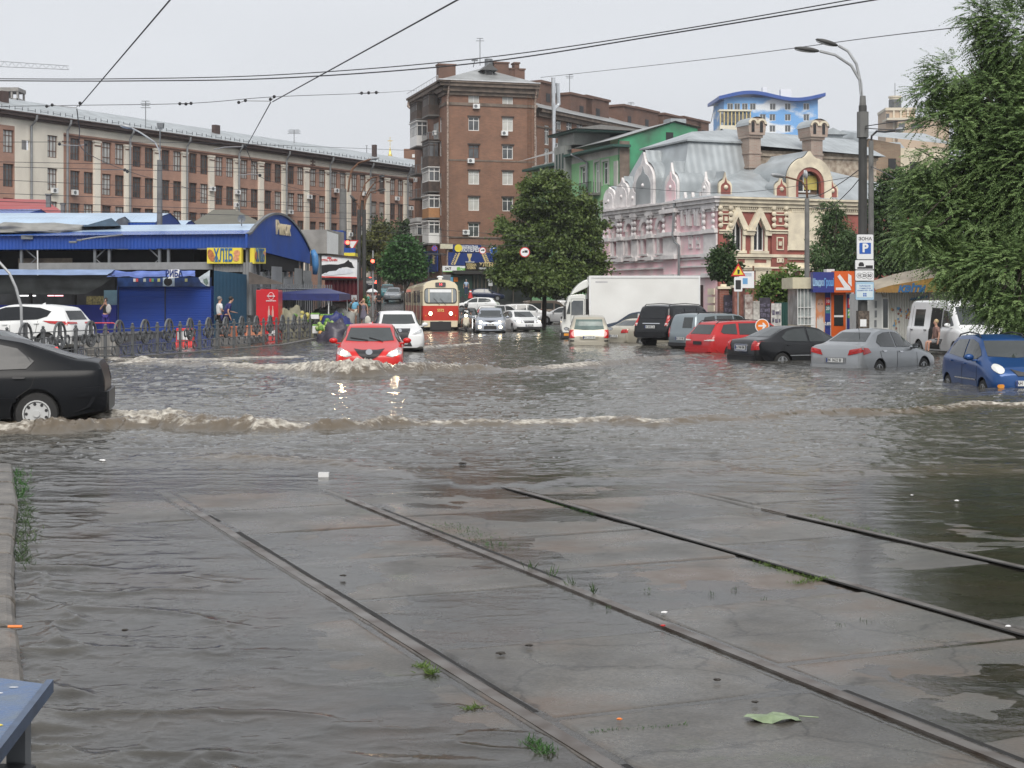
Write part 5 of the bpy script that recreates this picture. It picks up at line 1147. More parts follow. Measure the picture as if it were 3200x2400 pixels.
def car(name,label,cat,pos,heading,P_,group=None):
    """P_: dict of dimensions; local +x is the front, +y the left side, z=0 the road"""
    L,Wd,H=P_['L'],P_['W'],P_['H'];top=P_['top']
    body_m=P_['paint'];t=thing(name,label,cat,pos,heading,group)
    zb=P_.get('zb',.2);belt=P_.get('belt',.92*H/1.46);wr=P_.get('roofw',Wd*.36);x0=L/2
    N=56;xs=np.concatenate([[0,.015,.05],np.linspace(.1,L-.1,N),[L-.05,L-.015,L]])
    tz=smooth_curve(top,xs,P_.get('sig',.055));bz=smooth_curve(P_.get('beltc',[(0,belt-.12),(L*.25,belt-.03),(L*.6,belt),(L,belt)]),xs,.1)
    rings=[]
    for x,z1,zbelt in zip(xs,tz,bz):
        tf=min(1,x/(.55));tr=min(1,(L-x)/(.45));e=(.83+.17*math.sqrt(max(0,1-(1-tf)**2)))*(.88+.12*math.sqrt(max(0,1-(1-tr)**2)))
        ex=min(1,x/.10,(L-x)/.10);cr=1-.06*(1-ex)**2
        w=Wd/2*e*cr;lo=zb+.10*(1-min(1,x/.5))+.12*(1-min(1,(L-x)/.6));sh=min(zbelt,z1-.02)
        gh=max(0,min(1,(z1-zbelt)/.35));wt=(w*.90)*(1-gh)+min(wr*(.75+.25*e),w*.9)*gh
        drop_=(1-ex)**2*.05;z1=z1-drop_
        mid=lo+(sh-lo)*.5
        half=[(0,lo),(w*.80,lo),(w*.955,lo+.05),(w*.985,lo+.16),(w,mid),(w*.99,sh-.12),(w*.965,sh-.03),(w*.935,sh+.005),
((w*.93+wt)/2+.01*gh,(sh+z1-.05)/2+.0),(wt,z1-.05*gh-.012),(wt*.93,z1-.012),(wt*.6,z1+.006*(1)),(0,z1+.018)]
        rings.append([(y,z)for y,z in half]+[(-y,z)for y,z in half[-2:0:-1]])
    bm=bmesh.new();vr=[[bm.verts.new((x0-x,y,z))for y,z in r]for x,r in zip(xs,rings)];k=len(rings[0])
    for i in range(len(vr)-1):
        for j in range(k):j2=(j+1)%k;bm.faces.new((vr[i][j],vr[i][j2],vr[i+1][j2],vr[i+1][j]))
    bm.faces.new(vr[0][::-1]);bm.faces.new(vr[-1]);bmesh.ops.recalc_face_normals(bm,faces=bm.faces);bvh=BVHTree.FromBMesh(bm)
    me=bpy.data.meshes.new('body');bm.to_mesh(me);bm.free();me.materials.append(body_m);me.shade_smooth();me.set_sharp_from_angle(angle=R(38))
    body=bpy.data.objects.new('body',me);COL.objects.link(body)
    xf,xr_,r=x0-P_['axf'],-x0+P_['axr'],P_.get('r',.31)
    mb=MB();ar=r+.055
    for x in(xf,xr_):
        for s in(1,-1):mb.tube([(x,s*(Wd/2-.26),r),(x,s*(Wd/2+.3),r)],ar,24)
    cut=mb.build('cut',BLACK,None,fix=True);
    md=body.modifiers.new('b','BOOLEAN');md.object=cut;md.operation='DIFFERENCE';md.solver='EXACT'
    m2=evaluated(body,'body',[body_m]);bpy.data.objects.remove(body);bpy.data.objects.remove(cut);body=bpy.data.objects.new('body',m2);COL.objects.link(body);body.parent=t
    for x in(xf,xr_):
      for s in(1,-1):
        mb=MB();mb.tube([(x,s*(Wd/2-.255),r),(x,s*(Wd/2-.245),r)],ar-.005,20)
        n=14;ring=[(x+(ar-.004)*math.cos(math.pi*(-.08+1.16*i/n)),r+(ar-.004)*math.sin(math.pi*(-.08+1.16*i/n)))for i in range(n+1)]
        for a,b in zip(ring[:-1],ring[1:]):mb.quad((a[0],s*(Wd/2-.25),a[1]),(b[0],s*(Wd/2-.25),b[1]),(b[0],s*(Wd/2-.035),b[1]),(a[0],s*(Wd/2-.035),a[1]))
        mb.build('wheel_arch',BLACK,t)
    for x in(xf,xr_):
        for s in(1,-1):wheel(t,x,s*(Wd/2-.125),r,.20,P_.get('spokes',5),P_.get('rim',ALLOY),s,P_.get('wstyle','spoke'))
    X=lambda xx:x0-xx
    gm=P_.get('glass',CGLASS)
    for s in(1,-1):
        for w in P_['side']:patch(bvh,[(X(a),z)for a,z in w],'y',s,gm,'side_window',t,.006,.12,.006)
        for d in P_.get('doors',()):
            for(a,z0),(b,z1)in zip(d[:-1],d[1:]):
                q=Vector((b-a,z1-z0)).normalized()*.006;patch(bvh,[(X(a-q.y),z0+q.x),(X(b-q.y),z1+q.x),(X(b+q.y),z1-q.x),(X(a+q.y),z0-q.x)],'y',s,SEAM,'door_seam',t,.002,.15,.003)
        for hx,hz in P_.get('handles',()):
            patch(bvh,rr(X(hx)-.09,X(hx)+.09,hz-.015,hz+.015,.012,1),'y',s,P_.get('handle_m',body_m),'door_handle',t,.01,.1,.03)
        if 'trim' in P_:
            a,b,z0,z1=P_['trim'];patch(bvh,[(X(a),z0),(X(b),z0),(X(b),z1),(X(a),z1)],'y',s,P_.get('trim_m',BLACK),'side_moulding',t,.006,.2,.012)
        mx_,mz=P_['mirror'];wy=Wd/2-.06;mb=MB();mb.ball((X(mx_),s*(wy+.16),mz),.115,12,7,(.62,1.0,.66));mb.box(X(mx_)-.03,X(mx_)+.05,min(s*(wy-.10),s*(wy+.1)),max(s*(wy-.10),s*(wy+.1)),mz-.09,mz-.05)
        mi=mb.build('wing_mirror',P_.get('mirror_m',body_m),t,smooth=True);mb=MB();mb.box(X(mx_)-.078,X(mx_)-.070,s*(wy+.16)-.085,s*(wy+.16)+.085,mz-.05,mz+.05);mb.build('mirror_glass',CHROME,mi)
        for(pts,mm,nm)in P_.get('front',()):
            if nm in('headlight','fog_lamp','headlamp_bulb'):patch(bvh,[(s*y,z)for y,z in pts],'x',1,mm,nm,t,.012 if nm!='headlamp_bulb' else .03,.06,.01)
        for(pts,mm,nm)in P_.get('rear',()):
            if nm.startswith('tail_light')or nm=='reflector':patch(bvh,[(s*y,z)for y,z in pts],'x',-1,mm,nm,t,.010,.06,.014)
        for(pts,mm,nm)in P_.get('sidebits',()):patch(bvh,[(X(a),z)for a,z in pts],'y',s,mm,nm,t,.008,.08,.012)
        if P_.get('rails'):
            a,b,zr=P_['rails'];mb=MB();yy=s*wr*.86;zz=[float(np.interp(q,xs,tz))for q in(a,a+.12,(a+b)/2,b-.12,b)]
            mb.tube([(X(a),yy,zz[0]),(X(a+.12),yy,zz[1]+.05),(X((a+b)/2),yy,zz[2]+.065),(X(b-.12),yy,zz[3]+.05),(X(b),yy,zz[4])],.018,6);mb.build('roof_rail',P_.get('rail_m',BLACK),t)
    for(pts,mm,nm)in P_.get('front',()):
        if nm not in('headlight','fog_lamp','headlamp_bulb'):patch(bvh,pts,'x',1,mm,nm,t,.008 if nm!='badge' else .03,.08,.012)
    for(pts,mm,nm)in P_.get('rear',()):
        if not(nm.startswith('tail_light')or nm=='reflector'):patch(bvh,pts,'x',-1,mm,nm,t,.008,.08,.014 if nm!='bumper' else .05)
    if 'ws' in P_:patch(bvh,P_['ws'],'x',1,gm,'windscreen',t,.005,.10,.006)
    if 'rw' in P_:patch(bvh,P_['rw'],'x',-1,P_.get('rglass',gm),'rear_window',t,.005,.10,.006)
    if 'plate_f' in P_ or 'plate_r' in P_:
        for key,sg in(('plate_f',1),('plate_r',-1)):
            if key not in P_:continue
            zz,txt=P_[key];h=bvh.ray_cast(Vector((sg*6,0,zz)),Vector((-sg,0,0)))
            px_=h[0].x+sg*.035;mb=MB();mb.box(min(px_,px_+sg*.015),max(px_,px_+sg*.015),-.26,.26,zz-.057,zz+.057);pl=mb.build('licence_plate',PLATE,t)
            M=face_M((px_+sg*.0155,0,zz),(0,sg,0));text(txt,.115,BLACK,pl,M,'plate_number',.82,.002,.002)
            mb=MB();yb=-sg*.24;mb.box(min(px_+sg*.015,px_+sg*.019),max(px_+sg*.015,px_+sg*.019),yb-.02,yb+.02,zz-.056,zz+.056);mb.build('flag_strip',sgn('navy',(0,0,0)),pl)
    if P_.get('wipers'):
        for y_ in P_['wipers']:
            a=P_['wip'];mb=MB();pts=[]
            for i in range(5):
                yy=y_[0]+(y_[1]-y_[0])*i/4;zz=y_[2]+(y_[3]-y_[2])*i/4;h=bvh.ray_cast(Vector((6,yy,zz)),Vector((-1,0,0)))
                if h[0]:pts.append(h[0]+Vector((.025,0,.01)))
            if len(pts)>1:mb.tube(pts,.012,5);mb.build('wiper',BLACK,t)
    if P_.get('antenna'):
        mb=MB();a=P_['antenna'];zz=float(np.interp(a,xs,tz));mb.tube([(X(a),0,zz),(X(a+.18),0,zz+.28)],.008,5);mb.build('aerial',BLACK,t)
    if P_.get('fin'):
        mb=MB();a=P_['fin'];zz=float(np.interp(a,xs,tz));mb.prism([(X(a),0,zz),(X(a+.16),0,zz),(X(a+.15),0,zz+.07)],(0,.03,0));mb.build('aerial',body_m,t,fix=True)
    return t,bvh
def place(px,Y,z=None,dy=0):
    x=XA(px,Y);return(x,Y,(gz(x,Y)if z is None else z))
def sedan(paint_m,L=4.45,W_=1.75,H=1.46,**k):
    s=L/4.45;h=H/1.46
    P_=dict(L=L,W=W_,H=H,paint=paint_m,axf=.85*s,axr=.95*s,r=.31,roofw=W_*.345,
top=[(0,.66*h),(.10,.74*h),(.95*s,.93*h),(1.18*s,.98*h),(1.95*s,1.39*h),(2.35*s,1.45*h),(2.9*s,1.44*h),(3.25*s,1.37*h),(3.85*s,1.10*h),(4.05*s,1.06*h),(4.37*s,1.03*h),(4.45*s,.92*h)],
beltc=[(0,.62*h),(1.0*s,.86*h),(2.4*s,.93*h),(4.45*s,.98*h)],
side=[[(1.42*s,.99*h),(1.90*s,1.28*h),(2.2*s,1.36*h),(2.45*s,1.375*h),(2.45*s,.96*h),(1.62*s,.945*h)],[(2.53*s,.965*h),(2.53*s,1.375*h),(2.9*s,1.36*h),(3.2*s,1.29*h),(3.45*s,1.10*h),(3.35*s,.99*h)]],
ws=[(-.62,1.0*h),(-.50,1.34*h),(.50,1.34*h),(.62,1.0*h),(.3,.985*h),(-.3,.985*h)],rw=[(-.58,1.12*h),(-.46,1.36*h),(.46,1.36*h),(.58,1.12*h)],
doors=[[(1.3*s,.3),(1.32*s,.9*h)],[(2.49*s,.3),(2.49*s,.95*h)],[(3.5*s,.98*h),(3.42*s,.72),(3.2*s,.55)]],handles=[(2.3*s,.83*h),(3.25*s,.86*h)],mirror=(1.55*s,.98*h))
    P_.update(k);return P_
def hatch(paint_m,L=4.2,W_=1.75,H=1.46,tall=0,**k):
    s=L/4.2;h=H/1.46
    P_=dict(L=L,W=W_,H=H,paint=paint_m,axf=.82*s,axr=.75*s,r=.31,roofw=W_*.35,
top=[(0,.66*h),(.10,.76*h),(.85*s,.95*h),(1.05*s,1.0*h),(1.8*s,1.40*h),(2.2*s,1.455*h),(3.2*s,1.43*h),(3.65*s,1.37*h),(4.02*s,1.0*h),(4.14*s,.92*h),(4.2*s,.72*h)],
beltc=[(0,.62*h),(1.0*s,.88*h),(2.4*s,.95*h),(4.2*s,.98*h)],
side=[[(1.28*s,1.01*h),(1.78*s,1.30*h),(2.05*s,1.365*h),(2.30*s,1.38*h),(2.30*s,.975*h),(1.5*s,.96*h)],[(2.38*s,.98*h),(2.38*s,1.38*h),(3.1*s,1.36*h),(3.5*s,1.26*h),(3.62*s,1.08*h),(3.35*s,1.0*h)]],
ws=[(-.64,1.03*h),(-.53,1.36*h),(.53,1.36*h),(.64,1.03*h),(.3,1.01*h),(-.3,1.01*h)],rw=[(-.58,1.02*h),(-.50,1.32*h),(.50,1.32*h),(.58,1.02*h)],
doors=[[(1.15*s,.3),(1.2*s,.92*h)],[(2.34*s,.3),(2.34*s,.96*h)]],handles=[(2.15*s,.85*h),(3.15*s,.88*h)],mirror=(1.42*s,1.0*h))
    P_.update(k);return P_
def wagon(paint_m,L=4.6,W_=1.8,H=1.5,squ=.0,**k):
    """estates and SUVs: long roof, upright tail"""
    s=L/4.6;h=H/1.5
    P_=dict(L=L,W=W_,H=H,paint=paint_m,axf=.9*s,axr=.9*s,r=.33,roofw=W_*.355,
top=[(0,.70*h),(.09,.82*h),(.95*s,.98*h),(1.2*s,1.03*h),(1.85*s,1.42*h),(2.25*s,1.49*h),(3.6*s,1.48*h),(4.15*s,1.44*h),(4.42*s,1.08*h),(4.52*s,.98*h),(4.6*s,.75*h)],
beltc=[(0,.66*h),(1.0*s,.90*h),(2.4*s,.96*h),(4.6*s,1.0*h)],
side=[[(1.42*s,1.05*h),(1.85*s,1.33*h),(2.1*s,1.40*h),(2.4*s,1.415*h),(2.4*s,.99*h),(1.6*s,.98*h)],[(2.48*s,.99*h),(2.48*s,1.415*h),(3.3*s,1.41*h),(3.38*s,1.0*h)],[(3.47*s,1.01*h),(3.42*s,1.405*h),(3.95*s,1.36*h),(4.15*s,1.10*h),(4.05*s,1.04*h)]],
ws=[(-.64,1.07*h),(-.54,1.38*h),(.54,1.38*h),(.64,1.07*h),(.3,1.05*h),(-.3,1.05*h)],rw=[(-.60,1.05*h),(-.54,1.38*h),(.54,1.38*h),(.60,1.05*h)],
doors=[[(1.25*s,.3),(1.3*s,.95*h)],[(2.44*s,.3),(2.44*s,.97*h)],[(3.42*s,.99*h),(3.36*s,.75),(3.2*s,.6)]],handles=[(2.25*s,.87*h),(3.2*s,.9*h)],mirror=(1.55*s,1.03*h))
    P_.update(k);return P_
DARKP=mat('charcoal_paint',(.007,.008,.010),rough=.3,var=.05,spec=.2);BLKP=paint('black',(.006,.0065,.008));WHP=paint('white',(.72,.73,.73));REDP=paint('red',(.55,.016,.014));SILP=paint('silver',(.34,.355,.37),.45);BEIP=paint('beige',(.42,.39,.32),.3);BLUP=paint('blue',(.012,.06,.20),.3);NVP=paint('navy',(.010,.018,.05),.2)
GRYP=paint('grey',(.24,.28,.30),.4);ORP=paint('orange',(.50,.11,.03),.2);BRNP=paint('brown',(.16,.13,.105),.4);TEAP=paint('teal',(.05,.16,.18),.3);DGP=paint('dark_green',(.025,.032,.03),.2);SLBP=paint('slate',(.018,.03,.055),.3)
HT_=lambda**k:k
# left foreground dark saloon, passing to the left behind the breaking wave
car('parked_car','near black saloon with dark windows and silver wheel cover throwing up the brown wave','car',(XA(358,24)-2.31,23.45,-.13),R(191),
sedan(DARKP,4.57,1.77,1.46,r=.32,wstyle='cover',rim=mat('wheel_cover',(.5,.51,.51),rough=.4,var=.1),glass=mat('tinted_glass',(.014,.016,.019),rough=.22,var=.1,spec=.35),
axr=.98,handle_m=BLACK,trim=(1.3,3.3,.50,.56),trim_m=DARKP,
top=[(0,.66),(.10,.74),(.95,.92),(1.2,.97),(2.0,1.38),(2.45,1.455),(3.0,1.45),(3.35,1.39),(4.12,1.13),(4.3,1.11),(4.5,1.08),(4.56,.95),(4.57,.6)],sig=.035,
sidebits=[([(4.1,.56),(4.56,.58),(4.56,.72),(4.1,.69)],DARKP,'bumper')],rear=[([(-.86,.34),(.86,.34),(.86,.64),(-.86,.64)],DARKP,'bumper')]))
# sportage-like white SUV behind the fence
car('parked_car','white SUV with dark red tail light strip standing beside the ornate market fence','car',(XA(275,50.5)-2.24,50.5,.16),R(170),
wagon(WHP,4.48,1.86,1.64,r=.35,belt=1.08,glass=mat('tinted_glass',(0,0,0)),beltc=[(0,.72),(1.0,1.0),(2.4,1.08),(4.48,1.16)],
side=[[(1.35,1.14),(1.8,1.44),(2.1,1.53),(2.7,1.56),(3.3,1.52),(3.72,1.40),(3.62,1.24),(3.3,1.14),(1.6,1.08)]],
top=[(0,.78),(.09,.92),(.95,1.08),(1.2,1.12),(1.85,1.52),(2.25,1.62),(3.4,1.61),(4.05,1.53),(4.12,1.42),(4.30,1.10),(4.42,1.0),(4.48,.75)],
rw=[(-.62,1.13),(-.56,1.42),(.56,1.42),(.62,1.13)],rear=[([(.3,1.00),(.86,1.0),(.86,1.07),(.3,1.05)],TL,'tail_light'),([(-.8,.45),(.8,.45),(.8,.62),(-.8,.62)],BLACK,'bumper')],sidebits=[([(3.75,1.02),(4.35,.96),(4.42,1.08),(3.5,1.10)],TL,'tail_light')],fin=3.0,handles=[(2.2,.98),(3.3,1.02)]))
car('parked_car','dark grey saloon tail with bright red light overlapping the white SUV','car',(XA(152,41)-2.2,41,-.30),R(172),
sedan(paint('grey_black',(.03,.032,.036)),4.5,1.78,1.45,rear=[([(.35,.78),(.80,.80),(.84,.96),(.4,.93)],mat('red_lens_bright',(.75,.03,.02),rough=.2,emit=.4,ecol=(1,.05,.03)),'tail_light'),([(-.8,.35),(.8,.35),(.8,.5),(-.8,.5)],BLACK,'bumper')],sidebits=[([(3.95,.82),(4.42,.84),(4.44,.95),(3.98,.96)],MATS['red_lens_bright'],'tail_light')]))
# the red hatchback ploughing towards us
mz=hatch(REDP,4.42,1.76,1.46,mirror=(1.45,1.02),plate_f=(.44,'AP 8237 EC'),plate_r=(.8,'AP 8237 EC'),fin=3.4,
front=[([(.44,.66),(.50,.74),(.76,.86),(.84,.83),(.83,.70),(.60,.63)],HL,'headlight'),(rr(.63,.71,.70,.77,.03),LIT,'headlamp_bulb'),
([(-.40,.84),(-.24,.66),(-.1,.58),(.1,.58),(.24,.66),(.40,.84),(.2,.81),(-.2,.81)],BLACK,'grille'),([(.09*math.cos(a)*1.0,.745+.07*math.sin(a))for a in[math.pi*2*i/12 for i in range(12)]],CHROME,'badge'),
([(-.42,.24),(.42,.24),(.36,.36),(-.36,.36)],BLACK,'air_intake')],rear=[([(.5,.85),(.8,.9),(.8,1.05),(.55,1.0)],TL,'tail_light')],wip=1,wipers=[(-.05,-.52,1.03,1.10),(.35,-.02,1.0,1.10)])
redc,_=car('parked_car','bright red hatchback with lit headlights ploughing through the flood towards the viewer','car',place(1159,41.8,-.19),R(-86),mz)
car('parked_car','white crossover with black grille right behind the bright red hatchback','car',place(1240,59,-.12),R(-82.5),
wagon(WHP,4.63,1.85,1.65,r=.36,front=[([(.42,.80),(.84,.98),(.82,.86),(.55,.78)],HL,'headlight'),([(-.40,1.0),(-.28,.7),(-.44,.35),(.44,.35),(.28,.7),(.40,1.0)],BLACK,'grille'),(rr(-.06,.06,.86,.98,.05),CHROME,'badge')],plate_f=(.48,'AA 5103 KB'),wip=1))
# silver minivan
car('parked_car','silver minivan with lit round fog lamps beside the scooter','car',place(1533.5,93.5,-.13),R(-90),
hatch(paint('bluish_silver',(.34,.37,.42),.4),4.3,1.86,1.66,mirror=(1.2,1.1),top=[(0,.72),(.10,.88),(.60,1.05),(.85,1.12),(1.75,1.60),(2.2,1.66),(3.3,1.64),(3.9,1.5),(4.1,1.1),(4.3,.8)],
ws=[(-.76,1.10),(-.58,1.50),(.58,1.50),(.76,1.10),(.3,1.07),(-.3,1.07)],roofw=.66,
front=[([(.42,.74),(.86,.78),(.86,.92),(.48,.88)],HL,'headlight'),(rr(.50,.62,.77,.87,.04),LITW,'headlamp_bulb'),([(-.35,.90),(0,.76),(.35,.90)],BLACK,'grille'),(rr(.54,.70,.44,.59,.06),LITW,'fog_lamp'),(rr(-.38,.38,.38,.58,.04),BLACK,'air_intake')],plate_f=(.66,'KI 7067 MB')))
car('parked_car','white saloon facing us with dim headlights between the silver minivan and the truck','car',place(1626,98,-.09),R(-76),
hatch(WHP,4.6,1.82,1.46,front=[([(.42,.66),(.84,.72),(.84,.84),(.46,.80)],HL,'headlight'),(rr(.58,.74,.70,.79,.04),LITW,'headlamp_bulb'),([(-.36,.80),(-.30,.66),(.30,.66),(.36,.80)],BLACK,'grille'),(rr(-.80,.80,.30,.42,.05),BLACK,'air_intake')],plate_f=(.52,'AI 8212 HB'),wip=1,wipers=[(.1,-.3,1.03,1.25),(-.2,-.5,1.03,1.25)]))
# the little beige hatchback, rear view
car('parked_car','beige hatchback seen from behind standing alone in the middle of the flooded square','car',place(1839,67.5,-.32),R(88),
hatch(BEIP,3.9,1.74,1.62,r=.31,top=[(0,.7),(.10,.85),(.6,1.0),(.85,1.08),(1.65,1.54),(2.1,1.62),(3.0,1.60),(3.42,1.52),(3.72,1.05),(3.82,.95),(3.9,.7)],roofw=.66,
rw=[(-.64,1.03),(-.56,1.44),(.56,1.44),(.64,1.03),(.2,.99),(-.2,.99)],rglass=mat('green_tint_glass',(.10,.14,.13),rough=.1,var=.35,scale=2),
rear=[([(.62,.66),(.86,.64),(.85,1.0),(.66,1.0)],TL,'tail_light'),(rr(-.40,.40,.58,.78,.05),paint('beige_recess_shade',(.34,.31,.25),.3),'plate_recess'),([(.64,.50),(.86,.50),(.86,.56),(.64,.56)],BLACK,'reflector'),([(-.86,.20),(.86,.20),(.86,.48),(-.86,.48)],BEIP,'bumper'),([(.52,.18),(.88,.18),(.88,.34),(.58,.34)],BLACK,'reflector')],plate_r=(.68,'AH 2230 EE'),antenna=3.2,mirror=(1.25,1.0),mirror_m=BLACK))  # plate recess has no depth; its shade is a darker body colour
# row on the right
car('parked_car','dark blue SUV with turbine alloys half hidden behind the beige hatchback','car',place(2000,76,-.2),R(168),wagon(SLBP,4.4,1.8,1.6,r=.35,spokes=12,axr=.9))
bpy.data.objects['parked_car']if 'parked_car' in bpy.data.objects else None
car('parked_car','orange hatchback roof and tail between the dark blue SUV and the black off-roader','car',place(1985,82,.12),R(38),hatch(ORP,4.1,1.75,1.55,rear=[([(.45,.95),(.82,.98),(.82,1.12),(.45,1.06)],TL,'tail_light')],antenna=3.2))
car('parked_car','pale gold saloon tail poking out left of the black off-roader','car',place(2022,72,-.31),R(42),sedan(BEIP,4.4,1.72,1.42,rear=[([(.42,.76),(.80,.78),(.80,.94),(.50,.92)],TL,'tail_light')],plate_r=(.62,'AA 1172 IK')))
car('parked_car','black off-roader with roof rails and high vertical tail lights in the right hand row','car',place(2133,66.5,-.12),R(48),
wagon(BLKP,4.7,1.88,1.88,r=.39,rails=(1.9,4.2,0),rail_m=BLACK,zb=.36,glass=mat('black_glass',(.012,.013,.015),rough=.06,var=0),roofw=.74,axf=.9,axr=1.0,
top=[(0,.9),(.08,1.1),(.95,1.22),(1.2,1.28),(1.75,1.75),(2.15,1.86),(3.9,1.86),(4.35,1.80),(4.5,1.15),(4.62,1.1),(4.7,.8)],
beltc=[(0,.9),(1.0,1.15),(4.7,1.2)],side=[[(1.35,1.3),(1.75,1.64),(2.2,1.73),(2.4,1.73),(2.4,1.24),(1.5,1.22)],[(2.47,1.24),(2.47,1.73),(3.3,1.73),(3.3,1.24)],[(3.38,1.24),(3.38,1.73),(4.1,1.70),(4.25,1.3)]],
ws=[(-.7,1.32),(-.6,1.68),(.6,1.68),(.7,1.32)],rw=[(-.64,1.3),(-.6,1.68),(.6,1.68),(.64,1.3)],
rear=[([(.72,.98),(.86,.98),(.84,1.42),(.74,1.42)],TL,'tail_light'),([(.72,.98),(.86,.98),(.86,1.1),(.72,1.1)],TLW,'tail_light_clear'),(rr(-.45,.45,1.06,1.10,.015),CHROME,'chrome_bar'),([(-.9,.48),(.9,.48),(.9,.74),(-.9,.74)],BLKP,'bumper')],plate_r=(.94,'AA 6642 CA'),mirror=(1.55,1.3)))
car('parked_car','grey estate van with tall tail lights between the black off-roader and the red estate','car',place(2262,62,-.24),R(33),
wagon(GRYP,4.47,1.77,1.66,r=.32,rails=(1.6,4.1,0),roofw=.68,top=[(0,.75),(.09,.9),(.95,1.03),(1.2,1.08),(1.85,1.56),(2.3,1.64),(3.9,1.65),(4.32,1.60),(4.40,1.05),(4.44,.95),(4.47,.75)],
rear=[([(.70,.72),(.86,.72),(.84,1.12),(.74,1.12)],TL,'tail_light'),([(-.86,.24),(.86,.24),(.86,.50),(-.86,.50)],BLACK,'bumper')],rw=[(-.6,1.08),(-.57,1.5),(-.04,1.5),(-.04,1.08)],plate_r=(.66,'AX 3319 BK')))
car('parked_car','bright red estate car with black roof bars seen from behind in the right hand row','car',place(2345,57,-.32),R(28),
wagon(paint('estate_red',(.42,.02,.022)),4.75,1.8,1.50,r=.33,rails=(1.9,4.3,0),rw=[(-.62,1.02),(-.54,1.36),(.54,1.36),(.62,1.02)],
rear=[([(.42,.80),(.86,.84),(.84,1.0),(.60,.98)],TL,'tail_light'),([(.42,.78),(.86,.78),(.86,.84),(.42,.82)],TLW,'tail_light_clear'),(rr(-.26,.26,.64,.76,.02),BLACK,'plate_recess'),([(-.88,.25),(.88,.25),(.88,.52),(-.88,.52)],MATS['paint_estate_red'],'bumper')]))
car('parked_car','black saloon with chrome framed plate between the red estate and the silver saloon','car',place(2500,49.5,-.35),R(26),
sedan(BLKP,4.55,1.76,1.46,rear=[([(.56,.70),(.84,.72),(.82,.98),(.62,1.0)],TL,'tail_light'),(rr(-.36,.36,.66,.90,.05),CHROME,'plate_frame'),([(-.86,.25),(.86,.25),(.86,.54),(-.86,.54)],BLKP,'bumper')],plate_r=(.78,'AA 7940 BM'),trim=(1.4,3.3,.52,.55),trim_m=CHROME))
car('parked_car','silver saloon with white plate standing deep in the water below the parking signs','car',place(2733,44.5,-.40),R(48),
sedan(SILP,4.44,1.75,1.50,rear=[([(.40,.78),(.80,.86),(.84,1.0),(.46,.93)],TL,'tail_light'),(rr(-.33,.33,.56,.72,.03),paint('silver_recess_shade',(.26,.27,.28),.4),'plate_recess'),([(-.50,.36),(.50,.36),(.50,.40),(-.50,.40)],CHROME,'chrome_strip'),([(-.86,.25),(.86,.25),(.86,.52),(-.86,.52)],SILP,'bumper')],sidebits=[([(4.0,.86),(4.35,.80),(4.38,1.0),(4.12,.98)],TL,'tail_light')],  # darker silver patch paints in the shade of a plate recess
plate_r=(.64,'BK 0622 BI'),antenna=3.1,r=.32,mirror_m=BLACK,handle_m=CHROME))
# small blue city car nose right
car('parked_car','small blue city car with big round headlights at the right edge under the tree','car',(10.95,34.6,-.38),R(-88),
hatch(BLUP,3.55,1.55,1.50,r=.28,roofw=.56,rails=(1.5,3.0,0),axf=.62,axr=.55,top=[(0,.68),(.08,.80),(.55,.96),(.75,1.03),(1.35,1.42),(1.8,1.50),(2.7,1.48),(3.15,1.38),(3.4,.98),(3.5,.85),(3.55,.6)],
side=[[(1.0,1.06),(1.38,1.33),(1.7,1.40),(1.9,1.40),(1.9,.98),(1.15,.98)],[(1.98,.98),(1.98,1.40),(2.6,1.38),(2.95,1.26),(3.0,1.05)]],ws=[(-.58,1.05),(-.50,1.38),(.50,1.38),(.58,1.05),(0,1.02)],
front=[([(.56+.10*math.cos(a),.80+.10*math.sin(a))for a in[math.pi*2*i/16 for i in range(16)]],mat('round_headlight',(.72,.73,.70),rough=.15,var=.1,spec=.8),'headlight'),([(-.34,.80),(-.1,.74),(.1,.74),(.34,.80),(.2,.66),(-.2,.66)],BLACK,'grille'),(rr(.50,.64,.40,.48,.035),AMB,'fog_lamp')],
plate_f=(.50,'AH 7515 KA'),mirror=(1.15,1.02),doors=[[(.95,.3),(.98,.95)],[(1.94,.3),(1.94,.97)]],handles=[(1.78,.86),(2.7,.9)],trim=(1.0,2.4,.52,.55),trim_m=CHROME))
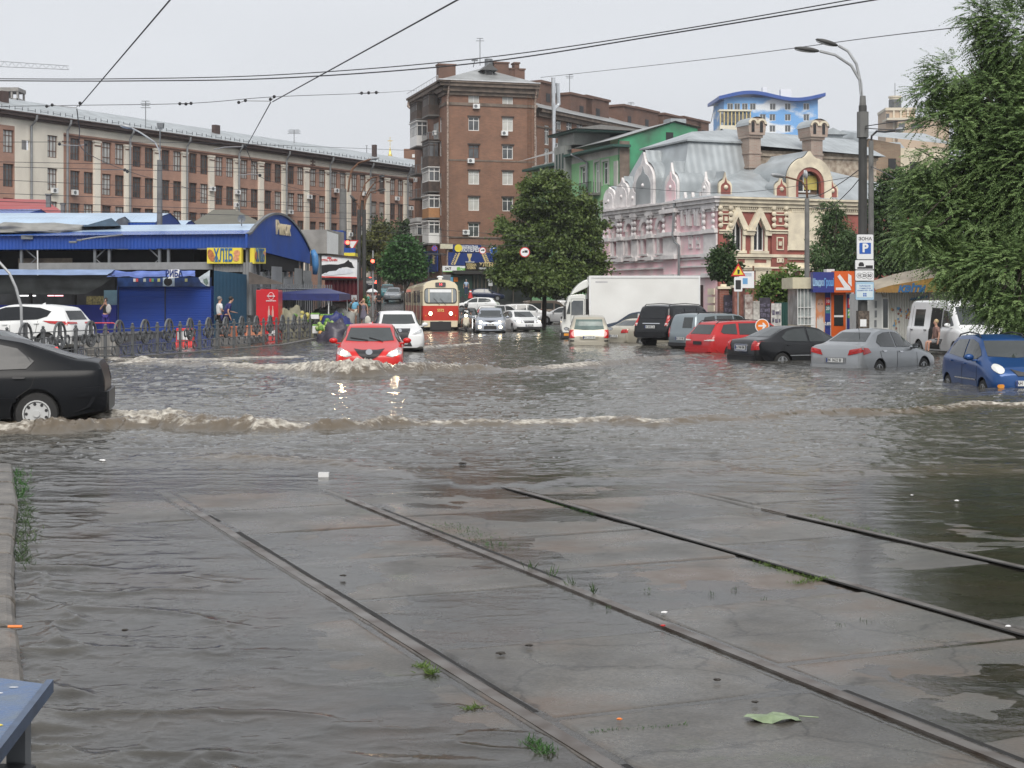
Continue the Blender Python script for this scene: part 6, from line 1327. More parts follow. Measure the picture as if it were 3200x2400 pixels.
# background cars
BG_C=[
('dark green hatchback behind the scooter rider',1458,104,-90,hatch(DGP,4.0,1.7,1.5)),
('white hatchback seen from behind just above the silver minivan',1528,118,86,hatch(WHP,4.1,1.76,1.56,rear=[([(.58,.85),(.80,.85),(.72,1.3),(.60,1.3)],TL,'tail_light')])),
('white estate car turning behind the white hatchback tail',1572,127,25,wagon(WHP,4.6,1.8,1.6)),
('white SUV with upright red tail light left of the brown van',1645,134,12,wagon(WHP,4.5,1.82,1.68,rear=[([(.66,.85),(.86,.9),(.82,1.35),(.72,1.35)],TL,'tail_light')],sidebits=[([(4.12,.92),(4.42,.95),(4.25,1.32),(4.15,1.32)],TL,'tail_light')])),
('white saloon side on with driver, directly left of the truck cab',1762,128,168,hatch(WHP,4.5,1.8,1.48,r=.33,spokes=7)),
('navy saloon with chrome window line parked high behind the junction',1538,200,8,sedan(NVP,4.85,1.85,1.47,rear=[([(.5,.8),(.85,.85),(.85,.98),(.5,.94)],TL,'tail_light')])),
('dark hatchback below the navy saloon, roof only',1519,178,4,hatch(NVP,4.2,1.75,1.46)),
('white saloon nose pointing left below the navy saloon',1490,152,170,hatch(WHP,4.4,1.78,1.46)),
('white estate roof showing past the navy saloon windscreen',1592,212,8,wagon(WHP,4.6,1.8,1.6)),
('grey hatchback tail with red light right of the navy saloon',1580,188,75,hatch(GRYP,4.1,1.74,1.5,rear=[([(.58,.85),(.80,.85),(.72,1.3),(.60,1.3)],TL,'tail_light')])),
('silver saloon facing us on the uphill street left of the tram',1231,158,-90,sedan(paint('dull_silver',(.25,.27,.29),.4),4.5,1.8,1.5,front=[([(.42,.66),(.84,.72),(.84,.84),(.46,.80)],HL,'headlight'),(rr(-.36,.36,.66,.78,.03),CHROME,'grille')],plate_f=(.5,'AA 4410 EO'))),
('teal estate car parked behind the silver saloon on the uphill street',1211,170,-84,wagon(TEAP,4.3,1.75,1.6)),
('black SUV with three brake lights lit driving away uphill',1161,206,90,wagon(BLKP,4.8,1.92,1.85,r=.38,rear=[([(.66,.95),(.86,.95),(.84,1.35),(.74,1.35)],BRK_,'tail_light'),(rr(-.14,.14,1.70,1.78,.02),BRK_,'brake_light')],plate_r=(.85,'AA 3087 XC'),roofw=.72)),
('white saloon side on at the top of the uphill street',1202,235,175,hatch(WHP,4.4,1.78,1.5)),
('white delivery car roof right of the brown van',1745,150,175,hatch(WHP,4.2,1.7,1.7)),
]
for i,(lab,px,Y,hd,p_)in enumerate(BG_C):car('parked_car',lab,'car',place(px,Y),R(hd),p_,None)
# brown van: a box-like wagon
car('parked_van','brown passenger van with black rear corner behind the junction','van',place(1716,139),R(14),
wagon(BRNP,5.0,1.92,2.0,r=.34,roofw=.84,top=[(0,.85),(.09,1.0),(.8,1.15),(1.0,1.22),(1.7,1.86),(2.1,1.98),(4.3,1.98),(4.85,1.92),(4.93,1.2),(4.97,1.0),(5,.8)],beltc=[(0,.9),(1,1.12),(5,1.15)],
side=[[(1.5,1.25),(1.75,1.6),(2.2,1.72),(2.2,1.2)],[(2.35,1.2),(2.35,1.74),(3.3,1.74),(3.3,1.2)],[(3.5,1.2),(3.5,1.74),(4.6,1.72),(4.6,1.2)]],rear=[([(.76,.8),(.92,.8),(.92,1.2),(.78,1.2)],TL,'tail_light')],rw=[(-.8,1.2),(-.74,1.82),(.74,1.82),(.8,1.2)]))
# white van with open side door, under the tree
W3=wagon(WHP,5.4,2.0,2.15,r=.35,zb=.32,roofw=.80,sig=.09,axf=1.0,axr=1.3,top=[(0,.85),(.10,1.0),(.7,1.15),(1.0,1.28),(1.75,2.0),(2.2,2.12),(4.9,2.14),(5.25,2.08),(5.36,1.2),(5.4,.9)],beltc=[(0,.9),(1,1.15),(5.4,1.2)],
side=[[(1.28,1.28),(1.75,1.75),(2.15,1.80),(2.15,1.22),(1.4,1.20)],[(3.75,1.22),(3.75,1.82),(4.6,1.82),(4.6,1.22)]],ws=[(-.78,1.30),(-.68,1.92),(.68,1.92),(.78,1.30)],
doors=[[(2.2,.4),(2.2,1.9)],[(3.2,.4),(3.2,1.9)],[(4.85,.5),(4.85,1.95)]],handles=[(2.35,1.0),(4.7,1.08),(3.5,1.08)],handle_m=BLACK,mirror=(1.35,1.28),
sidebits=[([(2.25,.42),(2.25,1.86),(3.15,1.88),(3.15,.42)],mat('van_interior_shade',(.015,.014,.013),rough=.9),'door_opening')],front=[([(.6,.75),(.9,.78),(.9,.95),(.6,.92)],HL,'headlight'),(rr(-.5,.5,.7,.9,.05),BLACK,'grille')])  # dark patch on the solid side stands in for the shaded interior
W3.pop('rw');car('delivery_van','white panel van with its side door slid open under the tree','van',(15.95,54.6,-.22),R(-82),W3)
# ---------------------------------------------------------------- box truck, facing left
TR=thing('box_truck','large white box truck with roof deflector facing left across the junction','truck',(XA(1757,77),77,-.28),R(180))
tz0=.0;TW_=2.35
# local: +x = forward (picture left), origin at the front bumper; seen side is +y (towards the viewer)
mb=MB();bw0,bw1=-6.75,-1.30
mb.box(bw0,bw1,-TW_/2,TW_/2,1.05,3.42);mb.build('cargo_box',mat('truck_box_white',(.74,.745,.73),rough=.4,var=.04,scale=.7,dirt=(.66,.66,.64)),TR,bevel=.03)
mb=MB();mb.box(bw0-.02,bw1+.02,TW_/2,TW_/2+.03,3.34,3.45);mb.box(bw0-.02,bw0+.06,TW_/2+.001,TW_/2+.031,1.0,3.34);mb.box(bw1-.08,bw1+.02,TW_/2+.001,TW_/2+.031,1.0,3.34);mb.box(bw0,bw1,TW_/2,TW_/2+.03,.98,1.08);mb.build('box_trim',WHITEP,TR)
mb=MB();mb.box(-2.2,-1.6,TW_/2,TW_/2+.006,3.1,3.18);mb.build('maker_mark',mat('pale_grey_mark',(.45,.45,.46),rough=.5),TR)
TWH=paint('truck_white',(.70,.71,.68))
pr=[(-1.12,.62),(.0,.62),(.06,.80),(.06,1.25),(-.0,1.45),(-.26,2.38),(-.38,2.50),(-1.0,2.54),(-1.12,2.48)]
mb=MB();mb.prism([(x,-1.08,z)for x,z in pr],(0,2.16,0));cab=mb.build('cab',TWH,TR,fix=True,bevel=.035)
mb=MB();mb.prism([(x,1.082,z)for x,z in((-.42,1.50),(-1.0,1.50),(-1.0,2.22),(-.52,2.22),(-.42,2.12))],(0,.012,0));dw=mb.build('door_window',mat('truck_window',(.10,.11,.12),rough=.08,var=.2),TR,fix=True)
mb=MB();mb.prism([(x,1.082,z)for x,z in((-.17,1.55),(-.36,1.55),(-.36,2.15),(-.33,2.18))],(0,.010,0));mb.build('quarter_window',CGLASS,TR,fix=True)
mb=MB()
for a,b in(((-.40,.7),(-.40,2.3)),((-1.06,.7),(-1.06,2.3)),((-.40,2.3),(-1.06,2.3))):mb.tube([(a[0],1.084,a[1]),(b[0],1.084,b[1])],.008,4)
mb.build('door_seam',SEAM,TR);mb=MB();mb.box(-1.0,-.80,1.08,1.11,1.28,1.32);mb.build('door_handle',BLACK,TR)
mb=MB();q=lambda z:-.06-.24*(z-1.45)/.85
mb.add([(q(1.5)+.01,-.98,1.5),(q(1.5)+.01,.98,1.5),(q(2.24)+.01,.93,2.24),(q(2.24)+.01,-.93,2.24),(q(1.5)-.05,-.98,1.5),(q(1.5)-.05,.98,1.5),(q(2.24)-.05,.93,2.24),(q(2.24)-.05,-.93,2.24)],[(0,1,2,3),(7,6,5,4),(0,4,5,1),(1,5,6,2),(2,6,7,3),(3,7,4,0)]);mb.build('windscreen',CGLASS,TR,fix=True)
mb=MB();mb.box(-.02,.05,-1.0,1.0,1.30,1.42);mb.box(-.62,.10,-1.10,1.10,.35,.66);bp_=mb.build('bumper',BLACK,TR,bevel=.03);mb=MB();mb.box(-.35,-.05,1.10,1.115,.48,.60);mb.build('indicator',AMB,TR);mb=MB();mb.box(.1,.115,-.85,-.55,.45,.6);mb.box(.1,.115,.55,.85,.45,.6);mb.build('headlight',HL,TR)
mb=MB();mb.box(0.0,.015,-.6,.6,.82,1.2);mb.build('grille',STEEL,TR)
mb=MB();mb.box(-.14,-.02,1.16,1.34,1.30,1.95);mb.tube([(-.2,1.08,2.15),(-.08,1.25,2.1),(-.08,1.25,1.95)],.015,5);mb.build('wing_mirror',BLACK,TR,bevel=.02)
# deflector: a wedge shell that rises from the cab roof to the box
mb=MB();pf_=[(-.40,2.50),(-.48,2.66),(-.62,2.86),(-.82,3.06),(-1.05,3.22),(-1.22,3.27),(-1.32,3.02),(-1.25,2.88)]
mb.prism([(x,-.85,z)for x,z in pf_],(0,1.78,0));mb.build('roof_deflector',TWH,TR,fix=True,bevel=.05)
mb=MB();mb.box(-6.6,-1.0,-.45,.45,.72,.98);mb.box(-1.25,-1.13,-.9,.9,.9,2.3);mb.build('chassis',BLACK,TR)
mb=MB();mb.box(-4.6,-2.6,.95,1.05,.55,.95);mb.build('side_guard',STEEL,TR)
for x in(-.85,-5.2):
    for s in(1,-1):wheel(TR,x,s*.98,.42,.26,6,STEEL,s)
# ---------------------------------------------------------------- tram: two coupled cars
TM=thing('tram','cream and red tram of two coupled cars with route 14 display and number 5572','tram',(XA(1377,100),100,-.06),0)
ux_,uy_=-2.98/28,1.0;Ld=math.hypot(ux_,uy_)
TM.rotation_euler=(0,0,math.atan2(-1,2.98/28));TM.scale=(1,1,1.1)
TRED=paint('tram_red',(.50,.035,.02));TCRM=paint('tram_cream',(.68,.60,.43));TROOF=mat('tram_roof',(.12,.10,.09),rough=.6,var=.3)
def tram_body(xo,Lc,name):
    xs=[0,.06,.18,.5,1.0,2.0,Lc/2,Lc-2,Lc-1.0,Lc-.5,Lc-.18,Lc-.06,Lc];Wt=2.5
    def w_(x):e=min(x,Lc-x);return Wt/2*(.90+.10*min(1,math.sqrt(max(0,1-(1-min(1,e/1.1))**2))))
    def lean(x,z):e=min(x,Lc-x);s=1 if x<Lc/2 else-1;return s*.22*max(0,(z-1.55)/1.4)*max(0,1-e/.6)
    prof=[(.93,.36),(.98,.66),(1,.9),(1,1.54),(1,1.64),(.985,2.4),(.93,2.72),(.78,2.92),(.45,3.05),(0,3.10)]
    def ring(x):return[Vector((xo-(x+lean(x,z)),w_(x)*k,z))for k,z in prof]+[Vector((xo-(x+lean(x,z)),-w_(x)*k,z))for k,z in prof[-2::-1]]
    rg=[ring(x)for x in xs];n=len(rg[0]);mbs={'r':MB(),'c':MB(),'f':MB()}
    for i in range(len(rg)-1):
        for j in range(n-1):
            jj=j if j<len(prof)-1 else n-2-j
            if 4<=jj<5 and 1<=i<len(rg)-2:key='c'
            else:key='r' if 1<=jj<3 else('f' if jj>=7 and 3<=i<9 else 'c')
            mbs[key].quad(rg[i][j],rg[i][j+1],rg[i+1][j+1],rg[i+1][j])
    for R_ in(rg[0],rg[-1]):
        for key,(a,b)in(('r',(1,3)),('c',(3,9)),('c',(0,1))):
            for j in range(a,b):mbs[key].quad(R_[j],R_[j+1],R_[n-2-j],R_[n-1-j])
    for key,m in(('r',TRED),('c',TCRM),('f',TROOF)):mbs[key].build({'r':'red_body','c':'cream_body','f':'roof'}[key],m,TM,fix=False)
    mb=MB();mb.quad(Vector((xo-.3,-1.1,.37)),Vector((xo-.3,1.1,.37)),Vector((xo-Lc+.3,1.1,.37)),Vector((xo-Lc+.3,-1.1,.37)));mb.box(xo-Lc+1,xo-1,-1.05,1.05,.15,.37)
    mb.box(xo-3.6,xo-1.9,-.9,.9,-.0,.36);mb.build('underframe',BLACK,TM)
    for s in(1,-1):
        k=0;x=2.6
        mb=MB();frm=MB()
        while x<Lc-2.2:
            mb.box(xo-x-1.15,xo-x,min(s*1.235,s*1.262),max(s*1.235,s*1.262),1.72,2.48);x+=1.42
        mb.build('side_windows',CGLASS,TM)
        for xd in(.75,Lc/2-.2,Lc-1.9):
            if s==-1:
                pass
            mb=MB();yy=s*(w_(xd+.5)+.004);mb.box(xo-xd-1.15,xo-xd,min(yy,yy+s*.02),max(yy,yy+s*.02),.46,2.45);d=mb.build('door',TCRM if s==-1 else TCRM,TM);mb=MB()
            for a in(.08,.62):mb.box(xo-xd-a-.45,xo-xd-a,min(yy,yy+s*.03),max(yy,yy+s*.03),.62,2.35)
            mb.build('pane',CGLASS,d)
    return rg
tram_body(0,14.2,'front')
tram_body(-14.9,14.2,'rear')
mb=MB();mb.tube([(-14.0,0,.5),(-15.1,0,.5)],.08,6);mb.build('coupler',BLACK,TM)
# front face details (local x = 0 plane leans back with height)
fx=lambda z:-.22*max(0,(z-1.55)/1.4)+.012
def tf(poly,m,name,off=0.0,th=.03,par=None):
    mb=MB();a=[Vector((fx(z)+off,y,z))for y,z in poly];mb.prism(a,(th,0,0));return mb.build(name,m,par or TM,fix=True)
wsf=tf(rr(-1.06,1.06,1.68,2.58,.2,5),BLACK,'windscreen_gasket');tf(rr(-1.01,1.01,1.73,2.53,.17,5),mat('tram_glass',(.22,.24,.25),rough=.1,var=.25,scale=1.5),'windscreen',.032,.01)
tf([(-.70,2.33),(.70,2.33),(.70,2.51),(-.70,2.51)],SWH,'sun_visor',.043,.008);
for y in(-.76,.76):tf([(y-.035,1.73),(y+.035,1.73),(y+.035,2.53),(y-.035,2.53)],TCRM,'windscreen_post',.043,.02)
dsp=tf(rr(-.34,.34,2.66,2.92,.05),mat('display_dark',(.06,.055,.055),rough=.3),'route_display',.0,.04)
text('14',.25,mat('display_red',(1,.05,.05),emit=1.2,ecol=(1,.08,.10),var=0),dsp,face_M((fx(2.79)+.045,0,2.785),(0,1,0)),'route_number',.9,.003,.004)
text('5572',.22,mat('gold_number',(.75,.58,.18),rough=.5,var=0),TM,face_M((.022,.0,1.26),(0,1,0)),'fleet_number',1.0,.004,.006)
for y in(-.66,.66):
    mb=MB();mb.tube([(0,y,1.08),(.05,y,1.08)],.13,16);h=mb.build('headlight',CHROME,TM);mb=MB();mb.tube([(.05,y,1.08),(.06,y,1.08)],.105,16);mb.build('bulb',LITW,h)
    mb=MB();mb.tube([(.0,y*1.47,.95),(.03,y*1.47,.95)],.045,10);mb.build('indicator',AMB,TM)
    mb=MB();a=-.1 if y<0 else .5;mb.tube([(.06,y*.3+.15,1.58),(fx(1.9)+.07,y*.3-.25,1.98)],.012,5);mb.build('wiper',BLACK,TM)
    tf([(y*1.35-.2,.28),(y*1.35+.2,.28),(y*1.35+.2,.66),(y*1.35-.2,.66)],TCRM,'corner_skirt',.0,.05)
tf([(-.14,.42),(.14,.42),(.14,.62),(-.14,.62)],BLACK,'coupler_pocket',0,.03)
mb=MB();mb.box(-.3,.04,-.68,.68,.1,.60);mb.build('underrun',BLACK,TM)
for s in(1,-1):
    mb=MB();mb.tube([(-.3,s*1.15,2.35),(.05,s*1.42,2.3),(.05,s*1.42,2.0)],.015,5);mb.box(.0,.08,s*1.42-.09,s*1.42+.09,1.72,2.1);mb.build('wing_mirror',BLACK,TM)
mb=MB();mb.box(-.75,-.55,-.12,.12,3.1,3.22);mb.ball((-.65,0,3.24),.14,10,6,(1,1.6,.6));mb.build('roof_lamp',WHITEP,TM)
for xo in(-6.0,):
    mb=MB();mb.box(xo-1.0,xo+1.0,-.5,.5,3.1,3.25)
    for s in(-.5,.5):mb.tube([(xo+.9,s,3.25),(xo-.7,s*.9,3.95),(xo+.5,s*.6,4.75)],.03,5)
    mb.tube([(xo+.5,-.75,4.68),(xo+.5,-.5,4.78),(xo+.5,.5,4.78),(xo+.5,.75,4.68)],.03,5);mb.tube([(xo+.3,-.6,4.7),(xo+.3,.6,4.7)],.03,5);mb.build('pantograph',BLACK,TM)
mb=MB();mb.box(-2.2,-1.4,.2,.75,3.05,3.4);mb.build('resistor_box',STEEL,TM)
# ============================================================ MARKET
MK=thing('market_hall','blue covered market hall with arched gable front lettered in gold','market hall',(-13.77,80,0),math.atan2(-.193,.98))
mf=Face(MK,(-1,0),(0,-1));mr=Face(MK,(0,1),(1,0))
BLUS=sheet_mat('blue_sheet',(.008,.062,.33),pitch=.2,rough=.5,depth=.02,var=.08,dirt=(.008,.052,.27));BLUR=sheet_mat('blue_roof_sheet',(.03,.10,.38),pitch=.35,rough=.22,axis=1,depth=.02,var=.15)
PALE=sheet_mat('pale_roof_sheet',(.38,.50,.64),pitch=.35,rough=.30,axis=1,depth=.015,var=.12);GYS=sheet_mat('grey_sheet',(.20,.205,.21),pitch=.16,rough=.55,depth=.02,var=.2)
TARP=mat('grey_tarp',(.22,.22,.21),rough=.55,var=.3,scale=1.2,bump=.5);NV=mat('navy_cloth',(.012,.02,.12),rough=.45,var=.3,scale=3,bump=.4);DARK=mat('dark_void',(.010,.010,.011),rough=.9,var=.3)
vt,vb=mf.uv(600,733)[1],mf.uv(600,776)[1]
mb=MB();mf.box(mb,0,45,vb,vt,0,.12);mb.build('fascia',BLUS,MK,fix=True)
# arched roof: profile along the right gable
def arch(n=20):
    G_=9.75;pts=[]
    for i in range(n+1):
        t=i/n;y=-.35+(G_+.35)*t
        z=vt+(1.62*max(0,math.sin(math.pi*min(1,max(0,(t-.03)/.97))))**.86 if .03<t<1 else 0)-(.55*t)
        pts.append((y,z))
    return pts
AP=arch();base=[(AP[-1][0],AP[-1][1]-.75),(AP[0][0],vb)]
mb=MB();mr.outline(mb,AP+base,0,.12);gb=mb.build('arched_gable',BLUS,MK,fix=True)
mb=MB();n=len(AP);mb.add([mr.p(y,z+.02,.2)for y,z in AP]+[mr.p(y,z-.10,.2)for y,z in AP]+[mr.p(y,z+.02,.0)for y,z in AP],[(i,i+1,n+i+1,n+i)for i in range(n-1)]+[(i,2*n+i,2*n+i+1,i+1)for i in range(n-1)]);mb.build('gable_trim',STEEL,gb)
RP_=[(-.35,vt),(1.6,vt+.28),(4.6,vt+.78),(7.2,vt+.40),(9.6,vt-.2)]
for i0,i1,m,nm in((0,1,BLUR,'roof'),(1,2,PALE,'pale_roof_strip'),(2,4,BLUR,'roof')):
    mb=MB()
    for i in range(i0,i1):
        (ya,za),(yb,zb)=RP_[i],RP_[i+1];mb.quad(mr.p(ya,za,0),mr.p(ya,za,-45),mr.p(yb,zb,-45),mr.p(yb,zb,0))
    mb.build(nm,m,MK)
u,v=mr.uv(877,716);text('Ринок',1.0,mat('gold_letter',(.80,.68,.46),rough=.4,metal=.2,var=.1),MK,mr.M(u,v,.13),'lettering',.80,.05,.035)
# dark opening, frame posts and trusses under the fascia
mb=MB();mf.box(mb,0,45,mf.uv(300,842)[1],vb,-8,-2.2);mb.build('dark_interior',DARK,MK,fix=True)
mb=MB()
for px in(65,295,340,497,525,655):u=mf.u(px);mf.box(mb,u-.07,u+.07,mf.uv(300,842)[1],vb+.02,-.16,-.02)
for px,s in((295,1),(497,-1),(110,-1)):
    u=mf.u(px);mb.tube([mf.p(u,mf.uv(px,808)[1],-.1),mf.p(u-s*.6,vb,-.1)],.04,5);mb.tube([mf.p(u,mf.uv(px,808)[1],-.1),mf.p(u-s*.3,mf.uv(px,822)[1],-.1)],.03,5)
parts(mb,'frame_post',STEEL,MK)
mb=MB();mf.pbox(mb,60,822,665,842,-.15,.05);mb.build('grey_beam',mat('beam_grey',(.24,.245,.25),rough=.5,var=.12),MK,fix=True)
mb=MB();mf.pbox(mb,30,806,200,820,-1.0,-.9);bn=mb.build('faded_banner',mat('faded_banner',(.16,.13,.10),rough=.8,var=.5,scale=2),MK,fix=True)
mb=MB()
for p in(((355,793),(400,795),(430,820),(340,815)),((400,800),(430,798),(450,820),(410,822)),((455,797),(490,805),(480,820),(450,812))):mf.outline(mb,[mf.uv(*q)for q in p],-1.9,-1.85)
mb.build('hanging_tarp',mat('tarp_mix',(.25,.35,.45),rough=.5,var=.5,scale=1.5),MK,fix=True)
mb=MB();mf.pbox(mb,670,822,762,850,-.1,.08);mf.pbox(mb,760,820,788,985,-.2,.07);mr.box(mb,0,1.2,0,vb,-.1,.03);mb.build('corner_cladding',GYS,MK,fix=True)
# lower row of stalls
mb=MB();mf.pbox(mb,375,895,668,1052,.0,.35);sh=mb.build('shutters',sheet_mat('royal_shutter',(.005,.045,.29),pitch=.09,rough=.5,axis=3,depth=.006),MK,fix=True)
mb=MB();
for px in(377,523):mf.pbox(mb,px,895,px+4,1052,.35,.38)
mb.build('shutter_posts',mat('dark_blue',(.01,.02,.07),rough=.5),sh,fix=True)
mb=MB();mf.pbox(mb,380,868,668,896,.3,.5);pn=mb.build('picture_board',mat('board_blue',(.02,.05,.16),rough=.4,var=.5,scale=2.5),MK,fix=True)
for k,(x,c)in enumerate(((430,(.6,.6,.6)),(437,(.6,.1,.1)),(461,(.5,.55,.5)),(480,(.55,.1,.1)),(485,(.15,.4,.2)),(505,(.5,.5,.2)),(590,(.5,.5,.25)))):
    mb=MB();mf.pbox(mb,x,871,x+8,881,.505,.52);mb.build('small_picture',mat('pic%d'%k,c,rough=.4),pn,fix=True)
mb=MB();mf.pbox(mb,522,868,558,895,.505,.53);q=mb.build('painting',mat('fish_panel',(.45,.55,.65),rough=.4,var=.3),pn,fix=True);mb=MB();a=mf.uv(538,881);mb.ball(mf.p(*a,.53),.22,12,6,(1.1,.1,1));mb.build('dark_shape',BLACK,q)
mb=MB();mf.outline(mb,[mf.uv(*p)for p in((633,868),(668,845),(667,895),(655,893),(640,882))],.505,.54);fp=mb.build('fish_picture',mat('fish_panel2',(.50,.56,.60),rough=.35,var=.3,scale=6),pn,fix=True)
mb=MB();mf.outline(mb,[mf.uv(*p)for p in((648,874),(658,870),(662,876),(663,886),(658,892),(650,884))],.545,.56);mb.build('fish',mat('fish_green',(.14,.20,.17),rough=.3,var=.5,scale=6),fp,fix=True)
mb=MB();mf.pbox(mb,-300,953,372,1052,.0,.3);ctr=mb.build('blue_counter',mat('counter_blue',(.008,.02,.22),rough=.6,var=.1),MK,fix=True)
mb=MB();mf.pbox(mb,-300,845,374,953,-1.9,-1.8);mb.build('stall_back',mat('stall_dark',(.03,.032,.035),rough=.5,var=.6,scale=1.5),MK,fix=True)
mb=MB();mf.pbox(mb,330,907,373,953,.1,.2);mb.build('light_panel',mat('teal_pane',(.16,.27,.34),rough=.3),MK,fix=True)
for x0,x1,c in((48,97,(1,1,1)),(135,154,(1,.45,.5)),(157,183,(1,.45,.5))):
    mb=MB();a=mf.uv(x0,924);b=mf.uv(x1,924);mb.tube([mf.p(*a,-.5),mf.p(*b,-.5)],.035,6);mb.build('tube_light',mat('tube%d'%int(c[1]*10),c,emit=1.6,var=0),MK)
mb=MB();mf.pbox(mb,245,925,325,952,-1.2,-.9);mb.build('goods_shelf',mat('goods',(.14,.12,.05),rough=.6,var=.8,scale=9),MK,fix=True)
mb=MB();mf.pbox(mb,232,900,240,1010,.0,.25);mf.pbox(mb,95,905,102,955,.0,.2);mb.build('stall_post',BLACK,MK,fix=True)
def sheet(name,pts,m,parent,drop_=None,nseg=14,fold=.05,seed=0):
    """cloth between two photo polylines at given depths: pts=[(px,py,Y)...] back edge, then drop_=[...] front edge"""
    mb=MB();a=[P(*p)for p in pts];b=[P(*p)for p in drop_];rn=random.Random(seed)
    def along(l,t):k=t*(len(l)-1);i=min(int(k),len(l)-2);return l[i].lerp(l[i+1],k-i)
    vs=[];rows_=6
    for i in range(nseg+1):
        for j in range(rows_+1):
            t=i/nseg;p=along(a,t).lerp(along(b,t),j/rows_);p=p+Vector((rn.uniform(-fold,fold)*.3,0,(noise.noise(Vector((t*7+seed,j*.5,0))))*fold*1.4-fold*.8*math.sin(math.pi*j/rows_)*.6));vs.append(p)
    fs=[(i*(rows_+1)+j,(i+1)*(rows_+1)+j,(i+1)*(rows_+1)+j+1,i*(rows_+1)+j+1)for i in range(nseg)for j in range(rows_)]
    mb.add(vs,fs);return mb.build(name,m,parent,world=True,smooth=True)
LBA=mat('pale_blue_awning',(.32,.42,.62),rough=.28,var=.2,scale=1.5);PBA=mat('violet_blue_awning',(.14,.20,.48),rough=.3,var=.25,scale=2)
sheet('awning',[(-300,842,81),(360,842,80)],LBA,MK,[(-300,859,78.6),(335,859,78.6)],10,.02)
sheet('awning',[(345,848,80),(610,846,79.6)],PBA,MK,[(335,866,78.6),(610,864,78.6)],16,.09,3)
sheet('dark_curtain',[(-300,861,78.9),(360,861,78.9)],mat('dark_curtain',(.045,.05,.052),rough=.55,var=.4,scale=1.2,bump=.4),MK,[(-300,918,79.2),(270,918,79.2)],16,.1,5)
mb=MB();a=mf.uv(120,783);mb.tube([mf.p(a[0]+.0,a[1],.1),mf.p(a[0]-.05,a[1]-1.1,.15),mf.p(a[0],a[1]-2.2,.12)],.035,5);mb.build('hanging_cable',WHITEP,MK)
def card(name,lab,cat,face,quad,m,w0,w1):
    a=face.uv(*quad[-1]);t=thing(name,lab,cat,mw(face.root)@face.p(a[0],a[1],w1),face.root.rotation_euler.z);t2=fshape(t,face,quad,m,'board',w0,w1-w0);return t
c1=card('shop_sign','larger yellow bread sign with loaf pictures on the market corner, facing the street','sign',mf,[(655,775),(762,775),(762,824),(655,824)],YEL,.1,.35)
BRD=mat('bread_crust',(.42,.15,.05),rough=.6,var=.4,scale=12);BUN=mat('bun',(.62,.28,.14),rough=.6,var=.3,scale=8);LBL=sgn('letter_blue',(.03,.13,.30))
ftext(c1,mf,706,801,'ХЛІБ',.92,LBL,.36,.46,.02);fshape(c1,mf,[(668+10*math.cos(a)*1.0+6*math.sin(a)*.8,799+19*math.sin(a)-1*math.cos(a))for a in[2*math.pi*i/16 for i in range(16)]],BRD,'loaf',.355,.02);fshape(c1,mf,circ(748,792,10),BUN,'bun',.355,.02);fshape(c1,mf,circ(746,808,9),BUN,'bun',.355,.02)
c2=card('shop_sign','narrow yellow bread sign under the arched gable, round the corner from the larger one','sign',mr,[(775,775),(811,776),(811,824),(775,824)],YEL,.1,.35)
ftext(c2,mr,793,801,'ХЛІБ',.92,LBL,.36,.55,.02);fshape(c2,mr,circ(781,799,5,14,2.6),BRD,'loaf',.355,.02);fshape(c2,mr,circ(807,793,3.5,12,2),BUN,'bun',.355,.02)
c3=card('shop_sign','white fish-shaped sign with dark lettering above the blue shutters','sign',mf,[(594,847),(602,846),(626,845),(633,850),(633,860),(627,870),(595,873),(600,866),(595,858)],SWH,2.8,2.88)
ftext(c3,mf,614,859,'РИБА',.46,NAVY,2.885,.75,.014)
# teal side panel, brown canopy, right side of the hall
mb=MB()
q0,q1=P(668,845,78),P(770,858,79.5);mb.prism([q0,q1,Vector((q1.x,q1.y,-.2)),Vector((q0.x,q0.y,-.2))],(0,.1,0));tp=mb.build('side_panel',sheet_mat('teal_panel',(.010,.055,.105),pitch=.12,rough=.5,depth=.01),MK,world=True,fix=True)
mb=MB();mb.prism([P(777,850,79),P(778,888,79),P(882,888,79.3),P(880,884,79.3)],(0,.5,0));mb.build('side_canopy',mat('brown_canopy',(.09,.075,.065),rough=.7,var=.3),MK,world=True,fix=True)
mb=MB()
for i,px in enumerate((815,843,855,868,880,900,918,938,950)):u=mr.u(px);mr.box(mb,u-.06,u+.06,0,AP[-1][1]-.6,-.2,-.05)
for z in(1.2,2.6,3.2):mr.box(mb,1.2,9.7,z,z+.08,-.19,-.04)
mb.build('side_frame',STEEL,MK,fix=True)
mb=MB()
for x0,x1,y0,y1 in((848,880,832,960),(920,942,838,960),(948,972,845,880),(950,975,878,970),(885,912,870,960)):mr.pbox(mb,x0,y0,x1,y1,-.03,.03)
parts(mb,'side_sheet',sheet_mat('side_grey_sheet',(.22,.23,.235),pitch=.16,rough=.6,depth=.02,var=.25),MK,fix=True)
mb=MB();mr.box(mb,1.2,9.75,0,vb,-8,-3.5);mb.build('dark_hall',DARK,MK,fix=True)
mb=MB()
for i in range(3):u=2+i*2.4;mb.tube([mr.p(u,4.0-.1*i,-.3),mr.p(u+2.2,3.1,-.3)],.03,4);mb.tube([mr.p(u,3.3,-.3),mr.p(u+2,4.2-.1*i,-.3)],.03,4)
parts(mb,'side_brace',STEEL,MK)
mb=MB();mf.pbox(mb,930,720,931,721,0,0)
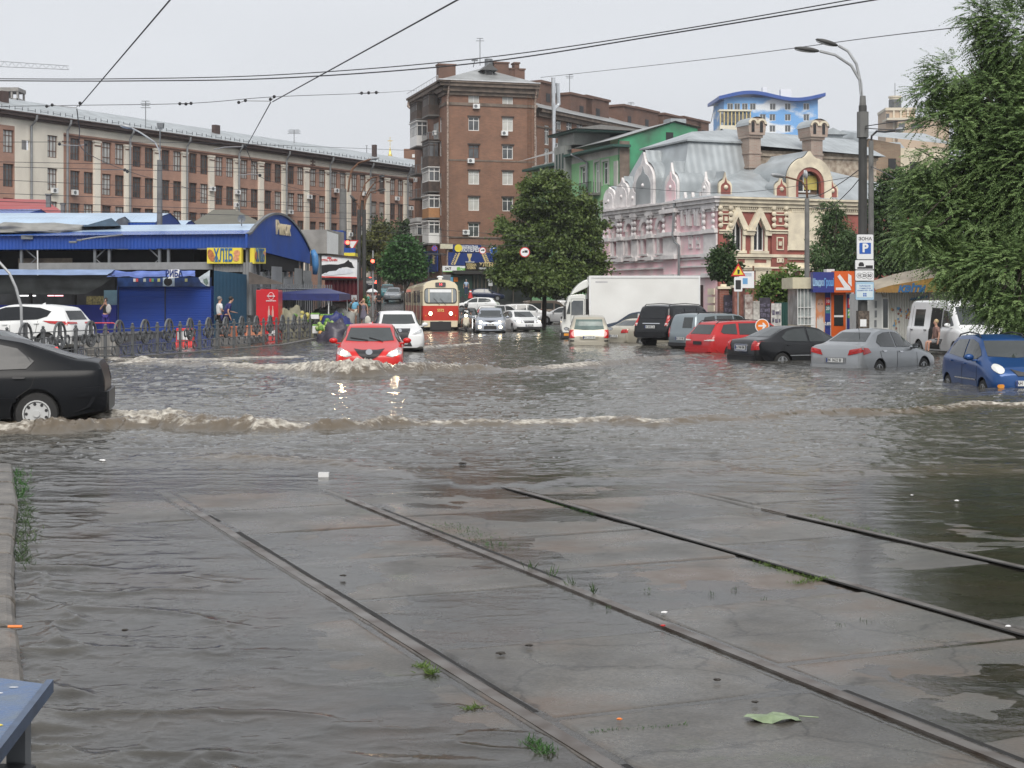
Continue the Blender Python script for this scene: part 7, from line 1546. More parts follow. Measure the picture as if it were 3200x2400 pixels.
# things on the roof
t=thing('satellite_dish','round white dish lying on the market roof left of the arched gable','satellite dish',P(755,701,83));mb=MB();mb.lathe((0,0,.3),[(.04,.05),(.2,.02),(.22,-.02),(.04,.03)],16,'Y');mb.tube([(0,0,.3),(0,0,-.1)],.03,5);mb.build('dish',STEEL,t)
t=thing('broken_lamp','fallen lamp arm with broken head lying along the blue fascia','lamp',P(228,757,79.5));inv=mw(t).inverted();mb=MB();pts=[inv@P(250,750,79.6),inv@P(300,742,79.8),inv@P(345,738,80),inv@P(383,734,80.3)];mb.tube(pts,.05,6);mb.build('arm',STEEL,t);mb=MB();mb.box(-.2,.2,-.1,.1,-.05,.06);mb.box(.2,.45,-.08,.08,.05,.16);mb.build('head',STEEL,t,bevel=.03)
mb=MB();b_=P(88,742,82.3);mb.box(b_.x-.32,b_.x+.32,b_.y-.2,b_.y+.2,b_.z-.1,b_.z+.12);tag(mb.build('roof_hatch',GPOLE if False else STEEL),'small white framed hatch on the blue market roof near the left edge','hatch')
# other market halls behind, the tarps, red roof and olive tent roof
def hall(lab,px_end,ytop,ye,Y,wid,roofm,gm,name='market_roof',xl=-80):
    X=XA(px_end,Y);t=thing(name,lab,'market hall',(X,Y,gz(X,Y)),0);g=gz(X,Y);zt,ze=ZA(ytop,Y)-g,ZA(ye,Y)-g
    prof_=[(-wid/2,ze),(-wid/2*.55,ze+(zt-ze)*.62),(0,zt),(wid/2*.55,ze+(zt-ze)*.62),(wid/2,ze)]
    mb=MB();mb.prism([(0,y,z)for y,z in prof_+[(wid/2,0),(-wid/2,0)]],(.15,0,0));mb.build('gable',gm,t,fix=True)
    mb=MB()
    for(ya,za),(yb,zb)in zip(prof_[:-1],prof_[1:]):mb.quad((.2,ya,za+.03),(xl,ya,za+.03),(xl,yb,zb+.03),(.2,yb,zb+.03))
    mb.build('roof',roofm,t);mb=MB();mb.box(xl,0,-wid/2,-wid/2+.1,0,ze);mb.build('wall',BLUS,t);return t
hall('second blue market hall with pale ridge strip, behind the front hall',522,667,706,98,8,PALE,BLUS)
hall('small blue hall gable tip between the second hall and the olive tent roof',590,690,708,104,4,PALE,BLUS,xl=-30)
hall('third market hall with plain blue roof at the left edge',120,655,700,106,9,BLUR,BLUS)
hall('low pale roofed hall showing between the blue halls',380,678,712,93,6,PALE,TARP)
t=thing('red_roof_house','house with red metal tile roof and two grey vents behind the market','house',(XA(100,125),125,0));g=0;mb=MB()
a,b,c,d=P(-260,615,130),P(140,624,130),P(208,670,121),P(-260,670,121);mb.add([a,b,c,d],[(0,1,2,3)]);mb.add([b,c,P(208,670,138)],[(0,1,2)]);mb.build('roof',sheet_mat('red_tile_roof',(.32,.06,.06),pitch=.35,rough=.5,axis=3,depth=.05,var=.15),t,world=True)
mb=MB();mb.box(-12,2.6,-3.8,6,0,ZA(670,121)-.02);mb.build('wall',CREAM,t)
for x0,x1,y0,y1 in((145,158,606,632),(191,202,634,668)):
    mb=MB();p=P((x0+x1)/2,y1,122);w=(x1-x0)*122/9600;h=(y1-y0)*122/4800;inv=mw(t).inverted();p=inv@p;mb.box(p.x-w,p.x+w,p.y-w,p.y+w,p.z-.4,p.z+h*.8);mb.box(p.x-w*1.3,p.x+w*1.3,p.y-w*1.3,p.y+w*1.3,p.z+h*.8,p.z+h);mb.build('vent',STEEL,t)
t=thing('olive_roof','olive grey hipped sheet roof rising behind the arched market gable','roof',(XA(700,112),112,0));mb=MB();pts=[P(575,712,108),P(850,712,108),P(735,655,114),P(668,655,114),P(850,712,122),P(575,712,122)]
mb.add(pts,[(0,1,2,3),(1,4,2),(5,0,3),(4,5,3,2)]);mb.build('roof',mat('olive_sheet',(.12,.115,.09),rough=.6,var=.15,scale=.8),t,world=True);mb=MB();mb.box(-2.8,3.4,-3.6,9,0,ZA(712,108)-.03);mb.build('wall',STEEL,t)
def tarp_heap(name,lab,cat,c,size,m,seed,parts=1,squ=1.0):
    X,Y,Z=c;n1,n2=22,12;vs=[];rn=random.Random(seed)
    for i in range(n1):
        for j in range(n2+1):
            a=2*math.pi*i/n1;ph=math.pi/2*j/n2;r=math.cos(ph)**.8;z=math.sin(ph)
            q=Vector((math.cos(a)*r,math.sin(a)*r,z));nn=noise.fractal(Vector((q.x*1.7+seed,q.y*1.7,q.z*1.7)),1,2,4)*.34
            ridge=abs(noise.noise(Vector((q.x*3.3+seed*2,q.y*3.3,q.z*2))))*.3
            k=1+nn-ridge;vs.append((X+q.x*size[0]*k,Y+q.y*size[1]*k,Z+q.z*size[2]*(k if j else 1)))
    fs=[(i*(n2+1)+j,((i+1)%n1)*(n2+1)+j,((i+1)%n1)*(n2+1)+j+1,i*(n2+1)+j+1)for i in range(n1)for j in range(n2)]
    mb=MB();mb.add(vs,fs);o=mb.build(name,m,smooth=True);return tag(o,lab,cat)
tarp_heap('tarpaulin','crumpled grey tarpaulin spread over the market roof at the left','tarpaulin',(XA(90,84.5),84.5,ZA(730,84.5)),(3.6,1.6,.55),TARP,3)
mb=MB();mb.add([P(255,708,84),P(378,706,84),P(348,681,84.5),P(378,706,88),P(255,708,88)],[(0,1,2),(1,3,2),(3,4,2),(4,0,2),(0,4,3,1)]);tag(mb.build('tarpaulin',mat('slate_tarp',(.035,.065,.10),rough=.4,var=.3)),'pointed slate blue tarpaulin tent on the market roof','tarpaulin')
# concrete block, blue rolled tarp, billboard, red container
t=thing('concrete_booth','grey concrete panel booth right of the arched market gable','booth',(XA(985,93),93,0),-.15);f_=Face(t,(1,0),(0,-1));mb=MB();f_.pbox(mb,935,718,1022,792,-4,0);mb.build('panel',CONC,t,fix=True);mb=MB()
for px in(950,990):f_.pbox(mb,px,790,px+7,1000,-.6,-.2)
mb.build('leg',STEEL,t,fix=True);mb=MB();mb.add([f_.p(*f_.uv(1022,722),.02),f_.p(*f_.uv(1030,728),-2),f_.p(*f_.uv(1030,792),-2),f_.p(*f_.uv(1022,792),.02)],[(0,1,2,3)]);mb.build('end_panel',WHITEP,t)
mb=MB();mb.tube([P(978,783,88),P(984,800,87.9),P(986,830,87.9),P(984,857,88)],[.14,.2,.19,.13],10);tag(mb.build('rolled_tarpaulin',mat('sky_blue_tarp',(.06,.20,.42),rough=.4,var=.25,scale=3,bump=.5),smooth=True),'hanging bright blue rolled tarpaulin between the booth and the market gable','tarpaulin')
t=thing('billboard','tilted white pet food billboard with a black cat running through snow','billboard',P(1062,868,102),-.14);f_=Face(t,(1,0),(0,-1))
fshape(t,f_,[(1006,797),(1117,808),(1116,870),(1006,866)],SWH,'board',0,.1);fshape(t,f_,[(1000,790),(1122,803),(1122,808),(1000,796)],mat('brown_edge',(.06,.035,.03),rough=.6),'top_edge',-.3,.5);fshape(t,f_,[(1006,863),(1116,866),(1116,870),(1006,867)],RED,'bottom_band',.1,.02)
cat=[(1006,829),(1030,826),(1058,827),(1078,822),(1090,812),(1094,818),(1100,820),(1105,832),(1109,837),(1098,838),(1086,834),(1070,836),(1060,843),(1045,848),(1030,856),(1018,852),(1006,858)]
fshape(t,f_,cat,mat('cat_black',(.012,.012,.014),rough=.5,var=.3),'cat_silhouette',.1,.015);fshape(t,f_,[(1012,858),(1030,848),(1052,846),(1062,838),(1100,841),(1105,850),(1095,855),(1060,858),(1030,861)],mat('snow_print',(.66,.69,.74),rough=.5,var=.1,scale=4),'snow',.116,.01)
ftext(t,f_,1028,813,'ROYAL CANIN',.2,RED,.11,.9,.006);fshape(t,f_,[(1024,806),(1027,802),(1029,806),(1031,801),(1033,806),(1036,803),(1037,809),(1024,808)],RED,'crown',.11,.01)
t=thing('red_container','dark red ribbed container under the white cat billboard','container',(XA(1062,104),104,.5),-.14);f_=Face(t,(1,0),(0,-1));mb=MB();f_.pbox(mb,1015,874,1118,942,-1.5,0);mb.build('body',sheet_mat('maroon_sheet',(.13,.012,.018),pitch=.28,rough=.5,depth=.04,var=.2),t,fix=True)
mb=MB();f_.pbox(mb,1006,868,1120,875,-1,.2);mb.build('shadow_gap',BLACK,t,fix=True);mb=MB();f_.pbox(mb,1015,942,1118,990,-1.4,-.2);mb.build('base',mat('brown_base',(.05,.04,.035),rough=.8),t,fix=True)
mb=MB();f_.pbox(mb,1098,922,1115,938,.0,.04);mb.build('poster',SWH,t,fix=True)
mb=MB();mb.box(-.04,.04,-.04,.04,0,ZA(820,101));o=mb.build('post',STEEL);o.location=(XA(1119,101),101,0);tag(o,'thin pale post at the right edge of the cat billboard','post')
t=thing('blue_booth','small bright blue booth behind the cat billboard','booth',(XA(1050,114),114,.6));f_=Face(t,(1,0),(0,-1));mb=MB();f_.pbox(mb,1030,720,1072,790,-2,0);mb.build('wall',BLUS,t,fix=True);mb=MB();f_.pbox(mb,1034,790,1110,800,-2,.1);mb.build('yellow_strip',YEL,t,fix=True);mb=MB();f_.pbox(mb,1074,775,1108,792,-1,0);mb.build('side_wall',BLUS,t,fix=True)
t=thing('picket_fence','dark grey metal picket fence left of the red container','fence',(XA(950,84),84,0),0);mb=MB()
A_,B_=Vector((XA(868,84)-t.location.x,0,0)),Vector((XA(1036,88)-t.location.x,4,0))
for i in range(26):q=A_.lerp(B_,i/25);mb.box(q.x-.03,q.x+.03,q.y-.02,q.y+.02,0,2.85)
mb.build('pickets',STEEL,t);mb=MB();mb.tube([A_+Vector((0,0,.4)),B_+Vector((0,0,.4))],.04,4);mb.tube([A_+Vector((0,0,2.6)),B_+Vector((0,0,2.6))],.05,4);mb.build('rails',STEEL,t)
# blue market tent
t=thing('market_tent','navy blue canopy over the vegetable stall behind the ornate fence end','canopy',(XA(985,84),84,0));
zf,zr_=ZA(932,80),ZA(902,84);rx=[(XA(840,80),80),(XA(1060,80),80),(XA(1095,87),87),(XA(900,87),87)]
ridge0,ridge1=P(930,912,83.5),P(1020,900,84);c4=[Vector((x,y,ZA(918,82)))for x,y in rx]
mb=MB();mb.add(c4+[ridge0,ridge1],[(0,1,5,4),(1,2,5),(2,3,4,5),(3,0,4)]);mb.add([c4[0],c4[1],c4[2],c4[0]-Vector((0,0,.33)),c4[1]-Vector((0,0,.38)),c4[2]-Vector((0,0,.3))],[(0,3,4,1),(1,4,5,2)]);mb.build('canopy',NV,t,world=True)
mb=MB()
for p in(Vector((XA(1027,80.2),80.2,0)),Vector((XA(860,80.2),80.2,0)),Vector((XA(1085,86.5),86.5,0))):mb.tube([p,p+Vector((0,0,2.2))],.03,6)
mb.build('pole',WHITEP,t,world=True)
# red drinks cooler
t=thing('drinks_cooler','red drinks cooler with white round logo and two bottle pictures by the market','cooler',(XA(835,74),74,.0),-.05);f_=Face(t,(1,0),(0,-1));RC=paint('cooler_red',(.50,.012,.02));mb=MB();f_.pbox(mb,800,906,870,1068,-1.0,0);mb.build('cabinet',RC,t,fix=True,bevel=.03)
fshape(t,f_,[(815,903),(870,905),(870,1066),(815,1066)],RC,'door',.0,.05);fshape(t,f_,circ(848,925,9,20,1.3),SWH,'logo_ring',.052,.01);fshape(t,f_,circ(848,925,8,20,1.3),RC,'logo_disc',.06,.01);ftext(t,f_,848,925,'Coca-Cola',.11,SWH,.075,.8,.003)
ftext(t,f_,848,940,'смакуй мить',.08,SWH,.055,1,.002)
for x in(841,853):fshape(t,f_,[(x-3.2,990),(x-3.2,973),(x-1.3,964),(x-1.3,956),(x+1.3,956),(x+1.3,964),(x+3.2,973),(x+3.2,990)],mat('bottle_picture',(.55,.32,.28),rough=.4),'bottle_picture',.052,.01)
# stall goods: heaps of produce, crates, tarps
VEG=mat('leaf_veg',(.10,.22,.03),rough=.5,var=.5,scale=10)
tarp_heap('tarpaulin','beige tarpaulin heap behind the ornate fence right of the red cooler','tarpaulin',(XA(912,78),78,.0),(1.05,.6,1.55),mat('khaki_tarp',(.20,.19,.13),rough=.6,var=.25,scale=3),8)
tarp_heap('tarpaulin','dark violet tarpaulin bundle on the ground beside the stall, nearest the red car','tarpaulin',(XA(1050,72),72,.0),(.78,.6,.95),mat('violet_tarp',(.05,.045,.065),rough=.4,var=.3,scale=3),11)
tarp_heap('tarpaulin','navy and striped tarpaulin behind the dark violet bundle','tarpaulin',(XA(1050,76),76,.0),(.85,.6,1.35),NV,14)
tarp_heap('tarpaulin','pale grey tarpaulin slope behind the stall, below the red container','tarpaulin',(XA(1030,86),86,.3),(1.5,.6,1.35),mat('pale_tarp',(.33,.33,.30),rough=.5,var=.2),17)
tarp_heap('tarpaulin','olive sheet tail lying left of the strolling couple','tarpaulin',(XA(1085,74),74,.0),(.8,.5,.65),mat('olive_tarp',(.19,.19,.12),rough=.5,var=.2),23)
def veg_heap(lab,px,py,Y,r,n,seed,mats):
    rn=random.Random(seed);t=thing('vegetable_heap',lab,'vegetables',P(px,py,Y));k=0
    for m in mats:
        mb=MB()
        for i in range(n):mb.ball((rn.gauss(0,r*.45),rn.gauss(0,r*.25),abs(rn.gauss(0,r*.35))),rn.uniform(.07,.14),8,5)
        mb.build('cabbages' if k==0 else 'melons',m,t,smooth=True);k+=1
veg_heap('green cabbages heaped right of the ornate fence end',1022,1030,75,.45,26,5,[VEG,mat('light_cabbage',(.30,.42,.12),rough=.5,var=.3,scale=8)])
veg_heap('green and yellow vegetables behind the ornate fence below the navy canopy',940,1010,78,.6,26,6,[VEG,mat('pale_melon',(.45,.40,.12),rough=.5,var=.3)])
veg_heap('orange melons at the foot of the cabbage heap',1008,1044,74,.16,3,9,[mat('melon_orange',(.55,.28,.06),rough=.5,var=.2)])
def crate(lab,px,py,Y,w,h,m,rz=0.):
    t=thing('crate',lab,'crate',P(px,py,Y),rz);mb=MB();d=.4
    mb.box(-w/2,w/2,-d/2,-d/2+.03,0,h);mb.box(-w/2,w/2,d/2-.03,d/2,0,h);mb.box(-w/2,-w/2+.03,-d/2+.03,d/2-.03,0,h);mb.box(w/2-.03,w/2,-d/2+.03,d/2-.03,0,h);mb.box(-w/2,w/2,-d/2,d/2,-.02,.0);mb.build('box',m,t)
    mb=MB()
    for i in range(5):x=-w/2+w*(i+.5)/5;mb.ball((x,0,h),.09,8,5)
    mb.build('contents',VEG,t,smooth=True)
crate('white box with dark lettering at the foot of the ornate fence end',990,1040,75.5,.38,.34,WHITEP)
crate('yellow and black crate on the stall under the canopy pole',1018,1000,77,.55,.22,mat('crate_yellow',(.55,.42,.05),rough=.5))
crate('brown crate behind the bright red hatchback roof',1078,1040,74,.5,.32,mat('crate_brown',(.12,.06,.03),rough=.7))
crate('white bag box under the canopy left of the pole',985,995,78,.4,.2,SWH)
crate('dark green crate stack beside the man in the checked shirt',1055,1005,79,.6,.35,mat('crate_green',(.02,.05,.035),rough=.6))
# traffic barriers and concrete block behind the fence
def barrier(lab,px,Y,w,m1,m2,rz=0,h=.9):
    t=thing('traffic_barrier',lab,'barrier',(XA(px,Y),Y,-.12),rz);pr=[(-.30,0),(-.30,.2),(-.12,.38),(-.09,h),(.09,h),(.12,.38),(.30,.2),(.30,0)]
    mb=MB();mb.prism([(-w/2,y,z)for y,z in pr],(w,0,0));mb.build('body',m1,t,fix=True,bevel=.02);mb=MB();mb.box(-w/2+.06,w/2-.06,-.15,-.13,.42,h-.12)
    if m2:mb.build('stripe_panel',m2,t)
ORB=mat('barrier_orange',(.62,.14,.035),rough=.45,var=.15);RDB=mat('barrier_red',(.55,.03,.03),rough=.4,var=.1)
barrier('red and white plastic barrier behind the ornate fence, leftmost',580,64,.75,RDB,WHITEP,-.1);barrier('orange plastic barrier in the middle, directly below the two standing men',716,69,.75,ORB,mat('barrier_pale',(.62,.25,.14),rough=.5));barrier('orange plastic barrier just left of the red drinks cooler',797,71,.92,ORB,MATS['barrier_pale'],.05);barrier('small red and white plastic barrier in front of the cooler',852,72,.45,RDB,WHITEP,0,.8)
t=thing('concrete_block','low concrete block behind the ornate fence below the woman taking a picture','block',(XA(318,54),54,-.3),.05);mb=MB();mb.box(-.55,.55,-.3,.3,0,1.0);mb.build('block',CONC,t,bevel=.04);mb=MB();mb.box(-.5,.5,-.31,-.301,.35,.5);mb.build('groove',DCONC,t)
t=thing('handrail','thin red tubular rail between the white SUV and the blue shutters','rail',(XA(320,62),62,-.1));mb=MB();mb.tube([(-.65,0,.95),(-.6,0,1.12),(.45,0,1.12),(.62,0,1.02),(.66,0,.0)],.025,6);mb.tube([(-.65,0,.95),(-.65,0,0)],.025,6);mb.build('tube',RED,t)
# ---------------------------------------------------------------- ornate iron fence
FP=[]
pA,pB,pC,pD=Vector((-14.6,38,0)),Vector((-12.1,56,0)),Vector((-11.0,68,0)),Vector((-10.0,80,0))
for i in range(9):FP.append(pA.lerp(pB,i/8))
for i in range(1,6):FP.append(pB.lerp(pC,i/5))
for i in range(1,6):FP.append(pC.lerp(pD,i/5))
IRON=mat('fence_grey',(.10,.105,.11),rough=.45,var=.15);FE=thing('iron_fence','grey iron fence with round scroll ornaments running along the market kerb','fence',(pB.x,pB.y,-.1))
def disc(mb,c,x,r,ri,th=.03,n=18):
    y=Vector((0,0,1));o=x.cross(y);
    for i in range(n):
        a,b=2*math.pi*i/n,2*math.pi*(i+1)/n;q=[c+x*math.cos(t_)*k+y*math.sin(t_)*k for t_,k in((a,ri),(a,r),(b,r),(b,ri))];mb.add([p-o*th for p in q]+[p+o*th for p in q],[(0,1,2,3),(7,6,5,4),(1,5,6,2),(0,3,7,4)])
for i,p in enumerate(FP):
    mb=MB();mb.box(p.x-.05,p.x+.05,p.y-.05,p.y+.05,-.3,1.08);mb.box(p.x-.065,p.x+.065,p.y-.065,p.y+.065,1.0,1.04);mb.ball((p.x,p.y,1.12),.05,8,5);mb.build('post',IRON,FE,world=True)
    if i==len(FP)-1:break
    q=FP[i+1];x=(q-p);L=x.length;x.normalize();c=(p+q)/2;mb=MB();up=Vector((0,0,1))
    for z in(.12,.42,.80,.98):mb.tube([p+up*z,q+up*z],.016,5)
    disc(mb,c+up*.86,x,.42,.375,.03);disc(mb,c+up*.70,x,.20,.155,.03,14);disc(mb,c+up*.70,x,.07,.0,.03,10)
    for s in(-.55,.55):disc(mb,c+x*s+up*.72,x,.16,.12,.025,12);disc(mb,c+x*s*.9+up*.28,x,.15,.12,.02,12)
    mb.box(c.x-.05,c.x+.05,c.y-.05,c.y+.05,.85,1.28);
    for k in range(1,8):r_=p+x*L*k/8;mb.tube([r_+up*.12,r_+up*(.42 if 2<k<6 else .8)],.010,4)
    mb.build('scroll_panel',IRON,FE,world=True)
# ============================================================ STREET FURNITURE
CPOLE=mat('concrete_pole',(.15,.15,.145),rough=.7,var=.25,scale=2);DPOLE=mat('dark_pole',(.045,.045,.043),rough=.6,var=.3,scale=1.5);GPOLE=mat('galvanised',(.36,.37,.38),rough=.45,var=.2,scale=2,metal=.3)
LENS=mat('lamp_lens',(.5,.52,.53),rough=.2,var=.1)
def lamp(lab,px,Y,zt,r0,r1,m,arms,name='street_lamp',cat='street lamp',z0=None,group='street lamps',armm=GPOLE,armr=.05):
    """arms: list of ([(photo x, photo y, depth)...], head length) polylines from the pole to the head"""
    X=XA(px,Y);z0=gz(X,Y)-.3 if z0 is None else z0;t=thing(name,lab,cat,(X,Y,z0),0,group);inv=mw(t).inverted()
    mb=MB();mb.tube([(0,0,0),(0,0,zt-z0)],[r0,r1],12);mb.build('pole',m,t)
    for pts,hl in arms:
        q=[inv@P(*p)for p in pts];mb=MB();mb.tube(q,armr,7);a=mb.build('arm',armm,t)
        d=(q[-1]-q[-2]);d.z*=.5;d.normalize();c=q[-1]+d*hl*.5;s=d.cross(Vector((0,0,1))).normalized();u=s.cross(d)
        M_=Matrix((d,s,u)).transposed().to_4x4();M_.translation=c;mb=MB();mb.ball((0,0,0),.5,12,6,(hl,.32,.22));mb.v=[tuple(M_@Vector(v))for v in mb.v];h=mb.build('lamp_head',m if m is not CPOLE else GPOLE,t,smooth=True)
        mb=MB();mb.ball((0.05,0,-.06),.42,10,6,(hl,.26,.14));mb.v=[tuple(M_@Vector(v))for v in mb.v];mb.build('lens',LENS,h,smooth=True)
    return t
big=lamp('tall double armed street lamp on a thick dark concrete pole carrying the parking signs',2696,64,ZA(330,64),.21,.17,DPOLE,[([(2695,330,64),(2690,260,64),(2676,200,64),(2650,160,64),(2620,143,64)],1.0),([(2694,330,64),(2686,250,64),(2660,205,64),(2610,172,64),(2562,160,64)],1.1)],armr=.06)
mb=MB();zz=ZA(400,64)-big.location.z;mb.tube([(0,0,zz),(0,0,ZA(300,64)-big.location.z)],[.19,.12],10);mb.tube([(0,0,ZA(430,64)-big.location.z),(0,0,ZA(350,64)-big.location.z)],.24,10);mb.build('collar',CPOLE,big)
mb=MB();mb.box(-.225,.225,-.228,.228,.4,2.1);o_=mb.build('pasted_notices',mat('old_notices',(.10,.08,.065),rough=.8,var=.8,scale=9),big);mb=MB();mb.box(-.16,.10,-.24,-.229,1.45,1.75);mb.box(.02,.14,-.24,-.229,1.0,1.15);mb.box(-.14,-.02,-.24,-.2291,1.05,1.2);mb.build('paper_sheet',SWH,o_)
lamp('thin grey pole with drooping curved arm right behind the thick dark pole',2722,70,ZA(440,70),.16,.11,CPOLE,[([(2722,455,70),(2724,425,70),(2740,410,70),(2765,412,69),(2800,408,68)],.7)],armm=BLACK)
lamp('grey street lamp with rusty left pointing head in front of the ogee dormer',2522,82,ZA(620,82),.16,.12,CPOLE,[([(2522,622,82),(2520,590,82),(2505,566,82),(2455,553,81)],1.3),([(2523,620,82),(2521,580,82),(2520,560,82)],.5)],armm=RUST)
lamp('concrete lamp pole with long arm to the left above the blue halls',499,90,ZA(500,90),.19,.15,CPOLE,[([(500,500,90),(498,470,90),(485,445,90),(440,415,90),(412,400,90)],.7)]);
t=thing('flood_light','small square flood light on a stub mast above the long armed lamp pole','flood light',P(500,440,90));mb=MB();mb.tube([(0,0,-1),(0,0,.8)],.04,5);mb.build('stub',STEEL,t);mb=MB();mb.prism([(-.16,0,.75),(.16,0,.75),(.2,0,1.05),(-.2,0,1.05)],(0,.3,0));mb.build('lamp_housing',STEEL,t,fix=True)
lamp('thick grey leaning pole with rusty upper arm at the right end of the market',1072,118,ZA(590,118),.34,.26,CPOLE,[([(1088,600,118),(1092,560,118),(1100,530,118),(1120,510,118),(1158,498,117)],1.0)],armm=RUST,armr=.08)
lamp('dark wooden pole with rusty arm, left of the pair beyond the market',1122,125,ZA(655,125),.2,.15,DPOLE,[([(1124,655,125),(1128,610,125),(1140,575,125),(1160,556,125),(1185,551,124)],.8),([(1124,655,125),(1118,640,125),(1112,628,125)],.7)],armm=RUST,armr=.06)
lamp('dark wooden pole with rusty arm, right of the pair beyond the market',1138,125,ZA(655,125),.2,.15,DPOLE,[([(1138,655,125),(1140,620,125),(1155,590,125),(1172,570,125),(1186,567,124)],.7),([(1138,655,125),(1144,625,125),(1155,602,125),(1178,595,125)],.7)],armm=RUST,armr=.06)
t=thing('bent_pole','bent pale pipe leaning out over the white SUV roof','pole',P(66,958,49));inv=mw(t).inverted();mb=MB();mb.tube([inv@P(-30,790,49),inv@P(0,822,49),inv@P(30,855,49),inv@P(50,900,49),inv@P(66,958,49),inv@P(70,1100,49)],.045,7);mb.build('pipe',GPOLE,t)
# parking signs on the pole
def plate(lab,x0,y0,x1,y1,Y,m=SWH,name='road_sign',th=.03):
    t=thing(name,lab,'road sign',P((x0+x1)/2,y1,Y),0);w=(x1-x0)*Y/FOC;h=(y1-y0)*Y/FOC;mb=MB();mb.prism([(x,0,z)for x,z in rr(-w/2,w/2,0,h,.04)],(0,th,0));mb.build('plate',m,t,fix=True)
    mb=MB();mb.prism([(x,.031,z)for x,z in rr(-w/2-.015,w/2+.015,-.015,h+.015,.05)],(0,.02,0));mb.build('rim',STEEL,t,fix=True);return t,w,h
def dec(t,poly,m,name,d=.004,k=0):mb=MB();mb.prism([(x,-.002-d*(k+1),z)for x,z in poly],(0,d,0));return mb.build(name,m,t,fix=True)
def ptext(t,s,size,x,z,m,sx=1,bold=0,d=.008,name='lettering'):return text(s,size,m,t,face_M((x,-d,z),(1,0,0)),name,sx,.003,bold)
PBL=sgn('parking_blue',(.02,.10,.42));Ys=63.6
t,w,h=plate('white parking zone sign with blue letter square, topmost on the thick pole',2678,733,2729,810,Ys);dec(t,rr(-.24,.24,.22,.68,.02),PBL,'blue_square');ptext(t,'P',.48,0,.45,SWH,1,.02,.012);ptext(t,'ЗОНА',.18,0,h-.18,BLACK,1.1,.002)
t,w,h=plate('white sign with black car and kerb symbol under the parking zone sign',2673,813,2731,842,Ys);dec(t,[(-.30,.10),(.34,.10),(.34,.03),(-.30,.03)],BLACK,'kerb_symbol');dec(t,[(.04,.10),(.34,.10),(.34,.17),(.04,.17)],BLACK,'kerb_symbol');dec(t,[(-.25,.13),(-.25,.22),(-.20,.30),(-.08,.30),(-.03,.22),(-.03,.13)],BLACK,'car_symbol')
t,w,h=plate('white sign with circled numbers 10 25 50 on the thick pole',2673,845,2731,877,Ys)
for x,r_,s in((-.22,.11,'10'),(-.02,.13,'25'),(.20,.15,'50')):
    dec(t,[(x+r_*math.cos(2*math.pi*i/18),.21+r_*math.sin(2*math.pi*i/18))for i in range(18)],BLACK,'number_ring',.003,abs(hash(s))%1);dec(t,[(x+(r_-.014)*math.cos(2*math.pi*i/18),.21+(r_-.014)*math.sin(2*math.pi*i/18))for i in range(18)],SWH,'number_disc',.003,1);ptext(t,s,r_*1.25,x,.21,BLACK,.9,.004,.014)
t,w,h=plate('pale blue notice board with lines of text, lowest on the thick pole',2674,881,2731,937,Ys,sgn('notice_blue',(.35,.52,.66)));dec(t,rr(-.33,.33,.1,h-.1,.02),sgn('notice_pale',(.58,.68,.72)),'panel')
for i,s in enumerate(('ПАРКУВАННЯ','1 година 10 грн','щоденно 8.00 - 22.00')):ptext(t,s,.075,0,h-.17-i*.09,PBL,.9,.001)
for i in range(2):
    for j in range(2):dec(t,[(-.07+i*.08,.14+j*.08),(-.01+i*.08,.14+j*.08),(-.01+i*.08,.20+j*.08),(-.07+i*.08,.20+j*.08)],PBL,'blue_block',.003,1)
def round_sign(lab,px,py,r,Y,kind):
    t=thing('road_sign',lab,'road sign',P(px,py,Y),0);rr_=r*Y/FOC;n=28;C_=lambda k:[(rr_*k*math.cos(2*math.pi*i/n),rr_*k*math.sin(2*math.pi*i/n))for i in range(n)]
    mb=MB();mb.prism([(x,0,z)for x,z in C_(1)],(0,.03,0));mb.build('disc',{'truck':RED,'ahead':SWH,'stop':RED,'arrow':SWH}[kind],t,fix=True)
    dec(t,C_(.82 if kind=='truck' else(.93 if kind!='arrow' else .88)),{'truck':SWH,'ahead':PBL,'stop':PBL,'arrow':ORG}[kind],'field')
    s=rr_
    if kind=='truck':dec(t,[(-.05*s,-.1*s),(.55*s,-.1*s),(.55*s,.35*s),(-.05*s,.35*s)],BLACK,'truck_symbol',.004,1);dec(t,[(-.5*s,-.1*s),(-.1*s,-.1*s),(-.1*s,.2*s),(-.4*s,.2*s)],BLACK,'truck_symbol',.004,1)
    if kind=='ahead':dec(t,[(-.1*s,-.65*s),(.1*s,-.65*s),(.1*s,.2*s),(.33*s,.2*s),(0,.7*s),(-.33*s,.2*s),(-.1*s,.2*s)],SWH,'arrow',.004,1)
    if kind=='arrow':dec(t,[(-.55*s,-.12*s),(.1*s,-.12*s),(.0*s,-.42*s),(.2*s,-.42*s),(.6*s,0),(.2*s,.42*s),(.0*s,.42*s),(.1*s,.12*s),(-.55*s,.12*s)],SWH,'arrow',.004,1)
    if kind=='stop':
        for a in(R(45),R(135)):c,q=math.cos(a),math.sin(a);dec(t,[(c*.9*s-q*.1*s,q*.9*s+c*.1*s),(-c*.9*s-q*.1*s,-q*.9*s+c*.1*s),(-c*.9*s+q*.1*s,-q*.9*s-c*.1*s),(c*.9*s+q*.1*s,q*.9*s-c*.1*s)],RED,'cross_bar',.004,1 if a<1 else 2)
    mb=MB()
    for x in(-.35,.35):mb.tube([(x*s,.02,s*.9),(x*s,.02,s*1.45)],.02,4)
    if kind!='arrow':mb.build('bracket',STEEL,t)
    return t
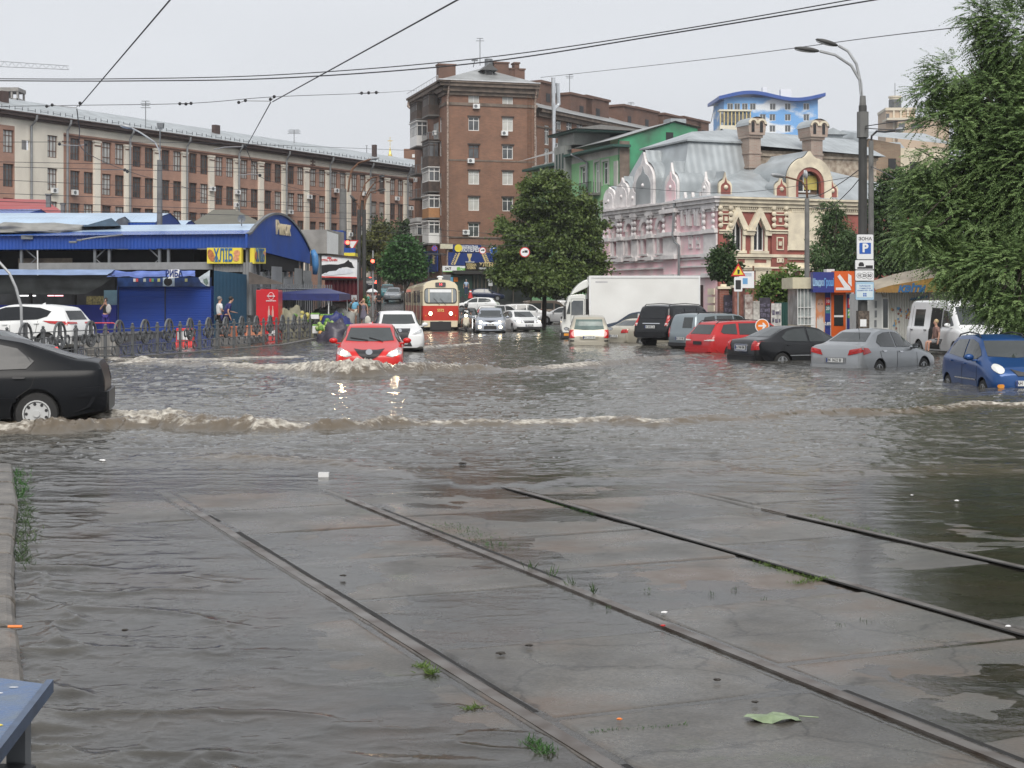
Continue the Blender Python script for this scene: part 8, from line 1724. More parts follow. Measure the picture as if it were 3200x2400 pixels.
round_sign('no trucks sign hanging beside the blue ahead arrow',1508,783,11,137,'truck');round_sign('round blue sign with white up arrow hanging right of the lottery board',1543,782,12.5,137,'ahead');round_sign('larger no trucks sign hanging alone in front of the big tree',1640,788,16,104,'truck');round_sign('faded no stopping sign left of the lottery board',1358,776,9,132,'stop')
t=round_sign('round orange brown sign with white right arrow above the black saloon roof',2382,1018,22,54,'arrow');mb=MB();mb.tube([(0,.05,-.2),(0,.05,-1.0)],.03,6);mb.build('stand',STEEL,t)
# traffic lights
def tlight(lab,px,py,Y,zt=None,pole=True):
    t=thing('traffic_light',lab,'traffic light',(XA(px,Y),Y,gz(XA(px,Y),Y)),0,'traffic lights');z=ZA(py,Y)-t.location.z
    mb=MB();mb.box(-.16,.16,-.1,.12,z-.75,z+.25);b=mb.build('housing',BLACK,t);mb=MB();mb.tube([(0,-.11,z),(0,-.14,z)],.15,14);mb.build('red_light',mat('red_signal',(1,.06,.03),emit=8,ecol=(1,.07,.04),var=0),b)
    mb=MB();mb.tube([(0,-.11,z-.3),(0,-.13,z-.3)],.11,12);mb.tube([(0,-.11,z-.58),(0,-.13,z-.58)],.11,12);mb.build('dark_lenses',GLASS,b)
    if pole:mb=MB();mb.tube([(0,.1,0),(0,.1,z+.9)],.06,8);mb.build('pole',GPOLE,t)
tlight('red traffic light on a thin pale pole above the white umbrella',1165,816,130);tlight('red traffic light beside the small triangular sign, right of the blue booth',1087,758,116,pole=False)
t=thing('road_sign','small white triangular give way sign right of the left traffic light','road sign',P(1100,765,116));mb=MB();mb.prism([(-.5,0,.35),(.5,0,.35),(0,0,-.5)],(0,.03,0));mb.build('plate',RED,t,fix=True);dec(t,[(-.36,.27),(.36,.27),(0,-.33)],SWH,'field')
t=thing('road_sign','yellow warning triangle above a small white plate by the brick pillar','road sign',(XA(2307,74),74,-.2));mb=MB();mb.tube([(0,.06,0),(0,.06,3.7)],.04,6);mb.build('post',GPOLE,t)
z=ZA(845,74)+.2;dec(t,[(-.36,z-.28),(.36,z-.28),(0,z+.35)],RED,'triangle');dec(t,[(-.25,z-.21),(.25,z-.21),(0,z+.22)],YEL,'field',.004,1);dec(t,[(-.03,z-.17),(.05,z-.17),(.08,z+.02),(-.05,z+.05)],BLACK,'figure',.004,2);z=ZA(885,74)+.2;dec(t,rr(-.2,.2,z-.4,z+.3,.05),SWH,'plate');dec(t,rr(-.13,.13,z-.3,z+.15,.02),BLACK,'symbol',.004,1)
t=thing('information_board','white construction notice board with small blue picture above the brick pillars','board',(XA(2333,78),78,-.2));mb=MB();
for x in(-.35,.35):mb.box(x-.04,x+.04,0,.08,0,3.9)
mb.build('post',RUST,t);z0,z1=ZA(900,78)+.2,ZA(848,78)+.2;dec(t,[(-.38,z0),(.38,z0),(.38,z1),(-.38,z1)],SWH,'sheet',.03);dec(t,[(-.2,z0+.2),(.05,z0+.2),(.05,z0+.5),(-.2,z0+.5)],sgn('sky_pic',(.15,.35,.6)),'picture',.004,8);
for i in range(3):dec(t,[(-.3,z1-.12-i*.06),(.25,z1-.12-i*.06),(.25,z1-.10-i*.06),(-.3,z1-.10-i*.06)],LBL,'text_line',.003,10)
# warning cone
t=thing('traffic_cone','small red and white cone on the raised pavement behind the tram','cone',P(1470,932,165));mb=MB();mb.tube([(0,0,0),(0,0,.9)],[.28,.08],12);mb.build('cone',RDB,t);mb=MB();mb.tube([(0,0,.3),(0,0,.5)],[.21,.165],12);mb.tube([(0,0,.65),(0,0,.78)],[.145,.115],12);mb.build('band',SWH,t)
# ---------------------------------------------------------------- walls, gate pillars, green fence
WY_=82
PBRK=brick_mat('pillar_brick',(.30,.09,.06),(.24,.09,.07),(.30,.22,.18),sc=1.2,var=.4);GRAF=mat('graffiti_plaster',(.40,.38,.35),rough=.8,var=.6,scale=4,dirt=(.12,.06,.05))
def pillar(lab,x0,x1,yt,Y,m,cap=True):
    X0,X1=XA(x0,Y),XA(x1,Y);t=thing('brick_pillar',lab,'pillar',((X0+X1)/2,Y,-.3),.05);w=(X1-X0)/2;h=ZA(yt,Y)+.3
    mb=MB();mb.box(-w,w,-w,w,0,h-.25);mb.box(-w*.9,w*.9,-w-.03,-w,.3,h*.45);mb.build('shaft',m,t)
    if cap:mb=MB();mb.box(-w-.1,w+.1,-w-.1,w+.1,h-.25,h-.12);mb.box(-w+.1,w-.1,-w+.1,w-.1,h-.12,h);mb.build('cap',CST,t)
pillar('bright brick gate pillar at the corner of the pink house',2246,2275,888,80,PBRK);pillar('tall weathered brick pillar right of the dark poster panel',2292,2325,884,79,mat('worn_pink_brick',(.34,.15,.12),rough=.8,var=.45,scale=3,bump=.6));pillar('narrow peeling pillar with white graffiti',2326,2350,905,78,GRAF,False);pillar('thin stub of a ruined pillar beside the green fence',2352,2372,925,78,mat('dirty_white_plaster',(.42,.40,.37),rough=.8,var=.5,scale=4),False)
def postered(lab,x0,x1,y0,y1,Y,m,rows_,name='gate_panel'):
    t=thing(name,lab,'panel',(XA((x0+x1)/2,Y),Y,-.3),.04);w=(x1-x0)*Y/FOC/2;h=ZA(y0,Y)+.3;mb=MB();mb.box(-w,w,0,.08,0,h);mb.build('panel',m,t);rn=random.Random(x0)
    for r in range(rows_):
        z=h*.15+r*h*.75/rows_;mb=MB();a=-w+.05
        while a<w-.08:b=min(w-.05,a+rn.uniform(.08,.2));mb.box(a,b,-.006,0,z+rn.uniform(0,.04),z+rn.uniform(.16,.26));a=b+rn.uniform(.02,.06)
        mb.build('poster_row',mat('poster_print',(.10,.09,.13),rough=.7,var=.9,scale=7),t)
postered('dark steel gate leaf covered in torn poster rows between the brick pillars',2262,2292,922,1000,79.6,mat('posters_dark',(.035,.03,.045),rough=.7,var=.5,scale=4),6);postered('dark board covered with old posters left of the green fence',2372,2408,930,1020,78,MATS['posters_dark'],7);postered('ragged white panel with black scrawls left of the green fence',2410,2442,948,1025,78,mat('posters_white',(.48,.47,.45),rough=.8,var=.5,scale=5),4)
t=thing('green_fence','dark green corrugated fence between the poster boards and the orange kiosk','fence',(XA(2470,79),79,-.3),.03);mb=MB();w=48*79/4800;mb.box(-w,w+1.5,0,.06,0,ZA(945,79)+.3);mb.build('sheets',sheet_mat('fence_green_sheet',(.012,.06,.05),pitch=.14,rough=.5,depth=.02),t);mb=MB();mb.box(-w,w+1.5,.06,.12,1.9,2.0);mb.build('rail',STEEL,t)
# ---------------------------------------------------------------- kiosks
KO=thing('money_kiosk','orange and violet blue quick loan kiosk with a big white arrow sign','kiosk',(XA(2532,70),70,-.25),.02);k_=Face(KO,(1,0),(0,-1))
KOR=sgn('kiosk_orange',(.68,.12,.02));KVI=sgn('kiosk_violet',(.035,.045,.22));KCR=mat('kiosk_cream',(.60,.55,.40),rough=.6,var=.1)
def kb(x0,y0,x1,y1,w0,w1,m,name,par=None,f=k_,root=KO):mb=MB();f.pbox(mb,x0,y0,x1,y1,w0,w1);return mb.build(name,m,par or root,fix=True)
kb(2534,905,2668,1060,-2.2,0,WHITEP,'cabin');sv=kb(2532,851,2597,914,.0,.6,KVI,'violet_sign');so=kb(2597.5,848,2660,914,.0,.62,KOR,'orange_sign')
text('Швидко',.44,sgn('cyan',(.35,.55,.75)),sv,k_.M(*k_.uv(2548,884),.61),'lettering',.30,.006,.012);text('Гроші',.46,sgn('cyan2',(.16,.38,.72)),sv,k_.M(*k_.uv(2581,884),.61),'lettering',.34,.006,.012)
for pts in([(2605,866),(2611,861),(2632,886),(2632,868),(2625,868),(2645,868)],):pass
mb=MB();k_.outline(mb,[k_.uv(*p)for p in((2607,865),(2614,858),(2634,884),(2646,896),(2650,907),(2602,907),(2602,899),(2628,899))],.625,.64);k_.outline(mb,[k_.uv(*p)for p in((2640,856),(2650,862),(2651,896),(2640,885))],.625,.64);mb.build('white_arrow',SWH,so,fix=True)
kb(2475,867,2533,902,-2.4,.15,KCR,'cream_roof');wl_=kb(2492,902,2545,1016,-2.2,-.05,mat('kiosk_glazing',(.30,.33,.33),rough=.15,var=.4,scale=1.5),'glazing');kb(2492,1016,2550,1060,-2.2,-.04,mat('kiosk_sand',(.45,.36,.22),rough=.6),'lower_panel')
mb=MB()
for x in(2492,2501,2512,2524,2536,2543):k_.pbox(mb,x,902,x+2,1016,-.05,.02)
for y in(960,990,1014):k_.pbox(mb,2492,y,2545,y+2,-.048,.015)
mb.build('window_frame',WHITE,wl_,fix=True)
ad=kb(2549,914,2577,1060,.0,.04,mat('ad_orange',(.60,.25,.12),rough=.4,var=.2),'face_poster');mb=MB();c_=k_.uv(2563,955);mb.ball(k_.p(*c_,.03),.18,14,8,(1,.12,2.0));hd_=mb.build('printed_face',mat('printed_skin',(.55,.34,.26),rough=.5),ad,smooth=True)
mb=MB();
for x in(2558,2568):mb.ball(k_.p(*k_.uv(x,950),.055),.03,8,5,(1.3,.2,.6))
mb.build('printed_eyes',BLACK,hd_);mb=MB();k_.outline(mb,[k_.uv(*p)for p in((2553,1055),(2551,1005),(2554,990),(2557,1000),(2559,984),(2562,999),(2565,980),(2567,999),(2571,986),(2572,1005),(2576,1015),(2572,1055))],.045,.06);mb.build('printed_hand',mat('printed_white',(.58,.55,.52),rough=.5),ad,fix=True)
pc=kb(2578,914,2594,1060,.0,.05,KVI,'price_column')
for y,c,s in((930,RED,'10'),(952,GRN,'20'),(953,sgn('cyanp',(.10,.35,.45)),''),(1000,NAVY,'0.8%')):
    q=kb(2579,y,2593,y+26,.05,.06,c,'price_card',pc);
    if s:text(s,.2,SWH,q,k_.M(*k_.uv(2586,y+12),.062),'lettering',.8,.002,.006)
dr=kb(2597,914,2642,1060,.0,.07,KOR,'door_frame');kb(2605,922,2634,1018,.07,.09,CGLASS,'door_glass',dr);kb(2605,985,2634,991,.09,.10,WHITEP,'door_bar',dr)
p2=kb(2646,920,2668,1060,.0,.05,KVI,'promo_column');q=kb(2648,932,2668,962,.05,.06,RED,'promo_card',p2);text('10',.34,SWH,q,k_.M(*k_.uv(2658,944),.062),'lettering',.8,.002,.01);q=kb(2648,965,2668,994,.05,.06,GRN,'promo_card',p2);text('20',.34,SWH,q,k_.M(*k_.uv(2658,978),.062),'lettering',.8,.002,.01)
kb(2592,840,2616,850,-1.2,-.5,WHITEP,'roof_unit')
# flower kiosk
FK=thing('flower_kiosk','white ribbed flower kiosk with faded ochre awning and blue lettering','kiosk',(XA(2735,66),66,-.25),.02);fk=Face(FK,(1,0),(0,-1))
def fb(x0,y0,x1,y1,w0,w1,m,name,par=None):mb=MB();fk.pbox(mb,x0,y0,x1,y1,w0,w1);return mb.build(name,m,par or FK,fix=True)
fb(2732,910,3000,1070,-3,0,sheet_mat('white_ribs',(.58,.58,.54),pitch=.11,rough=.5,depth=.03,var=.12),'cabin');fb(2690,918,2756,1070,-2,.06,mat('kiosk_white',(.55,.56,.55),rough=.5,var=.1),'door_panel')
q=fb(2754,930,2776,1030,.0,.08,WHITE,'window_frame');fb(2758,934,2773,1024,.08,.09,CGLASS,'pane',q)
for x,y in((2732,940),(2732,970),(2731,1000)):fb(x,y,x+7,y+22,.06,.08,STEEL,'vent_panel')
OCH=mat('ochre_awning',(.36,.21,.045),rough=.6,var=.35,scale=2,dirt=(.20,.11,.04));ARF=mat('awning_roof',(.30,.26,.20),rough=.5,var=.4,scale=1.2)
mb=MB();A1=[fk.p(*fk.uv(x,y),1.1)for x,y in((2716,906),(2760,893),(3000,886))];A2=[fk.p(*fk.uv(x,y),1.1)for x,y in((2716,914),(2760,915),(3000,912))];mb.add(A1+A2,[(0,1,4,3),(1,2,5,4)]);aw=mb.build('awning',OCH,FK)
mb=MB();A3=[fk.p(*fk.uv(x,y),0-.2)for x,y in((2722,880),(2800,856),(3000,812))];mb.add(A1+A3,[(0,1,4,3),(1,2,5,4)]);mb.build('awning_roof',ARF,FK)
mb=MB();A4=[fk.p(*fk.uv(x,y),1.1+.01)for x,y in((2760,893),(3000,850),(3000,886))];mb.add(A4,[(0,2,1)]);mb.build('awning_front',OCH,FK)
text('квіти',.48,LBL,aw,fk.M(*fk.uv(2825,902),1.115),'lettering',1.0,.006,.02,shear=.25)
GRB=mat('graffiti_blue',(.10,.25,.42),rough=.6);GBR=mat('graffiti_brown',(.20,.08,.06),rough=.6);GOC=mat('graffiti_ochre',(.45,.28,.12),rough=.6);rn=random.Random(8)
for m_,n_ in((GBR,16),(GRB,12),(GOC,12)):
    mb=MB()
    for i in range(n_):
        cx,cy=rn.uniform(2785,2850),rn.uniform(962,1028);a=rn.uniform(0,6);pts=[(cx+rn.uniform(2,5)*math.cos(a+b),cy+rn.uniform(2,7)*math.sin(a+b))for b in(0,1.2,2.4,3.6,4.9)];fk.outline(mb,[fk.uv(*p)for p in pts],.035+.002*i*.1,.037+.002*i*.1)
    mb.build('graffiti',m_,FK,fix=True)
mb=MB();pts=[(2845+i*4,938-i*.7-(i%2)*5)for i in range(14)];mb.tube([fk.p(*fk.uv(*p),.04)for p in pts],.04,5);mb.build('graffiti',GRB,FK)
# ============================================================ TREES AND PLANTS
def leaf_mat(name,c1,c2,trans=.25):
    m=bpy.data.materials.new(name);m.use_nodes=True;t=m.node_tree;b=t.nodes['Principled BSDF'];out=t.nodes['Material Output']
    a=t.nodes.new('ShaderNodeAttribute');a.attribute_name='tint';r=t.nodes.new('ShaderNodeValToRGB');r.color_ramp.elements[0].color=(*c1,1);r.color_ramp.elements[1].color=(*c2,1)
    t.links.new(a.outputs['Fac'],r.inputs[0]);t.links.new(r.outputs[0],b.inputs['Base Color']);b.inputs['Roughness'].default_value=.45;b.inputs['Specular IOR Level'].default_value=.35
    tr=t.nodes.new('ShaderNodeBsdfTranslucent');t.links.new(r.outputs[0],tr.inputs[0]);mx=t.nodes.new('ShaderNodeMixShader');mx.inputs[0].default_value=trans
    t.links.new(b.outputs[0],mx.inputs[1]);t.links.new(tr.outputs[0],mx.inputs[2]);t.links.new(mx.outputs[0],out.inputs[0]);return m
LEAF1=leaf_mat('linden_leaf',(.036,.068,.018),(.15,.205,.055));LEAF2=leaf_mat('walnut_leaf',(.065,.125,.04),(.25,.35,.135));LEAF3=leaf_mat('bright_leaf',(.06,.12,.02),(.17,.25,.06));LEAF4=leaf_mat('brownish_leaf',(.06,.065,.02),(.16,.17,.05));LEAF5=leaf_mat('dark_leaf',(.026,.055,.018),(.085,.14,.05));LEAF6=leaf_mat('willow_leaf',(.04,.08,.025),(.14,.22,.09));LEAF7=leaf_mat('street_leaf',(.025,.08,.02),(.08,.18,.05))
BARK=mat('bark',(.055,.045,.036),rough=.9,var=.4,scale=5,bump=.6)
def leaves_mesh(name,C,D,Wd,L,N,tint,m,parent):
    """C centres, D leaf direction, N leaf normal, widths and lengths -> folded four-vertex leaves"""
    S=np.cross(D,N);S/=np.linalg.norm(S,axis=1,keepdims=True)+1e-9
    n=len(C);V=np.empty((n,4,3));w=Wd[:,None];l=L[:,None]
    V[:,0]=C;V[:,1]=C+D*l*.45+S*w*.5-N*w*.12;V[:,2]=C+D*l;V[:,3]=C+D*l*.45-S*w*.5-N*w*.12
    q=np.arange(n*4).reshape(n,4);o=np_mesh(name,V.reshape(-1,3),q,m,parent,smooth=False)
    at=o.data.attributes.new('tint','FLOAT','POINT');at.data.foreach_set('value',np.repeat(tint,4).astype(np.float32));return o
def unit(v):return v/(np.linalg.norm(v,axis=-1,keepdims=True)+1e-9)
def crown_points(rs,blobs,n,shell=.45,gap=.0):
    """cluster centres inside a union of ellipsoids, thinned by a noise field"""
    out=[];vol=np.array([b[3]*b[4]*b[5]for b in blobs]);vol=vol**.72;vol/=vol.sum();nrm=[]
    for b,k in zip(blobs,rs.multinomial(n,vol)):
        u=unit(rs.normal(size=(k,3)));r=(shell+(1-shell)*rs.random(k))**(1/1.6);p=u*r[:,None]*np.array(b[3:6]);out.append(p+np.array(b[:3]));nrm.append(u)
    p=np.concatenate(out);nrm=np.concatenate(nrm)
    if gap:
        f=np.array([noise.noise(Vector(q*.55))for q in p]);k=f>np.quantile(f,gap);p,nrm=p[k],nrm[k]
    return p,nrm
def tree(name,label,base,blobs,ncl,per,leaf,m,seed,clr=.45,trunk_r=.25,droop=.3,limbs=9,group=None,cat='tree',gap=.18,lw=.62):
    """blobs in world metres (x, y, z, rx, ry, rz)"""
    rs=np.random.RandomState(seed);base=Vector(base);t=thing(name,label,cat,base,0,group)
    bl=[(b[0]-base.x,b[1]-base.y,b[2]-base.z,*b[3:])for b in blobs];P_,Nn=crown_points(rs,bl,ncl,gap=gap)
    C=np.repeat(P_,per,0)+rs.normal(size=(len(P_)*per,3))*clr*np.array([1,1,.55]);on=np.repeat(Nn,per,0)
    D=unit(on*.7+rs.normal(size=C.shape)*.8+np.array([0,0,-droop]));Nv=unit(on*.5+rs.normal(size=C.shape)*.6+np.array([0,0,.9]));Nv=unit(Nv-D*(Nv*D).sum(1,keepdims=True))
    tint=np.clip(np.repeat(rs.random(len(P_))*.6,per)+rs.random(len(C))*.45,0,1);L=leaf*(.7+.6*rs.random(len(C)))
    leaves_mesh('crown',C,D,L*lw,L,Nv,tint,m,t)
    rn=random.Random(seed);mb=MB();top=max(b[2]+b[5]*.3 for b in bl);cx=sum(b[0]for b in bl)/len(bl);cy=sum(b[1]for b in bl)/len(bl)
    tr=[Vector((0,0,-.2)),Vector((cx*.1,cy*.1,top*.25)),Vector((cx*.5,cy*.5,top*.55)),Vector((cx,cy,top))];mb.tube(tr,[trunk_r,trunk_r*.8,trunk_r*.55,trunk_r*.15],9)
    for i in range(limbs):
        b=bl[i%len(bl)];a=tr[1].lerp(tr[3],rn.uniform(.0,.6));e=Vector((b[0]+rn.uniform(-.7,.7)*b[3],b[1]+rn.uniform(-.7,.7)*b[4],b[2]+rn.uniform(-.3,.7)*b[5]));mid=a.lerp(e,.5)+Vector((0,0,.12*(e-a).length))
        mb.tube([a,mid,e],[trunk_r*.38,trunk_r*.22,trunk_r*.06],6)
    mb.build('trunk',BARK,t,smooth=True);return t
def blob(px,py,Y,rx,rz,ry=None,dy=0):p=P(px,py,Y+dy);s=Y/FOC;return(p.x,p.y,p.z,rx*s,ry if ry else rx*s*.9,rz*s)
tree('linden_tree','big dense linden tree in full leaf in front of the green house',(XA(1700,118),118,gz(4,118)),[blob(1710,640,118,95,105),blob(1650,720,118,100,95),blob(1780,700,118,100,100),blob(1620,800,118,80,85,dy=-.5),blob(1720,800,118,115,95,dy=-1),blob(1820,790,118,75,95),blob(1850,690,118,45,70),blob(1725,575,118,50,45),blob(1700,865,118,135,48,dy=-1.5),blob(1620,870,118,70,36,dy=-1),blob(1800,870,118,85,42,dy=-1),blob(1590,850,118,60,45,dy=-1),blob(1720,890,118,130,32,dy=-2.5),blob(1860,850,118,45,50),blob(1660,590,118,30,30),blob(1580,735,118,42,55),blob(1805,610,118,40,45)],
2100,34,.28,LEAF1,3,clr=.26,trunk_r=.2,gap=.15)
tree('street_tree','brownish green street tree behind the traffic light, left of the brighter one',(XA(1185,150),150,gz(-14,150)),[blob(1180,780,150,50,60),blob(1195,735,150,30,35),blob(1150,800,150,34,40),blob(1205,815,150,40,40)],300,30,.34,LEAF4,5,clr=.3,trunk_r=.22)
tree('street_tree','fresh green street tree right behind the tram roof',(XA(1268,140),140,gz(-10,140)),[blob(1268,800,140,52,50),blob(1240,830,140,40,40),blob(1300,840,140,30,35),blob(1262,765,140,28,28)],300,30,.32,LEAF7,6,clr=.3,trunk_r=.2)
tree('street_tree','dark street tree in the shade at the far end, left of the traffic light',(XA(1150,215),215,gz(-20,215)),[blob(1120,760,215,45,50),blob(1160,720,215,45,45),blob(1215,760,215,45,60),blob(1270,730,215,35,40)],260,26,.5,LEAF5,7,clr=.5,trunk_r=.3)
tree('street_tree','dark street tree filling the gap left of the brown building foot',(XA(1300,190),190,gz(-12,190)),[blob(1290,800,190,35,50),blob(1240,850,190,50,30)],160,26,.45,LEAF5,8,clr=.4,trunk_r=.25)
tree('acacia_tree','slim dark tree growing against the corner of the pink and red house',(XA(2290,90),90,-.2),[blob(2266,785,90,26,40),blob(2255,835,90,36,36),blob(2300,855,90,28,30),blob(2270,738,90,14,22),blob(2245,800,90,16,18),blob(2300,895,90,30,24)],420,22,.20,LEAF5,9,clr=.16,trunk_r=.12,gap=.3)
tree('maple_sapling','light green leafy saplings above the green fence',(XA(2440,84),84,-.2),[blob(2430,900,84,60,40),blob(2385,915,84,30,25),blob(2480,890,84,45,45),blob(2465,850,84,18,25),blob(2400,880,84,16,18),blob(2510,930,84,26,24)],300,22,.22,LEAF3,10,clr=.18,trunk_r=.07,gap=.3)
tree('willow_tree','feathery willow tree left of the thick dark lamp pole',(XA(2600,88),88,-.2),[blob(2610,730,88,48,75),blob(2580,800,88,50,60),blob(2640,760,88,45,90),blob(2600,665,88,34,34),blob(2640,830,88,50,40)],700,26,.24,LEAF6,11,clr=.2,droop=1.1,lw=.3,gap=.25)
tree('poplar_tree','mid green tree between the thick pole and the big right hand tree',(XA(2790,84),84,-.2),[blob(2760,680,84,55,90),blob(2800,600,84,60,70),blob(2850,700,84,80,110),blob(2740,790,84,55,70),blob(2820,820,84,70,50),blob(2930,640,84,80,140),blob(2960,800,84,80,70)],1100,24,.24,LEAF5,12,clr=.22,trunk_r=.2,gap=.15)
tree('poplar_tree','tall tree filling the right edge behind the nearest branches',(XA(3260,62),62,-.3),[blob(3130,560,62,130,200),blob(3250,400,62,160,260),blob(3120,780,62,140,140),blob(3330,700,62,160,240),blob(3080,330,62,90,120),blob(3260,950,62,140,90)],1500,26,.22,LEAF2,14,clr=.28,trunk_r=.28,gap=.1)
# the near walnut-like tree: pinnate leaves on drooping twigs
def pinnate_tree(label,base,blobs,ntw,seed,m,hang=.35):
    rs=np.random.RandomState(seed);base=Vector(base);t=thing('walnut_tree',label,'tree',base)
    bl=[(b[0]-base.x,b[1]-base.y,b[2]-base.z,*b[3:])for b in blobs];P_,Nn=crown_points(rs,bl,ntw,shell=.5,gap=.12)
    n=len(P_);d0=unit(Nn*1.0+rs.normal(size=(n,3))*.45+np.array([-.25,0,.05]));K=15;Lt=.42+.3*rs.random(n);C,D,N_,T,L=[],[],[],[],[]
    tb=rs.random(n)
    for k in range(K):
        f=(k+1)/K;p=P_+d0*(Lt*f)[:,None]+np.array([0,0,-1])*(hang*Lt*f*f)[:,None];d=unit(d0+np.array([0,0,-1])*2*hang*f);side=unit(np.cross(d,np.array([0,0,1.0])))
        for s in(1,-1):
            if k==K-1 and s==-1:continue
            dd=unit(side*s*.9+d*.55+np.array([0,0,-.35])+rs.normal(size=(n,3))*.18)if k<K-1 else d
            nn=unit(np.array([0,0,1.0])+d*.3+rs.normal(size=(n,3))*.35);nn=unit(nn-dd*(nn*dd).sum(1,keepdims=True))
            C.append(p);D.append(dd);N_.append(nn);T.append(np.clip(tb*.6+.4*rs.random(n)*(.6+.4*f)+.05,0,1));L.append((.066+.036*rs.random(n))*(1.15-.45*f))
    C,D,N_,T,L=map(np.concatenate,(C,D,N_,T,L));leaves_mesh('crown',C,D,L*.42,L,N_,T,m,t)
    mb=MB();rn=random.Random(seed);cx=sum(b[0]for b in bl)/len(bl);tr=[Vector((0,0,-.3)),Vector((cx*.2,0,2.5)),Vector((cx*.5,0,5)),Vector((cx*.7,0,8.5))];mb.tube(tr,[.30,.24,.16,.05],10)
    for b in bl:
        for j in range(3):
            a=tr[1].lerp(tr[3],rn.uniform(.05,.7));e=Vector((b[0]+rn.uniform(-.8,.5)*b[3],b[1]+rn.uniform(-.6,.6)*b[4],b[2]+rn.uniform(-.4,.6)*b[5]));mid=a.lerp(e,.5)+Vector((0,0,.15*(e-a).length));mb.tube([a,mid,e],[.07,.04,.012],6)
    mb.build('trunk',BARK,t,smooth=True);return t
pinnate_tree('nearest large tree with drooping feathery branches hanging over the white van',(XA(3330,40),40,-.3),
[blob(3190,120,40,130,130),blob(3090,150,40,60,80),blob(2990,230,40,95,60),blob(3130,330,40,150,130),blob(2990,390,40,120,70),blob(2940,500,40,110,70),blob(3100,520,40,160,110),blob(2920,640,40,100,80),blob(3060,700,40,170,120),
blob(2860,740,39,65,50),blob(2990,840,39,110,70),blob(3140,850,38.5,150,90),blob(3150,960,38,85,50),blob(3220,960,38,110,90),blob(3240,560,39,150,300),blob(2900,290,40,45,34),blob(2870,560,40,50,40),blob(3060,60,40,40,60)],12500,21,LEAF2)
# hedge slope and leafy bits by the pavement
tree('hedge','small dark green hedge beside the red container',(XA(1130,118),118,gz(-11.5,118)+.3),[blob(1128,925,118,14,22),blob(1140,945,118,16,18)],50,30,.16,LEAF7,31,clr=.15,trunk_r=.04,cat='hedge',limbs=3)
# ============================================================ PEOPLE
SKIN=mat('skin',(.45,.25,.18),rough=.5,var=.08,scale=8);SKIN2=mat('tanned_skin',(.30,.15,.10),rough=.5,var=.08,scale=8)
HAIRD=mat('dark_hair',(.02,.015,.012),rough=.6,var=.3,scale=20);HAIRB=mat('blond_hair',(.45,.33,.18),rough=.6,var=.3,scale=20);HAIRG=mat('grey_hair',(.18,.17,.16),rough=.6,var=.3,scale=20)
def cloth(name,c):return mat('cloth_'+name,c,rough=.8,var=.18,scale=6,bump=.5,bscale=18)
def skin_mesh(verts,edges,radii,m,name,parent,root=0):
    me=bpy.data.meshes.new(name);me.from_pydata(verts,edges,[]);o=bpy.data.objects.new(name,me);COL.objects.link(o)
    o.modifiers.new('s','SKIN');sk=me.skin_vertices[0].data if me.skin_vertices else None
    if sk is None:
        bm=bmesh.new();bm.from_mesh(me);bm.verts.layers.skin.verify();bm.to_mesh(me);bm.free();sk=me.skin_vertices[0].data
    for i,r in enumerate(radii):sk[i].radius=r if isinstance(r,tuple)else(r,r);sk[i].use_root=(i==root)
    sb=o.modifiers.new('d','SUBSURF');sb.levels=1;m2=evaluated(o,name,[m]);bpy.data.objects.remove(o);m2.shade_smooth();o=bpy.data.objects.new(name,m2);COL.objects.link(o);o.parent=parent;return o
